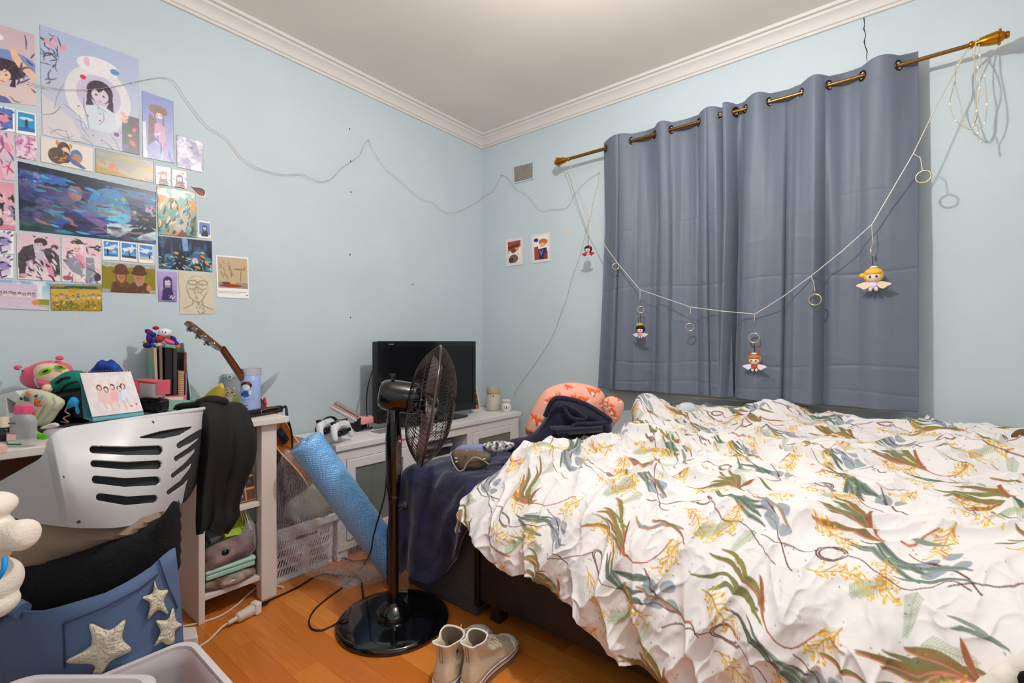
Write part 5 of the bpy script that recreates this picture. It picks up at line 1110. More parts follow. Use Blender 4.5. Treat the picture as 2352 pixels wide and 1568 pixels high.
# rolled upper rim
tp_ = [Vector(p) for p in pxpos(shell_px(np.linspace(.32, 1, 60), np.zeros(60)))]
obj('top_rim', M().tube([p+FW*.004-UP*.002 for p in tp_], .0065, 10), plast, ch, smooth=True)
def pad(U, V):
    o = shell_px(.40+.60*U, .03+.94*V); o[2] = o[2]+.022; return pxpos(o)
gu, gv = np.meshgrid(np.linspace(0, 1, 40), np.linspace(0, 1, 20)); q_ = npgrid('back_pad', pad(gu, gv), mat('pad_charcoal', (44, 46, 48), .8), ch); dmod = q_.modifiers.new('s', 'SOLIDIFY'); dmod.thickness = .012
for px, py, t in ((165, 1000, 1.115), (351, 970, 1.262), (455, 951, 1.435), (147, 1095, 1.062), (183, 1196, 1.083), (373, 1175, 1.255)):
    c = P(px, py, t=t-.002); obj('screw', M().cyl(c, c-FW*.004, .0045, n=12), mat('screw_grey', (96, 94, 92), .35, .7), ch)
sc0 = Vector((.27, 1.80, 0))
obj('seat', M().lathe([(0, .17), (.3, .22), (.8, .225), (1, .20)], sc0+UP*.44, sc0+UP*.50, 40), mat('pad_charcoal', ()), ch, smooth=True)
obj('gas_column', M().cyl(sc0+UP*.10, sc0+UP*.44, .025, n=20), blackm, ch, smooth=True)
bs = M()
for i in range(5):
    a = 2*PI*i/5+.3; e = sc0+Vector((math.cos(a)*.22, math.sin(a)*.22, .07)); bs.cyl(sc0+UP*.11, e, .022, .014, 10)
    obj('caster', M().cyl(e+Vector((-math.sin(a)*.02, math.cos(a)*.02, -.045)), e+Vector((math.sin(a)*.02, -math.cos(a)*.02, -.045)), .025, n=18), blackm, ch, smooth=True)
obj('star_base', bs, white, ch, smooth=True)
# ---- clothes on the chair
blk = mat('black_fleece', (9, 9, 10), .95, bump=.4, bscale=120)
beige = mat('beige_coat', (150, 126, 106), .85, bump=.2, bscale=90)
pb('beige_coat', 'beige brown coat bunched on the seat under the chair back', 'coat', [(-20, 1230), (40, 1195), (110, 1195), (220, 1195), (300, 1195), (365, 1175), (374, 1180), (362, 1200), (330, 1228), (265, 1246), (190, 1275), (100, 1301), (30, 1312), (-30, 1320)], .05, beige, t=1.17, noise=.014, wid=.06)
pb('black_jacket', 'black fleece jacket bulging between the beige coat and the blue basket', 'jacket', [(-5, 1330), (30, 1300), (110, 1285), (190, 1262), (270, 1232), (335, 1210), (375, 1180), (398, 1150), (412, 1172), (412, 1262), (405, 1320), (330, 1380), (200, 1440), (60, 1460), (10, 1420)], .055, blk, t=1.145, noise=.010, wid=.08, res=.015)
pb('teal_top', 'teal top poking out below the right end of the chair back', 'top', [(366, 1200), (372, 1180), (398, 1150), (411, 1148), (412, 1164), (402, 1178), (399, 1192), (388, 1188)], .012, mat('teal_cloth', (20, 108, 92), .8), t=1.32, res=.008, wid=.015)
# black hooded jacket hanging on the chair corner: front and back fall
def drapepx(name, label, cat, rows, mt, seed=0, amp=.01, th=.012, nu=60):
    """rows: list of (left px, right px, py, t_left, t_right) from top to bottom"""
    def f(u, v):
        k = v*(len(rows)-1); 
        L = [float(cr1([r[i] for r in rows], np.array(v))) for i in range(5)]
        px = L[0]+(L[1]-L[0])*u; t = L[3]+(L[4]-L[3])*u
        fold = (math.sin(u*13+v*2.2+seed)*.6+math.sin(u*23-v*1.5+seed*2)*.4)*amp*(.35+.65*v)-.035*math.sin(PI*u)**.6*(1 if th else 0)
        return P(px, L[2]+6*math.sin(u*9+seed)*v, t=t+fold)
    return one(name, M().grid(f, nu, 70), mt, label, cat, smooth=True, solid=th)
hood_ = drapepx('black_hoodie', 'black hooded top hanging from the right corner of the white chair', 'hoodie',
 [(478, 520, 922, 1.50, 1.66), (458, 558, 928, 1.47, 1.66), (464, 578, 965, 1.43, 1.63), (462, 590, 1010, 1.42, 1.61), (457, 586, 1060, 1.42, 1.60), (452, 566, 1110, 1.42, 1.60), (450, 551, 1160, 1.42, 1.60), (449, 550, 1190, 1.42, 1.60), (450, 522, 1222, 1.42, 1.57)], mat('jersey_black', (17, 15, 15), .85, bump=.15, bscale=200), 1.0, .018, .01)
obj('hood', M().tube(spline([P(400, 938, t=1.50), P(420, 932, t=1.49), P(455, 928, t=1.50), P(485, 919, t=1.51), P(515, 924, t=1.56)], 6), [.004]*3+[.010]*9+[.016]*13, 12), mat('jersey_black', ()), hood_, smooth=True)
# ================================================================== BLUE FABRIC BASKET WITH STARS
bluf = mat('basket_blue', (82, 102, 136), .75, bump=.1, bscale=260)
fr_px = [(14, 1396, 1.05), (35, 1404, 1.03), (60, 1404, 1.012), (93, 1404, 1.0), (125, 1397, .995), (160, 1387, .995), (240, 1363, 1.015), (290, 1338, 1.04), (320, 1320, 1.06), (350, 1300, 1.082), (373, 1278, 1.10), (392, 1263, 1.118), (403, 1257, 1.13)]
fp_ = [P(a, b, t=c) for a, b, c in fr_px]; n_ = len(fp_)
back = [fp_[-1-i]+Vector((-.015, .085+.02*math.sin(PI*i/(n_-1)), -.07)) for i in range(n_)]
loop = fp_+back
cx = sum((p for p in loop), Vector())/len(loop)
bkt = thing('fabric_basket', 'blue fabric basket with three fluffy white stars behind the clear bin', 'basket', (cx.x, cx.y, 0))
def ring_at(f):   # f: 0 rim .. 1 floor
    out = []
    for p in loop:
        z = p.z*(1-f)+.004*f; s_ = 1-.10*f*f; bulge = 1+.03*math.sin(PI*min(1, f*1.3)); out.append(Vector((cx.x+(p.x-cx.x)*s_*bulge, cx.y+(p.y-cx.y)*s_*bulge, z))+RT*(.045*f))
    return out
obj('basket_body', M().rings([ring_at(f) for f in (0, .06, .15, .3, .45, .6, .8, 1)], cap0=False, cap1=True), bluf, bkt, smooth=True, solid=.004, angle=60)
def onbasket(px, py, off=.006):
    """point on the basket's front face"""
    d = dirn(px, py); best = None
    for f in np.linspace(0, 1, 41):
        r = ring_at(f)[:n_]
        for i in range(n_-1):
            a, b = r[i], r[i+1]; A2 = np.array([[b.x-a.x, -d.x], [b.y-a.y, -d.y]])
            try: s_, t_ = np.linalg.solve(A2, [-a.x, -a.y])
            except Exception: continue
            if -.2 <= s_ <= 1.2:
                z = a.z+(b.z-a.z)*s_; e = abs(CAMH+d.z*t_-z)
                if best is None or e < best[0]: best = (e, t_)
    return Vector((0, 0, CAMH))+d*(best[1]-off)
sm_ = mat('stitch_navy', (44, 56, 84), .8)
for q in ([(144, 1433), (240, 1395), (320, 1352), (372, 1311)], [(144, 1433), (146, 1480), (148, 1545)], [(365, 1286), (385, 1345), (413, 1406)]):
    pts = []
    for i in range(len(q)-1):
        for k in range(6): pts.append(onbasket(q[i][0]+(q[i+1][0]-q[i][0])*k/6, q[i][1]+(q[i+1][1]-q[i][1])*k/6, .003))
    obj('seam', M().tube(pts, .0016, 6), sm_, bkt, smooth=True)
starm = mat('sherpa_white', (226, 212, 186), .95, bump=1.0, bscale=170)
stars = [[(770, 1055), (940, 1112), (1080, 1022), (1055, 1185), (1133, 1285), (955, 1380), (870, 1500), (800, 1500), (800, 1412), (560, 1388), (785, 1240)],
 [(1332, 684), (1365, 765), (1450, 768), (1410, 860), (1450, 975), (1360, 942), (1272, 1020), (1290, 885), (1222, 832), (1312, 790)],
 [(1490, 920), (1518, 1030), (1570, 1066), (1510, 1120), (1500, 1220), (1432, 1240), (1390, 1215), (1322, 1252), (1380, 1130), (1342, 1032), (1440, 1022)]]
for s_ in stars:
    pp = [(a*.2666, 1150+b*.2666) for a, b in s_]; ctr = (sum(p[0] for p in pp)/len(pp), sum(p[1] for p in pp)/len(pp)); m = M()
    pp2 = smoothpoly(pp, 4); outer_ = [onbasket(a, b, .002) for a, b in pp2]; K_ = len(pp2); rr_ = [outer_]
    for f, h in ((.96, .007), (.8, .011), (.55, .013), (.25, .013)): rr_.append([onbasket(ctr[0]+(a-ctr[0])*f, ctr[1]+(b-ctr[1])*f, h) for a, b in pp2])
    m.rings(rr_, cap0=True, cap1=True); obj('star_patch', m, starm, bkt, smooth=True, angle=80)
obj('tie', M().tube(spline([P(52, 1402, t=1.02), P(30, 1392, t=1.03), P(8, 1398, t=1.05), P(-20, 1412, t=1.07)], 5), .016, 12), bluf, bkt, smooth=True)
# ================================================================== WHITE PLUSH AT THE LEFT EDGE
plm = mat('plush_white', (240, 228, 212), .95, bump=.25, bscale=180)
TP = .93
pl = thing('plush_toy', 'white plush animal with a stubby arm at the left edge', 'soft toy', P(-20, 1380, t=TP))
m = M().ell(P(-16, 1338, t=TP), (.038, .05, .046), RV).ell(P(-32, 1165, t=TP), (.040, .05, .028), RV).ell(P(-18, 1240, t=TP), (.028, .045, .052), RV).ell(P(0, 1388, t=TP), (.022, .035, .026), RV @ rotm(0, 30, 0))
m.rings([[P(a, 1228, t=TP)+UP*r*math.sin(2*PI*j/22)+FW*r*math.cos(2*PI*j/22) for j in range(22)] for a, r in ((-10, .024), (15, .026), (40, .029), (56, .030), (66, .027), (74, .019), (77, .006))])
ob_ = obj('body', m, plm, pl, smooth=True); rmsh = ob_.modifiers.new('r', 'REMESH'); rmsh.mode = 'VOXEL'; rmsh.voxel_size = .0035; rmsh.use_smooth_shade = True; sm2 = ob_.modifiers.new('m', 'SMOOTH'); sm2.iterations = 6
obj('blue_stripe', M().tube(spline([P(11, 1280, t=TP-.043), P(10, 1300, t=TP-.05), P(4, 1316, t=TP-.053), P(-8, 1332, t=TP-.053)], 6), .0042, 8), mat('stripe_blue', (20, 150, 235), .6), pl, smooth=True)
# ================================================================== CLEAR BIN AND ITS LID
frost = mat('frosted_plastic', (206, 194, 196), .35, alpha=.62)
frim = mat('frosted_rim', (222, 212, 214), .35, alpha=.85)
bz_ = .40; X1, Y1 = .385, 1.285; X0b, Y0b = -.02, .93
bn_ = thing('storage_bin', 'frosted clear storage bin standing open at the bottom edge', 'storage bin', ((X0b+X1)/2, (Y0b+Y1)/2, 0))
def rrect(x0, x1, y0, y1, r, z, n=6):
    out = []
    for cx_, cy_, a0 in ((x1-r, y1-r, 0), (x0+r, y1-r, 90), (x0+r, y0+r, 180), (x1-r, y0+r, 270)):
        for k in range(n+1): a = R0(a0+90*k/n); out.append(Vector((cx_+r*math.cos(a), cy_+r*math.sin(a), z)))
    return out
obj('bin_body', M().rings([rrect(X0b+i, X1-i, Y0b+i, Y1-i, .04, z) for i, z in ((.03, .003), (.024, .03), (.006, .36), (.0, .395))], cap0=True, cap1=False), frost, bn_, smooth=True, solid=.003)
rw = [rrect(X0b-.0, X1+.0, Y0b-.0, Y1+.0, .04, .392), rrect(X0b-.012, X1+.012, Y0b-.012, Y1+.012, .045, .395), rrect(X0b-.012, X1+.012, Y0b-.012, Y1+.012, .045, .402), rrect(X0b, X1, Y0b, Y1, .04, .402)]
obj('bin_rim', M().rings(rw, closed=True), frim, bn_, smooth=True)
# second bin turned across the first
q0, q1 = P(46, 1562, z=.428), P(360, 1562, z=.428)
ld = thing('bin_lid', 'frosted lid lying askew on the corner of the clear bin', 'lid', (q0+q1)/2)
e1 = (q1-q0).normalized(); e2 = Vector((-e1.y, e1.x, 0)); e2 = e2 if e2.dot(FW) < 0 else -e2
def lr(i, z): return [q0+e1*(-.02+p.x)+e2*(p.y)+UP*z for p in rrect(-.0+i, .30-i, -.015+i, .25-i, .05, 0)]
obj('lid_panel', M().rings([lr(.022, -.018), lr(.020, -.006), lr(.018, -.004), lr(.02, -.02)], closed=False), frost, ld, smooth=True)
obj('lid_rim', M().rings([lr(.020, -.018), lr(.012, .002), lr(.004, .004), lr(-.002, .0), lr(-.004, -.012), lr(.002, -.012), lr(.004, -.004), lr(.012, -.008)], closed=True), frim, ld, smooth=True)
# ================================================================== FLOOR THINGS
cream = mat('cord_cream', (214, 204, 190), .45)
g1 = [fl(400, 1440), fl(430, 1436), fl(470, 1427), fl(510, 1412), fl(545, 1388), fl(575, 1360, .01), fl(597, 1345, .02), fl(622, 1342, .02), fl(648, 1348, .008), fl(650, 1352, .004)]
one('extension_lead', M().tube(spline(g1, 8), .0042, 8), cream, 'grey white lead curving from the basket past the desk foot', 'cord', smooth=True)
plg = thing('plug_connector', 'joined white plugs lying on the wooden floor beside the desk', 'plug', fl(565, 1410, 0))
hz2 = .02
pa, pbp = fl(543, 1420, hz2), fl(579, 1400, hz2); dp = (pbp-pa).normalized()
obj('socket_body', M().lathe([(0, .014), (.08, .019), (.6, .020), (.7, .022), (1, .022)], pa, pbp, 28), cream, plg, smooth=True); obj('cord_grip', M().lathe([(0, .006), (.1, .008), (.9, .009), (1, .009)], pa-dp*.034, pa, 16), cream, plg, smooth=True)
pc_ = fl(588, 1395, hz2+.004); pw = dp.cross(UP).normalized(); obj('plug_block', M().box(pc_, (.026, .040, .046), Matrix([dp, pw, UP]).transposed()), white, plg, bevel=.005, seg=3)
obj('lead', M().tube(spline([pa-dp*.03, fl(510, 1440, .012), fl(482, 1468), fl(462, 1482), fl(448, 1496)], 8), .0040, 8), cream, plg, smooth=True)
pbq = [fl(398, 1462), fl(450, 1459), fl(455, 1484), fl(404, 1492)]
one('power_board', M().rings([[p for p in pbq], [p+UP*.035 for p in pbq]]), white, 'white power board on the floor behind the clear bin', 'power board', bevel=.005)
# ---- sneakers
canv = mat('canvas_cream', (222, 208, 180), .85, bump=.25, bscale=260); rub = mat('rubber_white', (244, 240, 238), .5); rubd = mat('rubber_tan', (168, 124, 96), .5); lacem = mat('lace_grey', (186, 172, 150), .8); inm = mat('lining', (120, 104, 84), .9)
def sneaker(label, heel, toe, lean=0, flip=1):
    L = (toe-heel).length; ax = (toe-heel).normalized(); yaw = math.atan2(ax.y, ax.x)
    t = thing('canvas_sneaker', label, 'shoe', (heel.x, heel.y, 0), 'pair of canvas sneakers', rot=(0, 0, yaw))
    k = L/.28
    half = [(0, 0), (.004, .022), (.03, .033), (.08, .034), (.13, .037), (.19, .047), (.235, .045), (.265, .030), (.28, 0)]
    o = smoothpoly([(x*k, y*k*flip) for x, y in half]+[(x*k, -y*k*flip*(.86 if .05 < x < .25 else 1)) for x, y in half[-2:0:-1]], 5)
    def ringz(s, z, x0=0, x1=.28, yw=1.0, sh=0):
        return [Vector((max(x0*k, 0)+(p[0]/(.28*k))*(x1-x0)*k, p[1]*yw*s, z(p[0]/(.28*k)) if callable(z) else z)) for p in o]
    obj('outsole', M().rings([ringz(1, 0), ringz(1.02, .004), ringz(1.02, .016), ringz(1, .017)]), rubd, t, smooth=True, angle=30)
    obj('midsole', M().rings([ringz(1.0, .016), ringz(1.03, .018), ringz(1.03, .034), ringz(1.0, .036)]), rub, t, smooth=True, angle=30)
    obj('sole_stripe', M().tube(ringz(1.035, .0315), .0014, 6, closed=True), blackm, t, smooth=True); obj('sole_stripe', M().tube(ringz(1.03, .017), .0011, 6, closed=True), blackm, t, smooth=True)
    zt = lambda f: .036
    rs = [ringz(.97, .034, .004, .276), ringz(.96, lambda f: .050-.006*f, .004, .272, .98), ringz(.93, lambda f: .072-.018*f, .006, .256, .90), ringz(.9, lambda f: .088-.016*f, .010, .215, .82), ringz(.9, lambda f: .100-.008*f, .016, .140, .78), ringz(.9, lambda f: .116, .018, .102, .74), ringz(.92, lambda f: .134+.004*math.cos(f*6), .012, .088, .80), ringz(.95, lambda f: .150+.006*math.cos(f*6)+.008*f, .004, .086, .84)]
    o1 = obj('upper', M().rings(rs, cap0=True, cap1=False), canv, t, smooth=True, angle=80, solid=.003)
    obj('collar_trim', M().tube(rs[-1], .0022, 6, closed=True), rub, t, smooth=True)
    shr = lambda r, f, dz_: [Vector((cx0+(p.x-cx0)*f, p.y*f, p.z+dz_)) for cx0 in [sum(q.x for q in r)/len(r)] for p in r]
    obj('lining', M().rings([shr(rs[-1], .92, -.002), shr(rs[-2], .78, -.012), shr(rs[-3], .62, -.024)], cap0=False, cap1=True), inm, t, smooth=True)
    cap = M()
    def tc(u, v):
        a = (u-.5)*PI*1.02; f = 1-v; x = .222*k+.052*k*math.cos(a)*(.35+.65*f) if 0 else .222*k+.0515*k*math.cos(a)*math.cos(v*PI/2*.82); y = .0425*k*math.sin(a)*math.cos(v*PI/2*.60); z = .033+.030*math.sin(v*PI/2)
        return Vector((x, y, z))
    obj('toe_cap', cap.grid(tc, 24, 12), rub, t, smooth=True, solid=.002)
    for s in (-1, 1): obj('seam', M().tube([Vector((.010, s*.006, .04)), Vector((.016, s*.004, .09)), Vector((.008, s*.005, .148))], .0009, 5), inm, t)
    lc = M()
    for i in range(6):
        f = i/5; x = (.205-.095*f)*k; z = .070+.058*f**.9; w_ = .017+.003*f
        lc.tube(spline([(x, -w_, z-.006), (x+.004, 0, z+.005), (x-.008, w_, z-.006)], 4), .0022, 6)
        c_ = [(x, -w_-.001, z-.006), (x, w_+.001, z-.006)]
    for q in ([(.115, 0, .128), (.125, .03, .112), (.135, .045, .085), (.150, .046, .072)], [(.115, 0, .128), (.13, -.03, .118), (.125, -.046, .10), (.14, -.04, .085)], [(.115, 0, .128), (.14, .012, .13), (.155, .03, .10), (.13, .03, .095), (.115, 0, .128)]): lc.tube(spline([(a*k, b, c) for a, b, c in q], 6), .0021, 6)
    obj('laces', lc, lacem, t, smooth=True)
    pt = Vector((.055*k, flip*.0270, .110)); 
    obj('ankle_patch', M().cyl(pt, pt+Vector((0, flip*.0018, 0)), .016, n=28), mat('patch_white', (206, 206, 210), .6), t)
    st_ = [((.011 if i % 2 == 0 else .0046)*math.cos(PI/2+PI*i/5), (.011 if i % 2 == 0 else .0046)*math.sin(PI/2+PI*i/5)) for i in range(10)]
    obj('patch_star', M().prism(st_, pt+Vector((0, flip*.0018, 0)), (1, 0, 0), (0, 0, 1), Vector((0, flip*.0006, 0))), mat('star_navy', (34, 40, 66), .6), t)
    return t
sneaker('cream canvas sneaker nearer the bed, its toe pointing right', P(1068, 1600, z=0), Vector((1.335, 1.075, 0)), flip=1)
sneaker('cream canvas sneaker nearer the fan, with a round star patch', P(1008, 1600, z=0), Vector((1.318, 1.195, 0)), flip=-1)
# ================================================================== END OF THE BED: BOX, BLANKETS, PILLOWS
felt_ = mat('felt_charcoal', (74, 70, 70), .95, bump=.4, bscale=220, c2=(88, 84, 84), var=.1, vscale=160)
sb = thing('storage_ottoman', 'dark grey felt storage box at the foot of the bed', 'storage box', (1.60, 1.51, 0))
obj('box_body', M().span((1.385, 1.305, .0), (1.80, 1.735, .46)), felt_, sb, bevel=.012, seg=3); obj('lid', M().span((1.378, 1.298, .46), (1.807, 1.742, .50)), felt_, sb, bevel=.012, seg=3)
navy = mat('navy_plush', (24, 24, 48), .8, sheen=.5, c2=(46, 45, 88), var=.1, vscale=12, bump=.3, bscale=45)
navyd = mat('navy_fleece', (24, 22, 50), .85, sheen=.25, bump=.15, bscale=60)
def drape(x, y, X0, X1, Y0, Y1, Z, r=.04):
    """cloth point (x,y) laid over a block; beyond an edge it turns down"""
    z = Z; ox = oy = 0
    for (c, lo, hi, ax) in ((x, X0, X1, 0), (y, Y0, Y1, 1)):
        e = lo-c if c < lo else (c-hi if c > hi else 0); sg = -1 if c < lo else 1
        if e > 0:
            a = min(e/r, PI/2); outw = r*math.sin(a); dn = r*(1-math.cos(a)); ex = max(0, e-r*PI/2); outw += ex*.05; dn += ex*.995; z -= dn; q = (lo if sg < 0 else hi)+sg*outw
            if ax == 0: x = q
            else: y = q
    return Vector((x, y, z))
def bl(u, v):
    y = 1.275+.665*u; hem = 1.345-(.44 if u > .35 else .44-.30*(1-u/.35)**1.1)-.02*math.sin(u*9); x = 1.80+(hem-1.80)*v
    if u > .72: y = y
    p = drape(x, y, 1.41, 1.9, 1.10, 1.68, .555, .07)
    n = (float(fbm(np.array(u*5), np.array(v*4), 3, 77))-.5); p.z += n*.05*(1 if p.z > .5 else .2)
    if p.x < 1.42: p.x -= (.012*math.sin(u*15+1)+.005*math.sin(u*31))*min(1, (.55-p.z)*5)+.012+n*.05
    p.z = max(p.z, .02); return p
one('navy_blanket', M().grid(bl, 90, 110), navy, 'navy plush blanket draped over the grey felt box', 'blanket', smooth=True, solid=.018)
# navy fleece heap on the bed
b1 = pb('fleece_blanket', 'dark navy fleece blanket heaped on the bed against the fox pillow', 'blanket', [(1150, 1030), (1175, 1008), (1215, 1000), (1246, 968), (1258, 930), (1272, 914), (1296, 912), (1345, 924), (1394, 952), (1405, 968), (1404, 992), (1380, 1004), (1330, 1012), (1290, 1010), (1262, 1040), (1200, 1046)], .085, navyd, t=2.12, noise=.012, wid=.10, res=.014)
rimt = [P(1252, 955, t=2.06), P(1268, 922, t=2.04), P(1290, 914, t=2.03), P(1340, 926, t=2.02), P(1390, 956, t=2.02), P(1400, 968, t=2.02), P(1360, 974, t=2.01), P(1325, 974, t=2.01), P(1305, 990, t=2.01), P(1284, 1002, t=2.02)]
obj('fold_edge', M().tube(spline(rimt, 6), .011, 12), navyd, b1, smooth=True); obj('fold_edge', M().tube(spline([P(1296, 930, t=2.02), P(1312, 936, t=2.01), P(1345, 960, t=2.01), P(1318, 962, t=2.01), P(1303, 950, t=2.01), P(1296, 930, t=2.02)], 6), .008, 10), navyd, b1, smooth=True)
obj('fold_flap', M().grid(lambda u, v: P(1284+100*u-20*v*(1-u), 1000-8*u-22*v*(1-.2*u), t=2.03-.05*math.sin(PI*v)), 24, 12), navyd, b1, smooth=True, solid=.01)
# fox pillows
cor = (238, 168, 146)
def foxcloth(nm):
    if nm in MATS: return MATS[nm]
    return cmat(nm, .85, bump=.1, bscale=200)
def printed_puff(name, label, cat, pts, t, th, base, marks, wid=.12, res=.006, noise=.004):
    O, U, V, o = pxpoly(pts, t); m = puff(smoothpoly(o, 4), O, U, V, th, res, noise=noise, wid=wid)
    base3 = Vector(O); ob = one(name, m, foxcloth('fox_print'), label, cat, smooth=True)
    n = len(m.v); co = np.empty((len(ob.data.vertices), 3)); ob.data.vertices.foreach_get('co', co.ravel()); co += np.array(ob.location)-np.array(O)
    a = co@np.array(RT); b = co@np.array(UP); px = pts[0][0]+a/t*F; py = pts[0][1]-b/t*F
    col = np.tile(np.array(base)/255., (len(co), 1))
    for (mx, my, rx, ry, ang, cl) in marks:
        ca, sa = math.cos(ang), math.sin(ang); X = px-mx; Y = py-my; uu_ = (X*ca+Y*sa)/rx; vv_ = (-X*sa+Y*ca)/ry; k = np.clip((1-np.hypot(uu_, vv_))*4, 0, 1)[:, None]; col = col*(1-k)+np.array(cl)/255.*k
    setcol(ob.data, col); return ob
def fox(x, y, a=0, s=1.0, fl_=1):
    og, wh, dk_ = (232, 92, 30), (244, 232, 224), (120, 70, 40); c, d = math.cos(a), math.sin(a)
    L = [(0, 0, 14, 7, 0, og), (-13*fl_, -3, 6.5, 6, .2, og), (-18*fl_, -9, 2.5, 4.5, -.4, og), (-10*fl_, -10, 2.5, 4.5, .4, og), (14*fl_, 3, 9, 4, -.5*fl_, og), (20*fl_, 6, 3.5, 2.5, 0, wh), (-14*fl_, 0, 3.5, 2.5, 0, wh), (2, 5, 7, 2.5, 0, wh), (-6, 9, 2, 4, 0, dk_), (7, 9, 2, 4, 0, dk_)]
    return [(x+(q*c-w_*d)*s, y+(q*d+w_*c)*s, rx*s, ry*s, an+a, cl) for q, w_, rx, ry, an, cl in L]
printed_puff('pillow', 'salmon pillow with orange foxes behind the navy fleece', 'pillow', [(1208, 995), (1212, 965), (1225, 935), (1243, 905), (1262, 890), (1292, 880), (1330, 879), (1366, 888), (1384, 900), (1390, 916), (1388, 945), (1370, 990), (1300, 1010), (1240, 1010)], 2.36, .09, cor, fox(1238, 962, .1, .95)+fox(1268, 912, -.2, .9, -1)+fox(1327, 912, -.1, .95)+fox(1358, 896, .5, .8, -1)+fox(1304, 886, 0, .5)+fox(1380, 926, 1.2, .7)+fox(1212, 988, 0, .8))
printed_puff('pillow', 'small salmon fox pillow squeezed between the duvet and the larger one', 'pillow', [(1384, 940), (1388, 918), (1400, 910), (1416, 912), (1432, 924), (1430, 948), (1412, 975), (1396, 978)], 2.20, .04, cor, fox(1404, 942, .9, .8)+fox(1422, 918, .2, .6)+fox(1392, 925, 1.4, .5), wid=.05)
# small clothes on top of the navy blanket
brn = mat('taupe_fleece', (110, 92, 76), .95, bump=.3, bscale=200); brt = mat('taupe_trim', (186, 172, 142), .8)
bbl = thing('baby_blanket', 'small taupe fleece blanket with a pale edge on the navy one', 'blanket', P(1080, 1070, t=2.0))
O, U, V, o = pxpoly([(1036, 1045), (1045, 1034), (1066, 1032), (1100, 1036), (1122, 1040), (1128, 1050), (1120, 1068), (1096, 1078), (1076, 1078), (1056, 1080), (1046, 1066)], 2.02)
obj('cloth', puff(smoothpoly(o, 4), O, U, V, .035, .008, noise=.008, wid=.03), brn, bbl, smooth=True)
obj('edging', M().tube(spline([P(1036, 1046, t=1.99), P(1040, 1062, t=1.985), P(1052, 1080, t=1.985), P(1064, 1079, t=1.985), P(1074, 1062, t=1.985), P(1090, 1050, t=1.98), P(1108, 1056, t=1.985), P(1122, 1066, t=1.99)], 6), .003, 8), brt, bbl, smooth=True)
for px, py, cl in ((1047, 1052, (168, 226, 196)), (1048, 1060, (168, 226, 196)), (1084, 1054, (150, 214, 186)), (1072, 1035, (206, 142, 92)), (1098, 1036, (206, 142, 92)), (1118, 1048, (60, 170, 150)), (1112, 1054, (168, 226, 196))): obj('spot', M().ell(P(px, py, t=1.982), (.006, .003, .004), RV, 10, 8), mat('spot%d' % cl[0], cl, .8), bbl, smooth=True)
pb('lavender_shirt', 'lavender grey shirt lying behind the taupe blanket', 'shirt', [(1040, 1040), (1054, 1024), (1085, 1019), (1110, 1020), (1130, 1030), (1140, 1046), (1100, 1052), (1060, 1048)], .03, mat('lavender', (136, 138, 176), .85, bump=.3, bscale=40), t=2.08, noise=.008, res=.008)
pb('spotted_cloth', 'black and white spotted cloth between shirt and navy fleece', 'cloth', [(1108, 1022), (1125, 1014), (1150, 1012), (1180, 1016), (1176, 1030), (1150, 1040), (1124, 1038)], .02, mat('spotted', (230, 228, 226), .85, c2=(20, 20, 22), vscale=90, var=.1), t=2.06, res=.008, wid=.02)
pb('white_sheet', 'pale sheet rumpled under the duvet by the curtain', 'sheet', [(1552, 950), (1558, 932), (1570, 924), (1590, 925), (1602, 936), (1608, 950)], .03, mat('sheet_pale', (214, 220, 224), .8), t=2.62, res=.01)

pb('folded_sheet', 'cream bedding folded over the duvet at the lower right corner', 'sheet', [(2200, 1640), (2225, 1590), (2262, 1556), (2300, 1528), (2352, 1500), (2420, 1470), (2440, 1600), (2400, 1660)], .03, mat('cream_sheet', (232, 224, 212), .85, bump=.1), t=.845, noise=.006, wid=.05)
pb('black_sock', 'black cloth tip on the folded bedding at the lower right corner', 'cloth', [(2338, 1552), (2352, 1540), (2400, 1530), (2410, 1590), (2360, 1600), (2342, 1575)], .012, blk, t=.812, res=.01, wid=.02)
pb('brown_fur', 'brown furry cloth at the right edge between duvet and wall', 'cloth', [(2322, 1004), (2334, 988), (2356, 984), (2400, 984), (2400, 1012), (2350, 1012)], .02, mat('fur_brown', (120, 84, 56), .95, bump=.6, bscale=150), t=1.83, res=.01, wid=.02)
# ================================================================== THINGS PINNED TO THE WALLS
prm = cmat('print_gloss', .3)
def bust(c, x, y, s, hair, skin_, cloth, bg=None, eyes=(40, 30, 50), hat=None, line=(50, 36, 48)):
    """plain drawn head and shoulders"""
    c.poly([(x-s*1.5, y+s*2.9), (x-s*1.15, y+s*1.35), (x-s*.4, y+s*1.0), (x+s*.4, y+s*1.0), (x+s*1.15, y+s*1.35), (x+s*1.5, y+s*2.9)], cloth)
    c.ell(x, y, s*1.05, s*1.15, hair); c.poly([(x-s, y), (x-s*1.1, y+s*1.2), (x-s*.5, y+s*1.1)], hair); c.poly([(x+s, y), (x+s*1.1, y+s*1.3), (x+s*.5, y+s*1.1)], hair)
    c.ell(x, y+s*.28, s*.68, s*.78, skin_); c.poly([(x-s*.8, y), (x-s*.55, y-s*.5), (x, y-s*.7), (x+s*.7, y-s*.4), (x+s*.8, y), (x+s*.3, y-s*.25), (x-s*.1, y+s*.1), (x-s*.4, y-s*.2)], hair)
    for d in (-.3, .3): c.ell(x+d*s, y+s*.26, s*.10, s*.10, eyes); c.ell(x+d*s+s*.03, y+s*.23, s*.03, s*.03, (240, 240, 250))
    c.stroke([(x-s*.15, y+s*.68), (x+s*.12, y+s*.7)], .8, (190, 90, 90))
    if hat: c.ell(x, y-s*.75, s*1.15, s*.4, hat); c.ell(x, y-s*.95, s*.8, s*.55, hat)
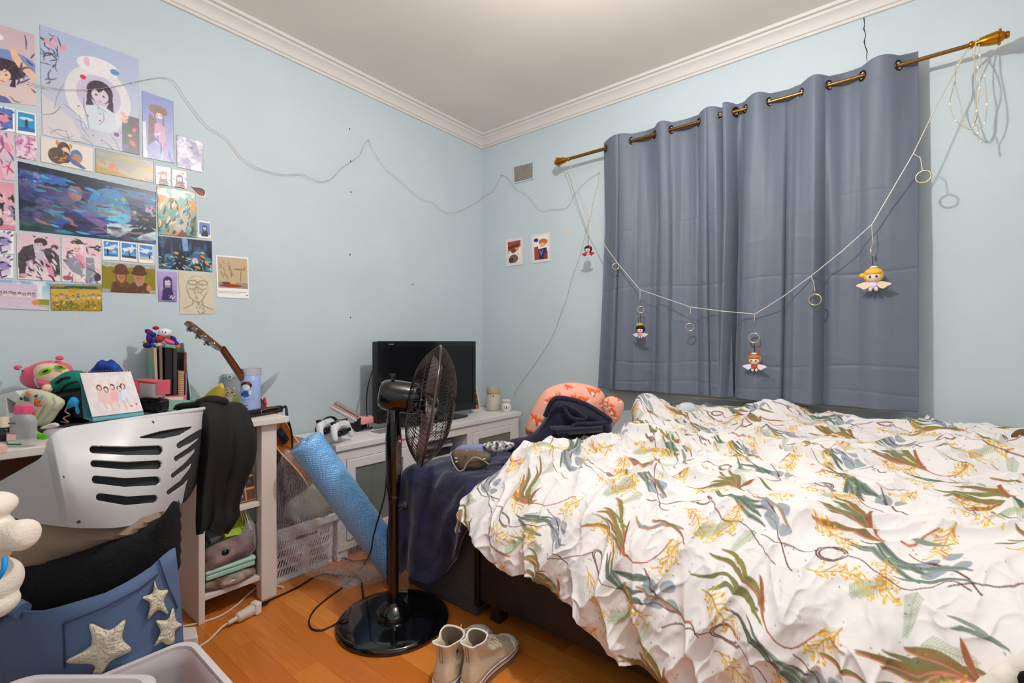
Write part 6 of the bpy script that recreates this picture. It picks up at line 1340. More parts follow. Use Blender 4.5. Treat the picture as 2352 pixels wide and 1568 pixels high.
def blobs(c, n, cols, seed, r=(.03, .1), box=(0, 0, 1, 1), el=1.6, amt=.9, ang=None):
    rr = random.Random(seed)
    for _ in range(n): q = rr.uniform(*r); c.ell(rr.uniform(box[0], box[2]), rr.uniform(box[1], box[3]), q*rr.uniform(1, el), q, rr.choice(cols), rr.uniform(-1.5, 1.5) if ang is None else ang+rr.uniform(-.3, .3), amt)
def lines(c, n, cols, seed, wd=(.8, 1.8), box=(0, 0, 1, 1), ln=.25, ang=None):
    rr = random.Random(seed)
    for _ in range(n):
        x, y = rr.uniform(box[0], box[2]), rr.uniform(box[1], box[3]); a = rr.uniform(0, 6.3) if ang is None else ang+rr.uniform(-.35, .35); L = rr.uniform(.4, 1)*ln; b = a+rr.uniform(-.8, .8)
        w0_ = rr.uniform(*wd); c.stroke([(x, y), (x+L*.5*math.cos(a), y+L*.5*math.sin(a)), (x+L*.5*math.cos(a)+L*.5*math.cos(b), y+L*.5*math.sin(a)+L*.5*math.sin(b))], lambda k, w0_=w0_: max(.5, w0_*math.sin(PI*(k*.9+.05))), rr.choice(cols), .9)
def a_hat(c):
    c.grad((212, 186, 192), (226, 204, 204)); c.ell(.25, .16, .22, .1, (246, 244, 244)); c.ell(.5, .48, .52, .34, (120, 150, 210)); c.ell(.46, .56, .36, .26, (60, 44, 56)); bust(c, .44, .58, .2, (60, 44, 56), (248, 206, 176), (232, 216, 206))
    c.poly([(.55, .25), (.66, .28), (.78, .42), (1, .55), (1, .68), (.7, .5), (.6, .4)], (246, 196, 158)); lines(c, 8, [(84, 70, 110)], 3, (1, 2), (.5, .2, 1, .7)); c.rect(0, .78, 1, 1, (226, 206, 200)); c.poly([(0, .86), (.5, .92), (.6, 1), (0, 1)], (98, 104, 170)); lines(c, 10, [(110, 84, 100), (240, 200, 180)], 7, (.8, 2), (0, .7, 1, 1))
def a_hood(c):
    c.grad((182, 196, 226), (206, 204, 216)); c.ell(.56, .52, .34, .42, (232, 228, 230)); c.ell(.56, .5, .23, .27, (208, 196, 222)); bust(c, .57, .46, .13, (56, 46, 66), (226, 206, 222), (214, 222, 232)); c.ell(.56, .22, .22, .12, (240, 236, 236)); c.ell(.4, .36, .03, .03, (226, 40, 44)); c.ell(.44, .2, .03, .06, (240, 190, 206)); c.ell(.73, .22, .05, .04, (96, 150, 216))
    c.poly([(0, .62), (.3, .8), (.4, 1), (0, 1)], (222, 214, 218)); c.rect(.84, .62, 1, 1, (122, 108, 118)); c.rect(.80, .7, .88, 1, (110, 130, 124))
    blobs(c, 7, [(240, 130, 130), (250, 180, 170), (236, 236, 240), (150, 130, 190)], 5, (.02, .035), (.80, .62, .96, .96)); c.ell(.74, .84, .055, .05, (226, 196, 214)); c.ell(.74, .84, .03, .028, (104, 96, 170))
    lines(c, 26, [(60, 56, 74), (90, 84, 100)], 11, (.6, 1.1), (.03, .05, .16, .5), .12); blobs(c, 4, [(240, 160, 176), (190, 226, 214)], 15, (.02, .03), (.06, .06, .28, .16)); lines(c, 18, [(130, 120, 130), (150, 150, 170)], 12, (.6, 1.0), (.1, .6, .8, 1), .3); blobs(c, 8, [(226, 60, 60), (96, 176, 120)], 9, (.006, .01), (.2, .6, .6, .95))
def a_pinklines(c): c.noise((206, 110, 160), .13, .5, .56, .8, 3).noise((248, 226, 236), .16, .52, .6, .9, 8); lines(c, 24, [(176, 84, 140), (244, 220, 236)], 4, (.8, 1.6))
def a_pinkhair(c): c.ell(.4, .3, .6, .26, (236, 150, 178)); c.ell(.3, .36, .4, .2, (250, 222, 214)); c.ell(.2, .3, .1, .05, (120, 180, 220)); lines(c, 26, [(190, 76, 120), (250, 190, 210), (130, 90, 150)], 8, (.8, 1.8), ln=.4); c.ell(.75, .55, .15, .08, (196, 208, 226)); c.poly([(.1, .7), (.5, .62), (.7, 1), (.1, 1)], (240, 170, 190))
def a_brownhair(c): c.grad((150, 160, 214), (176, 178, 220)); c.ell(.5, .22, .3, .2, (156, 128, 120)); bust(c, .52, .26, .15, (150, 122, 116), (246, 214, 206), (216, 172, 200)); c.poly([(.2, .3), (.36, .35), (.38, .7), (.16, .8)], (150, 122, 116)); c.poly([(.0, .45), (.1, .45), (.14, 1), (0, 1)], (232, 232, 244)); lines(c, 16, [(226, 130, 160), (90, 120, 200), (240, 220, 230)], 5, (1, 2.2), (.2, .5, .9, 1))
def a_cloud(c): c.grad((150, 152, 184), (228, 222, 236)); c.noise((246, 240, 248), .05, .45, .55, 1, 3); c.noise((140, 134, 170), .09, .55, .66, .7, 7); c.ell(.3, .45, .3, .2, (252, 248, 246), .3, .8); c.noise((196, 186, 214), .12, .5, .6, .6, 12); c.ell(.55, .28, .06, .05, (120, 116, 150))
def a_pair(c):
    c.ell(.42, .3, .12, .17, (84, 64, 58)); c.ell(.45, .38, .075, .1, (244, 204, 186)); c.ell(.3, .62, .17, .2, (96, 72, 62)); c.ell(.44, .62, .12, .14, (70, 54, 52)); c.ell(.3, .1, .03, .06, (226, 140, 50)); c.ell(.55, .14, .03, .06, (226, 140, 50))
    c.ell(.66, .5, .12, .17, (70, 130, 170)); c.ell(.67, .58, .09, .12, (200, 130, 100)); c.poly([(.5, .6), (.66, .66), (.86, .9), (.8, .95), (.58, .82)], (84, 104, 160)); lines(c, 8, [(196, 140, 70)], 3, (.8, 1.4), (.25, .5, .5, .8), .15)
def a_field2(c): c.grad((176, 172, 166), (206, 186, 150)); c.poly([(.2, .18), (.6, .12), (1, .3), (1, .6), (.6, .36)], (196, 176, 96)); c.noise((160, 160, 156), .06, .5, .6, .6, 5, .6, 2); c.poly([(0, .7), (.4, .8), (.7, 1), (0, 1)], (196, 160, 92)); blobs(c, 12, [(240, 120, 60), (246, 150, 90)], 6, (.012, .03), (0, .45, .35, .75)); blobs(c, 6, [(226, 90, 60)], 8, (.01, .02), (.7, .8, 1, 1))
def a_chibi(h): 
    def f(c): 
        c.rect(.08, .06, .92, .92, (250, 236, 232)); blobs(c, 16, [(226, 70, 60), (90, 170, 90), (230, 180, 60), (120, 120, 200)], int(h[0]), (.04, .07), (.12, .1, .88, .9)); bust(c, .5, .42, .22, h, (252, 220, 200), (70, 50, 60)); lines(c, 6, [(226, 50, 70), (80, 170, 90)], 5, (1, 2), (.15, .82, .85, .9), .2, 0)
    return f
def a_night(c):
    c.grad((26, 36, 74), (22, 70, 110)); c.noise((40, 120, 200), .03, .48, .58, .9, 3, .6, 1.6); c.noise((74, 60, 130), .04, .52, .62, .8, 7, .7, 1.4); c.noise((16, 20, 44), .05, .52, .6, .9, 17)
    c.ell(.62, .45, .16, .2, (50, 160, 226), .1, .9); c.ell(.66, .55, .13, .10, (130, 214, 244), .1, .8); c.poly([(.1, .55), (.18, .25), (.26, .3), (.3, .55), (.24, .75)], (70, 66, 120)); c.ell(.31, .38, .07, .10, (84, 80, 140)); c.ell(.37, .3, .05, .08, (150, 116, 130)); c.ell(.38, .35, .035, .05, (196, 130, 110))
    c.poly([(.22, .55), (.4, .5), (.62, .78), (.6, .9), (.4, .88), (.2, .72)], (48, 44, 96)); c.poly([(.34, .5), (.5, .58), (.62, .7), (.56, .82), (.42, .66)], (126, 100, 160)); c.poly([(.6, .72), (.8, .68), (1, .7), (1, .92), (.74, .97), (.6, .9)], (206, 226, 226)); c.poly([(.66, .98), (.8, .78), (.96, .70), (1, .74), (.88, .84), (.78, 1)], (44, 30, 70)); c.poly([(0, .82), (.2, .9), (.34, 1), (0, 1)], (16, 66, 56))
    lines(c, 90, [(70, 180, 240), (30, 90, 190), (110, 90, 180), (20, 26, 60), (180, 120, 110), (40, 150, 160)], 9, (.8, 3.2), (0, .1, 1, .95), .16, .3); blobs(c, 20, [(150, 220, 110), (110, 200, 130), (60, 170, 150)], 4, (.006, .018), (.6, .25, 1, .6), 2.5); blobs(c, 26, [(226, 150, 230), (190, 120, 220)], 6, (.003, .009), (.02, .02, .14, .3)); blobs(c, 8, [(236, 150, 226)], 16, (.005, .014), (.9, .3, 1, .5)); c.noise((120, 118, 140), .05, .5, .6, .5, 33, .5, 1); c.poly([(.0, .0), (1, 0), (1, .06), (.0, .1)], (20, 26, 48), .8); lines(c, 40, [(24, 40, 60), (12, 24, 44)], 22, (1, 3), (.82, .5, 1, .75), .12)
def a_twokids(c):
    c.grad((236, 196, 208), (246, 226, 226)); c.poly([(.04, .95), (.02, .45), (.14, .28), (.4, .2), (.5, .4), (.46, .62), (.2, .7), (.16, .95)], (70, 60, 64)); c.poly([(.56, .3), (.78, .26), (.96, .42), (1, .8), (.86, .9), (.7, .55)], (80, 70, 74)); c.poly([(.36, .2), (.62, .22), (.6, .52), (.42, .5)], (206, 198, 216))
    c.poly([(.2, .6), (.34, .54), (.4, .8), (.26, .86)], (196, 168, 206)); c.poly([(.4, .5), (.7, .52), (.72, .7), (.5, .72)], (214, 180, 212)); c.poly([(.6, .5), (.78, .62), (.86, .9), (.74, .92)], (236, 150, 176)); lines(c, 34, [(40, 32, 40), (100, 80, 100), (240, 220, 228), (52, 44, 52)], 12, (.8, 2.4), (.05, .3, 1, 1), .2, .7)
    c.ell(.54, .15, .15, .13, (62, 52, 58)); c.ell(.50, .22, .09, .09, (226, 196, 210)); c.poly([(.38, .12), (.66, .1), (.7, .2), (.56, .16), (.46, .18)], (62, 52, 58)); c.ell(.47, .22, .012, .014, (60, 40, 60)); c.ell(.54, .22, .012, .014, (60, 40, 60)); c.poly([(.38, .06), (.36, 0), (.44, .05)], (62, 52, 58)); c.poly([(.68, .06), (.72, 0), (.64, .05)], (62, 52, 58))
    c.ell(.86, .24, .09, .08, (90, 70, 84)); c.ell(.84, .28, .05, .05, (226, 180, 200)); c.ell(.14, .9, .1, .06, (226, 170, 180))
def a_jeans(c):
    c.grad((240, 208, 214), (248, 232, 232)); bust(c, .38, .2, .14, (250, 226, 220), (246, 196, 186), (232, 170, 190), hat=(74, 58, 60)); c.poly([(.14, .3), (.3, .25), (.3, .5), (.1, .45)], (120, 84, 100)); lines(c, 6, [(246, 232, 236)], 3, (1.2, 1.8), (.12, .3, .28, .45), .14, 0); c.poly([(.02, .5), (.3, .42), (.55, .6), (.5, .85), (.25, .75)], (146, 154, 170)); c.poly([(.6, .42), (.8, .42), (.88, .95), (.6, .97)], (150, 158, 174)); c.poly([(.35, .35), (.5, .55), (.6, .65), (.5, .66)], (222, 110, 140)); c.ell(.82, .3, .13, .1, (244, 202, 206)); lines(c, 8, [(52, 40, 46)], 7, (1, 2), (.65, .15, .95, .25), .2, .2); lines(c, 30, [(96, 84, 100), (240, 180, 190)], 8, (.7, 1.3)); c.ell(.14, .9, .12, .08, (170, 90, 110)); c.ell(.9, .85, .09, .13, (70, 54, 62))
def a_sky(k):
    def f(c): c.rect(.08, .06, .92, .80, (70, 140, 214)); c.noise((0, 0, 0), .1, 2, 3); c.ell(.4, .38, .3, .12, (236, 240, 250)); c.ell(.6, .3, .2, .10, (226, 234, 250)); c.rect(.08, .55, .92, .68, (90, 170, 226)); c.rect(.08, .68, .92, .80, [(40, 120, 190), (40, 60, 90), (236, 190, 160)][k]); c.stroke([(.3+.2*k, .45), (.32+.2*k, .7)], 1.3, (30, 30, 50)); c.ell(.5+.1*k, .5, .06, .03, (226, 120, 130)); lines(c, 5, [(250, 250, 255)], k, (.8, 1.4), (.15, .2, .85, .6), .3)
    return f
def a_olive(c):
    c.grad((150, 132, 20), (150, 132, 20)); c.rect(0, 0, 1, .13, (176, 172, 160)); c.rect(0, .87, 1, 1, (176, 172, 160)); lines(c, 30, [(214, 210, 200)], 4, (.7, 1), (0, .03, 1, .1), .05, 1.57)
    for x, h, k in ((.34, (124, 66, 30), (104, 54, 26)), (.68, (176, 150, 150), (92, 52, 28))):
        c.poly([(x-.2, 1), (x-.16, .66), (x-.05, .56), (x+.05, .56), (x+.16, .68), (x+.2, 1)], (102, 60, 30)); c.ell(x, .42, .10, .24, h); c.ell(x, .44, .078, .15, (204, 130, 86)); c.stroke([(x-.02, .53), (x+.02, .53)], .6, (150, 70, 50)); c.ell(x, .2, .12, .12, k); c.ell(x, .3, .155, .06, k); lines(c, 10, [(84, 44, 20), (130, 84, 50)], int(x*10), (.7, 1.2), (x-.15, .65, x+.15, 1), .1)
        for d in (-.03, .03): c.stroke([(x+d-.012, .46), (x+d+.012, .465)], .8, (80, 40, 20))
    c.ell(.86, .8, .05, .08, (214, 142, 96))
def people(c, n, x0, x1, y, s, seed, cols):
    rr = random.Random(seed)
    for i in range(n):
        x = x0+(x1-x0)*i/(n-1)+rr.uniform(-.01, .01); yy = y+rr.uniform(-.05, .05); cl = rr.choice(cols); c.ell(x, yy, s*.8, s*.95, rr.choice([(70, 44, 40), (110, 60, 44), (50, 36, 40)])); c.ell(x, yy+s*.35, s*.5, s*.6, (240, 200, 180)); c.poly([(x-s, yy+s*3.4), (x-s*.8, yy+s*1.3), (x+s*.8, yy+s*1.3), (x+s, yy+s*3.4)], cl); c.rect(x-s*.4, yy+s*3.4, x+s*.4, yy+s*5, (236, 190, 166))
def a_group(c): c.grad((120, 184, 222), (236, 236, 236), 0, .6); c.noise((245, 248, 250), .07, .5, .6, .9, 2); c.rect(0, .6, 1, .8, (150, 150, 50)); c.rect(.0, .8, 1, 1, (206, 196, 180)); c.poly([(.1, .08), (.78, .1), (.8, .85), (1, .95), (.05, .95)], (224, 204, 222)); people(c, 8, .2, .72, .42, .035, 3, [(240, 236, 244), (190, 170, 214), (226, 220, 240)]); c.ell(.76, .72, .06, .06, (226, 150, 60))
def a_field(c): c.grad((90, 150, 214), (110, 160, 200), 0, .1); c.rect(0, .08, 1, .2, (40, 84, 50)); c.rect(0, .18, 1, 1, (214, 176, 60)); c.noise((196, 150, 30), .15, .5, .6, .8, 3, .4, 2); people(c, 9, .1, .92, .44, .03, 6, [(242, 240, 244), (190, 200, 236), (70, 110, 200), (240, 170, 160)]); c.a[int(c.h*.72):] = c.a[int(c.h*.72):]*.0+np.array((186, 150, 36))/255; lines(c, 90, [(120, 130, 30), (226, 190, 70), (150, 120, 20), (84, 100, 30)], 5, (.7, 1.4), (0, .68, 1, 1), .12, -1.4)
def a_gold(c): c.grad((250, 214, 150), (60, 90, 80), .1, 1); c.noise((232, 150, 60), .06, .48, .58, .9, 4); c.ell(.5, .1, .5, .14, (255, 246, 220)); c.noise((110, 190, 190), .08, .56, .62, .8, 8); c.poly([(.38, .85), (.5, .5), (.72, .34), (.86, .5), (.8, .8), (.6, .95)], (206, 196, 184)); bust(c, .42, .32, .10, (90, 60, 50), (250, 214, 180), (120, 170, 160)); lines(c, 50, [(240, 226, 200), (60, 110, 110), (150, 90, 40), (120, 200, 200), (40, 60, 50)], 6, (1, 2.6), (0, .3, 1, 1), .22, -1.0); c.poly([(.46, 1), (.6, .84), (.78, 1)], (140, 76, 40))
def a_forest(c): c.grad((34, 44, 70), (24, 32, 50)); c.noise((60, 110, 150), .07, .52, .6, .8, 5, 1.6, .5); c.poly([(.42, 0), (.52, 0), (.54, .38), (.44, .4)], (120, 170, 220)); blobs(c, 34, [(18, 24, 36), (50, 70, 96), (90, 150, 170)], 3, (.02, .06), (0, .4, 1, 1)); blobs(c, 14, [(240, 160, 50), (246, 196, 110)], 6, (.014, .035), (0, .35, 1, 1), 2.4, .95, .2); c.ell(.68, .62, .09, .12, (84, 96, 150)); c.ell(.66, .68, .06, .07, (214, 216, 226)); lines(c, 40, [(110, 190, 200), (20, 26, 40), (200, 220, 230)], 7, (.7, 1.6), (0, .55, 1, 1), .12)
def a_purple(c): c.grad((196, 172, 220), (150, 130, 190)); bust(c, .5, .3, .22, (64, 50, 100), (240, 210, 224), (56, 44, 92)); blobs(c, 8, [(230, 160, 190), (120, 190, 170)], 5, (.02, .05), (0, .5, 1, 1)); c.stroke([(.6, .86), (.7, .78), (.74, .88), (.86, .80)], .9, (236, 226, 244))
def a_sketch(c):
    c.noise((214, 200, 172), .03, .45, .6, .5, 3); g = (150, 140, 122)
    c.stroke([(.5+.3*math.cos(a), .36+.28*math.sin(a)) for a in np.linspace(PI*.85, PI*2.2, 12)], .5, g, .7); c.stroke([(.22, .42), (.28, .58), (.42, .68), (.50, .71), (.62, .66), (.74, .5)], .9, g); c.stroke([(.36, .66), (.34, .76), (.1, .86)], .9, g); c.stroke([(.64, .66), (.66, .78), (.92, .88)], .9, g)
    for x in (.38, .66): c.stroke([(x+.13*math.cos(a), .24+.05*math.sin(a)) for a in np.linspace(0, 6.28, 10)], .9, g); c.stroke([(x-.1, .38), (x, .40), (x+.08, .37)], 1.0, g)
    lines(c, 16, [g, (160, 150, 132)], 5, (.6, .8), (.4, .3, .7, .6), .12); lines(c, 16, [g], 8, (.6, .9), (.45, .72, .7, .95), .1)
def a_tea(c):
    c.rect(.05, .03, .95, .76, (206, 182, 146)); c.noise((0, 0, 0), .1, 2, 3); c.rect(.05, .62, .95, .76, (160, 150, 128)); c.ell(.42, .70, .33, .05, (176, 50, 34)); c.ell(.28, .64, .12, .035, (40, 52, 78)); c.ell(.5, .63, .09, .03, (226, 180, 84)); lines(c, 14, [(150, 124, 96)], 4, (.7, 1.0), (.1, .08, .5, .4), .25, 1.2); c.ell(.7, .3, .2, .03, (150, 130, 104)); c.stroke([(.75, .35), (.72, .6)], .9, (140, 112, 84)); c.poly([(.84, .22), (.92, .26), (.84, .28)], (206, 84, 50)); c.rect(.05, .84, .9, .85, (120, 118, 116)); c.rect(.05, .865, .7, .873, (150, 148, 146)); c.rect(.88, .9, .95, .925, (60, 60, 60))
def a_blueguy(c): c.rect(.1, .08, .9, .78, (110, 132, 200)); bust(c, .5, .36, .18, (36, 44, 84), (226, 214, 230), (40, 44, 70))
def a_violet(c): c.rect(.06, .06, .9, .84, (226, 210, 232)); c.ell(.3, .4, .3, .2, (60, 44, 66)); c.ell(.3, .42, .18, .1, (230, 200, 210)); c.ell(.7, .45, .16, .2, (160, 140, 200)); lines(c, 12, [(120, 70, 140), (50, 40, 60)], 3, (.8, 2))
def a_pinkgroup(c): c.grad((236, 160, 178), (226, 196, 210)); c.poly([(0, .86), (1, .9), (1, 1), (0, 1)], (226, 140, 160)); people(c, 3, .2, .85, .3, .11, 5, [(150, 140, 170), (60, 50, 64), (214, 206, 220)]); lines(c, 22, [(44, 36, 48), (250, 220, 226)], 6, (.8, 2), (.1, .3, 1, .85))
def a_beach(c): c.rect(.08, .05, .92, .85, (40, 150, 210)); c.ell(.5, .3, .35, .12, (220, 240, 250)); c.stroke([(.5, .35), (.5, .68)], 1.6, (50, 40, 44)); c.rect(.08, .66, .92, .85, (24, 110, 180))
def a_jeanp(c): c.rect(.05, .06, .93, .86, (90, 120, 190)); c.ell(.5, .45, .35, .22, (240, 150, 170)); lines(c, 10, [(250, 190, 200), (60, 70, 130)], 3, (1, 2.4))
W_ = (255, 252, 248)
POST = [
 ('poster', 'poster of a dark haired girl in a blue hood raising her hand', [(-60, 40), (79, 80), (83, 243), (-60, 228)], a_hat, (226, 204, 204)),
 ('polaroid_print', 'white bordered print with pink hair at the left edge of the wall', [(-50, 235), (33, 250), (34, 304), (-50, 291)], a_jeanp, W_),
 ('polaroid_print', 'white bordered print with a figure on blue sea right of the pink haired one', [(37, 252), (82, 262), (83, 313), (36, 306)], a_beach, W_),
 ('poster', 'large pale poster of a figure in a white eared hood with a red star', [(91, 56), (318, 135), (320, 356), (97, 310)], a_hood, (206, 210, 224)),
 ('poster', 'small poster of a long haired girl in lilac and pink', [(326, 208), (398, 233), (399.6, 375), (328, 361)], a_brownhair, (176, 178, 220)),
 ('poster', 'small poster of lilac clouds at the top right of the collage', [(404.6, 310), (466, 326), (467, 397), (406.6, 383)], a_cloud, (200, 200, 220)),
 ('art_card', 'small square pink line drawing card', [(34, 309), (84, 314.5), (85, 369.6), (37, 361.6)], a_pinklines, (226, 190, 220)),
 ('poster', 'pink poster with a long haired pink figure at the left edge', [(-40, 298), (31, 307.6), (32, 415.6), (-40, 405)], a_pinkhair, (240, 196, 212)),
 ('art_card', 'cream card with a brown and a blue capped little figure lying down', [(93, 313), (213.6, 340), (212.5, 395), (94, 371)], a_pair, (238, 226, 216)),
 ('art_card', 'wide landscape card in grey and ochre with orange flowers', [(219, 339.5), (352.5, 371), (352.6, 420), (220, 395.6)], a_field2, (200, 190, 170)),
 ('small_card', 'little white card with a red haired figure above the golden poster', [(356.7, 379.8), (392, 385.6), (392, 427.6), (358, 422.9)], a_chibi((206, 60, 56)), W_),
 ('small_card', 'little white card with a purple haired figure above the golden poster', [(395, 388), (428, 393.8), (429, 434), (395.2, 428)], a_chibi((92, 60, 104)), W_),
 ('poster', 'widest poster, a deep blue night painting in the middle of the collage', [(41, 370), (358, 442), (358, 561), (45, 528)], a_night, (26, 36, 74)),
 ('poster', 'pink poster with small figures at the left edge beside the blue one', [(-40, 410), (33, 421), (35, 529), (-40, 522)], a_pinkgroup, (236, 160, 178)),
 ('poster', 'golden poster of a figure among pale crystals right of the blue one', [(359.4, 427.6), (449.5, 440.8), (451.5, 546), (363.5, 538)], a_gold, (200, 160, 100)),
 ('small_card', 'little white card with a dark blue figure beside the golden poster', [(454.5, 506), (483, 510), (484.7, 548.5), (455, 545.5)], a_blueguy, W_),
 ('art_card', 'dark forest card with orange fish like leaves', [(363, 541), (486, 554), (487.6, 624.8), (365, 616)], a_forest, (34, 44, 70)),
 ('poster', 'pink and black poster of two youths in dark jackets', [(37.4, 535), (137, 544), (138, 646.5), (40, 640.7)], a_twokids, (240, 210, 216)),
 ('poster', 'pink poster of a crouching figure in grey jeans', [(140.6, 545), (231, 551), (231.5, 651), (142, 646.5)], a_jeans, (240, 216, 220)),
 ('polaroid_print', 'white bordered print with a violet and black curl at the left edge', [(-40, 525), (31, 531.6), (31.7, 584), (-40, 579)], a_violet, W_),
 ('polaroid_print', 'white bordered print with violet scribbles below the curled one', [(-40, 583), (30, 586.7), (30.5, 639.6), (-40, 637)], a_violet, W_),
 ('polaroid_print', 'left of the three white bordered blue sky prints', [(234, 550), (273, 554), (273.4, 598), (236, 597)], a_sky(0), W_),
 ('polaroid_print', 'middle one of the three white bordered blue sky prints', [(275.5, 554), (315, 558.7), (315, 602.7), (277, 598)], a_sky(1), W_),
 ('polaroid_print', 'right of the three white bordered blue sky prints', [(316.5, 558.7), (352, 563), (352, 605.6), (318, 602.7)], a_sky(2), W_),
 ('art_card', 'olive yellow card of two figures in brown hats', [(234, 601), (356, 610), (357, 674.5), (235, 670)], a_olive, (150, 132, 20)),
 ('photo_print', 'photo of a group in white and lilac before a pink screen outdoors', [(-30, 641), (114, 648.7), (112.6, 713), (-30, 708)], a_group, (200, 210, 220)),
 ('photo_print', 'photo of a row of people sitting in a golden field', [(115.5, 651), (234, 653), (234.7, 714), (117.6, 713)], a_field, (214, 176, 60)),
 ('small_card', 'purple card of a dark haired figure in a dark jacket', [(361.5, 622), (406, 624.7), (406, 693.6), (363.5, 692)], a_purple, (180, 160, 210)),
 ('pencil_sketch', 'pencil sketch of a face with raised glasses on cream paper', [(409.6, 624), (491, 627.6), (494, 721.5), (413.4, 721.5)], a_sketch, (226, 214, 188)),
 ('art_print', 'white bordered beige print with red tray and bowls, rightmost of the collage', [(495, 585), (570, 591.6), (572, 686), (499, 683)], a_tea, W_)]
NL = Vector((0, -1, 0))
for i, (nm, lab, q, fn, bg) in enumerate(POST):
    c3 = [P(a, b, y=W_L-.0006-.0003*(i % 3)) for a, b in q]; w_ = (c3[1]-c3[0]).length; h_ = (c3[3]-c3[0]).length
    res = .0019; cv = Cv(max(20, w_/res), max(20, h_/res), bg); fn(cv)
    cv.noise(tuple(max(0, v-30) for v in bg), .2, .55, .7, .12, i)
    ctr = sum(c3, Vector())/4; o = sheet(nm, cv, [p-ctr for p in c3], prm, NL, .0010); o.location = ctr
    grp = {'poster': 'posters in the wall collage', 'polaroid_print': 'white bordered prints in the collage', 'small_card': 'small cards in the collage', 'art_card': 'art cards in the collage', 'photo_print': 'group photos in the collage'}.get(nm)
    tag(o, lab, 'poster' if nm == 'poster' else 'picture', grp)
# cut-out sticker
stp = [(435, 425), (441, 428), (452, 429), (463, 431), (473, 439), (470, 453), (462, 451), (455, 449), (447, 440), (440, 433)]
c0 = P(455, 440, y=W_L); o2 = [(P(a, b, y=W_L).x-c0.x, P(a, b, y=W_L).z-c0.z) for a, b in stp]
stk = thing('cutout_sticker', 'small cut out dark red and black sticker beside the golden poster', 'sticker', c0)
obj('backing', M().prism(smoothpoly(o2, 3), c0-Vector((0, .0002, 0)), (1, 0, 0), UP, (0, -.0008, 0)), mat('sticker_white', (240, 236, 234), .5), stk)
obj('dark_shape', M().prism(smoothpoly([(a*.86, b*.80+.002) for a, b in o2], 3), c0-Vector((0, .001, 0)), (1, 0, 0), UP, (0, -.0006, 0)), mat('sticker_dark', (54, 34, 34), .4), stk)
obj('red_shape', M().prism(smoothpoly([(a*.45+.006, b*.5-.006) for a, b in o2], 3), c0-Vector((0, .0016, 0)), (1, 0, 0), UP, (0, -.0006, 0)), mat('sticker_red', (170, 36, 32), .4), stk)
# two framed cards on the window wall
def wcard(lab, q, pic, fn, bg):
    c3 = [P(a, b, x=W_R-.001) for a, b in q]; ctr = sum(c3, Vector())/4; t = thing('picture_card', lab, 'picture', ctr, 'cards on the window wall'); N_ = Vector((-1, 0, 0))
    obj('card_frame', M().rings([[p for p in c3], [p+N_*.004 for p in c3]]), mat('card_frame', (232, 224, 222), .45), t, bevel=.001)
    p3 = [P(a, b, x=W_R-.0052) for a, b in pic]; cv = Cv(45, 70, bg); fn(cv); sheet('print', cv, p3, prm, N_, .0005, t)
def pc1(c): c.rect(0, 0, 1, 1, (250, 240, 234)); c.poly([(0, 0), (1, 0), (1, .3), (0, .45)], (176, 70, 44)); c.ell(.4, .24, .5, .1, (86, 44, 32), -.15); c.ell(.66, .40, .17, .14, (232, 160, 110)); c.ell(.42, .44, .2, .16, (120, 60, 40)); c.ell(.42, .8, .36, .3, (120, 96, 84)); c.ell(.2, .85, .2, .2, (56, 50, 50)); c.noise((200, 110, 60), .2, .6, .66, .6, 3)
def pc2(c): c.rect(0, 0, 1, 1, (250, 242, 238)); c.poly([(.0, .45), (.3, .42), (.36, 1), (0, 1)], (176, 60, 36)); c.poly([(.3, .55), (.9, .5), (1, 1), (.34, 1)], (40, 44, 84)); c.ell(.66, .25, .32, .2, (200, 112, 62)); c.ell(.6, .38, .2, .15, (248, 180, 130)); c.ell(.15, .16, .16, .12, (34, 40, 84)); c.poly([(.7, .8), (1, .66), (1, 1), (.7, 1)], (150, 52, 36)); c.stroke([(.42, .6), (.5, .8), (.62, .58)], 1.2, (120, 150, 220))
wcard('left of the two white framed picture cards on the window wall', [(1161, 551), (1201, 544.5), (1201.5, 607.5), (1164, 612.5)], [(1166.5, 556.5), (1195.5, 550.5), (1196, 601), (1168.5, 605)], pc1, W_)
wcard('right of the two white framed picture cards on the window wall', [(1220.5, 540.5), (1263.5, 533.5), (1264.5, 599.5), (1223.5, 605)], [(1226.5, 543.5), (1257.5, 540), (1258, 593.5), (1228, 597.5)], pc2, W_)
# air vent
q = [(1179, 382.5), (1228, 370.5), (1228.5, 410.5), (1180.5, 422.5)]; c3 = [P(a, b, x=W_R) for a, b in q]; ctr = sum(c3, Vector())/4
av = thing('air_vent', 'square plaster air vent high on the wall near the corner', 'vent', ctr); N_ = Vector((-1, 0, 0))
obj('vent_frame', M().rings([c3, [p+N_*.008 for p in c3]]), wallm, av, bevel=.002)
k3 = [ctr+(p-ctr)*.86+N_*.0082 for p in c3]; obj('vent_mesh', M().rings([k3, [p+N_*.001 for p in k3]]), mat('vent_mesh', (196, 186, 180), .9, bump=1, bscale=300, c2=(150, 140, 134), vscale=260, var=.1), av)
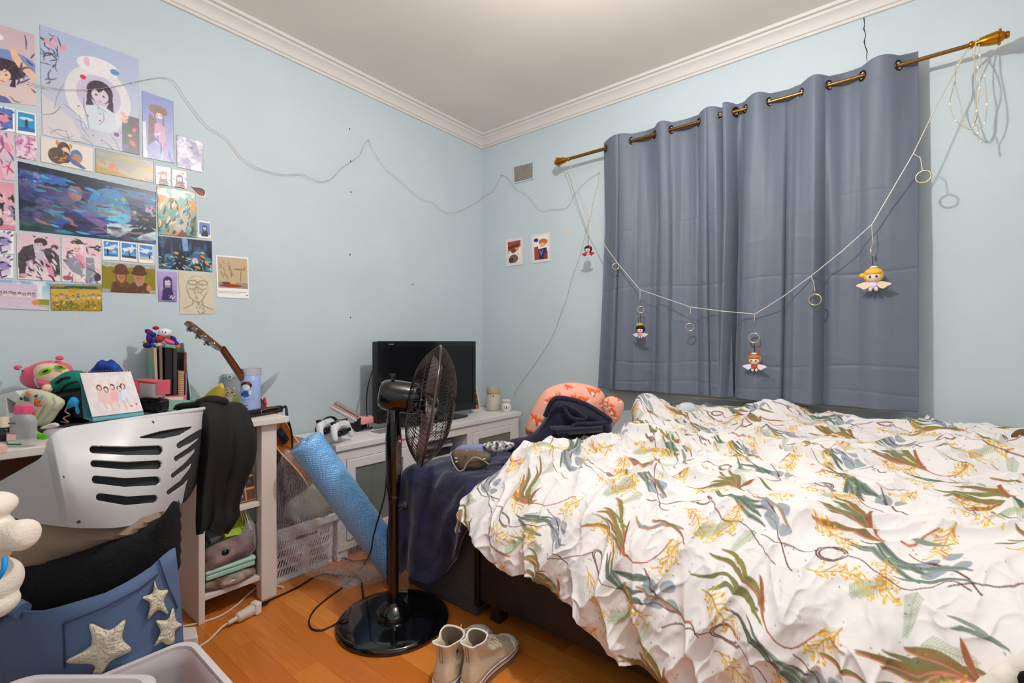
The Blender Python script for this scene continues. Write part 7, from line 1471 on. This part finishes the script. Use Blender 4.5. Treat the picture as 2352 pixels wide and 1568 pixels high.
# ---- fairy light wires
wirem = mat('copper_wire', (196, 176, 150), .4, .6); beadm = mat('wire_bead', (236, 228, 210), .3)
def wire_thing(name, label, pts, r=.0014, bead=None, cat='fairy lights', n=8, end=None):
    sp = spline(pts, n); c = pts[0]; t = thing(name, label, cat, c)
    j = random.Random(len(pts)); sp = [p+Vector((0, 0, j.uniform(-1, 1)*.0012)) for p in sp]
    obj('wire', M().tube(sp, r, 5), wirem, t, smooth=True)
    if bead:
        b = M(); step = max(1, len(sp)//bead)
        for p in sp[step//2::step]: b.ell(p, (.0022, .0022, .0032), nu=8, nv=6)
        o = obj('bulbs', b, beadm, t, smooth=True); o['kind'] = 'stuff'
    return t
wl = [(60, 188), (95, 198), (140, 205), (200, 206), (260, 199), (320, 186), (370, 178), (398, 186), (422, 220), (455, 265), (480, 293), (510, 310), (535, 335), (555, 362), (590, 385), (625, 396), (655, 401), (690, 400), (715, 410), (740, 417), (765, 408), (782, 388), (805, 372), (825, 358), (834, 338), (845, 323), (856, 340), (870, 365), (890, 392), (910, 407), (935, 430), (965, 455), (995, 465), (1012, 482), (1035, 489), (1055, 485), (1080, 472), (1098, 462)]
pts = [P(a, b, y=W_L-(.003 if b in (323,) else .016)) for a, b in wl]
wr2 = [(1112, 450), (1130, 441), (1140, 425), (1152, 404), (1165, 408), (1178, 425), (1190, 438), (1200, 441), (1215, 452), (1228, 470), (1245, 484), (1270, 481), (1295, 479), (1308, 470), (1318, 448), (1330, 432), (1352, 412), (1376, 397)]
pts += [P(a, b, x=W_R-(.003 if b in (404, 397) else .013)) for a, b in wr2]
fl_t = wire_thing('fairy_light_string', 'thin copper fairy light wire swagged across both walls', pts, .0011, 60)
pn_ = mat('pin_peach', (226, 176, 140), .4)
for a, b, s in ((846, 322, 'L'), (1152, 403, 'R'), (1376, 397, 'R')):
    c = wallpx(a, b, s); nn = NL if s == 'L' else N_; obj('wall_hook', M().cyl(c, c+nn*.006, .006, n=12), pn_, fl_t, smooth=True)
p2 = [(1376, 399), (1374, 420), (1368, 440), (1362, 465), (1358, 490), (1350, 520), (1343, 545), (1335, 575), (1328, 600), (1318, 625), (1308, 660), (1302, 685), (1290, 715), (1278, 750), (1262, 785), (1245, 812), (1222, 845), (1210, 862), (1196, 880), (1186, 895), (1180, 912)]
wire_thing('hanging_wire', 'thin wire running down the window wall to the oil burner', [P(a, b, x=W_R-.006-.0*(i)) for i, (a, b) in enumerate(p2)], .0012, 26, 'wire')
# garland of rings and dolls across the curtain
XG = 2.645
gcord = mat('garland_cord', (206, 198, 180), .5, .2)
gp_ = [(1307, 372, 2.70), (1330, 440, 2.68), (1352, 500, 2.66), (1385, 558, XG), (1420, 606, XG), (1470, 665, XG), (1525, 684, XG), (1586, 705, XG), (1655, 714, XG), (1735, 721, XG), (1800, 680, XG), (1865, 632, XG), (1935, 576, XG), (2003, 515, XG), (2050, 435, XG), (2098, 352, XG), (2150, 245, 2.66), (2222, 112, 2.69)]
gar = thing('ring_garland', 'pale cord garland with short hooks swagged across the curtain', 'garland', P(1735, 721, x=XG))
obj('cord', M().tube([P(a, b, x=x) for a, b, x in gp_], .0022, 6), gcord, gar, smooth=True)
obj('cord', M().tube([P(a, b, x=x) for a, b, x in ((1300, 374, 2.71), (1318, 425, 2.70), (1340, 480, 2.69), (1350, 505, 2.68))], .0014, 6), gcord, gar, smooth=True)
for pts in ([(1470, 665), (1470, 688)], [(1586, 705), (1586, 720)], [(1733, 721), (1733, 736)], [(1862, 634), (1869, 648), (1872, 668)], [(2002, 517), (2003, 530), (2005, 556)], [(2098, 353), (2114, 362), (2119, 392)]): obj('hook', M().tube([P(a, b, x=XG) for a, b in pts], .0019, 6), gcord, gar, smooth=True)
ringm = mat('ring_brass', (206, 188, 150), .25, .7)
def ring(px, py, r, lab, tilt=0):
    c = P(px, py, x=XG); a = rotm(0, 0, tilt); n = 28
    pts = [c+a @ Vector((0, r*math.cos(2*PI*k/n), r*math.sin(2*PI*k/n))) for k in range(n)]
    one('brass_ring', M().tube(pts, .0032, 8, closed=True), ringm, lab, 'ring', 'brass rings on the garland', smooth=True)
ring(1414, 612, .019, 'brass ring at the left curtain edge, highest on the left side', 40)
ring(1472, 711, .018, 'brass ring above the doll with the yellow crown', 25)
ring(1584, 751, .021, 'brass ring with no doll, hanging lowest in the left half of the curtain', 20)
ring(1732, 776, .024, 'brass ring above the brown haired doll with red ears', 0)
ring(1872, 688, .026, 'brass ring with no doll between the blond doll and the brown haired doll', -10)
ring(2121, 406, .025, 'brass ring with no doll at the right curtain edge, highest of all', -10)
def clasp(px, py, x): return M().ell(P(px, py, x=x), (.006, .006, .014), nu=10, nv=8)
def doll(lab, px, py, s, hair, body, wings, top, strap_from, x=XG, extra=()):
    """small flat-bodied doll charm; s = half head width in metres, px,py = head centre"""
    c = P(px, py, x=x); t = thing('doll_charm', lab, 'charm', c, 'doll charms on the garland')
    Y = Vector((0, -1, 0)); X_ = Vector((-1, 0, 0)); Rm_ = Matrix([Y, X_, UP]).transposed()
    def e(nm, dx, dz_, r, cl, out=0, an=0, sm=True): return obj(nm, M().ell(c+Y*dx*s+UP*dz_*s+X_*out*s, tuple(v*s for v in r), Rm_ @ rotm(0, an, 0), 18, 12), mat('ch%d_%d_%d' % cl, cl, .7), t, smooth=sm)
    obj('strap', M().tube([P(*strap_from, x=x), c+UP*1.2*s], .0016, 6), blackm, t, smooth=True)
    e('hair', 0, .1, (1.05, .6, .95), hair); e('face', 0, -.12, (.78, .5, .62), (244, 216, 200), .22)
    for d in (-.32, .32): e('eye', d, -.12, (.13, .08, .16), extra[0] if extra else (60, 40, 60), .70)
    e('fringe', 0, .42, (.86, .45, .42), hair, .32); e('torso', 0, -1.05, (.5, .35, .5), body, 0); 
    for d in (-.28, .28): e('leg', d, -1.6, (.2, .2, .26), (240, 222, 214), .05)
    if wings:
        for d in (-1, 1): obj('wing', M().prism(smoothpoly([(d*.3*s, -.7*s), (d*1.1*s, -.75*s), (d*1.75*s, -1.05*s), (d*1.3*s, -1.35*s), (d*.9*s, -1.6*s), (d*.4*s, -1.25*s)], 3), c, Y, UP, X_*.12*s), mat('wing%d' % wings[0], wings, .6), t, smooth=True)
    if top == 'crown':
        obj('crown', M().prism([(-.55*s, .95*s), (-.75*s, 1.5*s), (-.3*s, 1.2*s), (0, 1.6*s), (.3*s, 1.2*s), (.75*s, 1.5*s), (.55*s, .95*s)], c+X_*.2*s, Y, UP, X_*.2*s), mat('crown_yellow', (244, 190, 30), .4), t)
    if top == 'ears':
        for d in (-.5, .5): obj('ear', M().prism([(d*s-.25*s, .85*s), (d*s*1.35, 1.65*s), (d*s+.25*s, .85*s)], c+X_*.2*s, Y, UP, X_*.15*s), mat('ear_red', (220, 40, 36), .5), t)
        e('headband', 0, .98, (.5, .3, .16), (236, 228, 226), .2)
    if top == 'cap': e('cap', .05, 1.05, (.42, .4, .22), (226, 214, 200)); e('hair_bun', -1.1, .15, (.35, .3, .3), hair)
    if top == 'streak': e('streak', .55, .3, (.28, .3, .5), (214, 40, 50), .3, 20)
    return t
doll('black haired charm doll with a red cape on the wall left of the curtain', 1351, 573, .026, (24, 20, 24), (200, 170, 170), (176, 28, 30), 'streak', (1351, 545), x=2.68, extra=[(200, 60, 50)])
one('clasp', clasp(1351, 540, 2.68).tube([P(1352, 505, x=2.68), P(1351, 534, x=2.68)], .0014, 6), ringm, 'small brass clasp above the red caped doll', 'clasp', smooth=True)
doll('black haired charm doll wearing a yellow crown', 1471, 757, .027, (26, 22, 26), (230, 160, 170), (226, 218, 226), 'crown', (1471, 722), extra=[(226, 40, 90)])
doll('brown haired charm doll with red ears and white wings', 1733, 826, .032, (176, 132, 92), (206, 70, 44), (232, 226, 234), 'ears', (1733, 790), extra=[(206, 70, 50)])
doll('blond charm doll with pale wings under a small cap, rightmost of the dolls', 2006, 634, .036, (240, 186, 56), (224, 222, 232), (240, 214, 186), 'cap', (2003, 588), extra=[(90, 60, 110)])
one('clasp', clasp(2000, 577, XG).tube([P(2005, 556, x=XG), P(2001, 570, x=XG)], .0014, 6), ringm, 'small brass clasp above the blond doll', 'clasp', smooth=True)
# coil of pale wire on the right end of the rod
def C3(q, x=2.70): return [P(a, b, x=x+((i*7) % 5)*.004) for i, (a, b) in enumerate(q)]
co = [C3([(2240, 92), (2215, 125), (2198, 155), (2190, 200), (2182, 235), (2190, 270), (2215, 292), (2230, 296), (2240, 275), (2245, 240), (2250, 190), (2245, 150), (2232, 120), (2236, 98)]),
      C3([(2248, 90), (2252, 140), (2262, 180), (2266, 240), (2262, 280), (2246, 300), (2250, 320), (2256, 328)]),
      C3([(2236, 100), (2222, 116), (2196, 150), (2194, 190), (2206, 240), (2216, 285), (2232, 296), (2244, 268)]),
      C3([(2243, 88), (2238, 130), (2240, 180), (2242, 220), (2240, 260), (2238, 285), (2245, 288), (2248, 300)])]
ct = thing('wire_coil', 'tangle of pale wire loops hanging from the right finial', 'wire', P(2240, 95, x=XR))
for q in co: obj('wire_loop', M().tube(spline(q, 8), .0021, 6), gcord, ct, smooth=True)
bb_ = M()
for q in co[:2]:
    for p in spline(q, 8)[6::9]: bb_.ell(p, (.0035, .0035, .006), nu=8, nv=6)
tag(obj('bulbs', bb_, mat('bulb_white', (250, 248, 240), .2), ct, smooth=True), kind='stuff')
# ceiling lamp out of the picture: a globe under a small canopy
cl = thing('ceiling_lamp', 'small round glass ceiling lamp in the middle of the room', 'lamp', (LAMP[0], LAMP[1], CEIL))
obj('canopy', M().lathe([(0, .06), (.6, .055), (1, .02)], Vector(LAMP)+UP*(CEIL-LAMP[2]), Vector(LAMP)+UP*(CEIL-LAMP[2]-.03), 32), white, cl, smooth=True)
obj('stem', M().cyl(Vector(LAMP)+UP*(CEIL-LAMP[2]-.03), Vector(LAMP)+UP*.075, .008), white, cl, smooth=True)
obj('lamp_socket', M().cyl(Vector(LAMP)+UP*.075, Vector(LAMP)+UP*.05, .02, .018), white, cl, smooth=True)
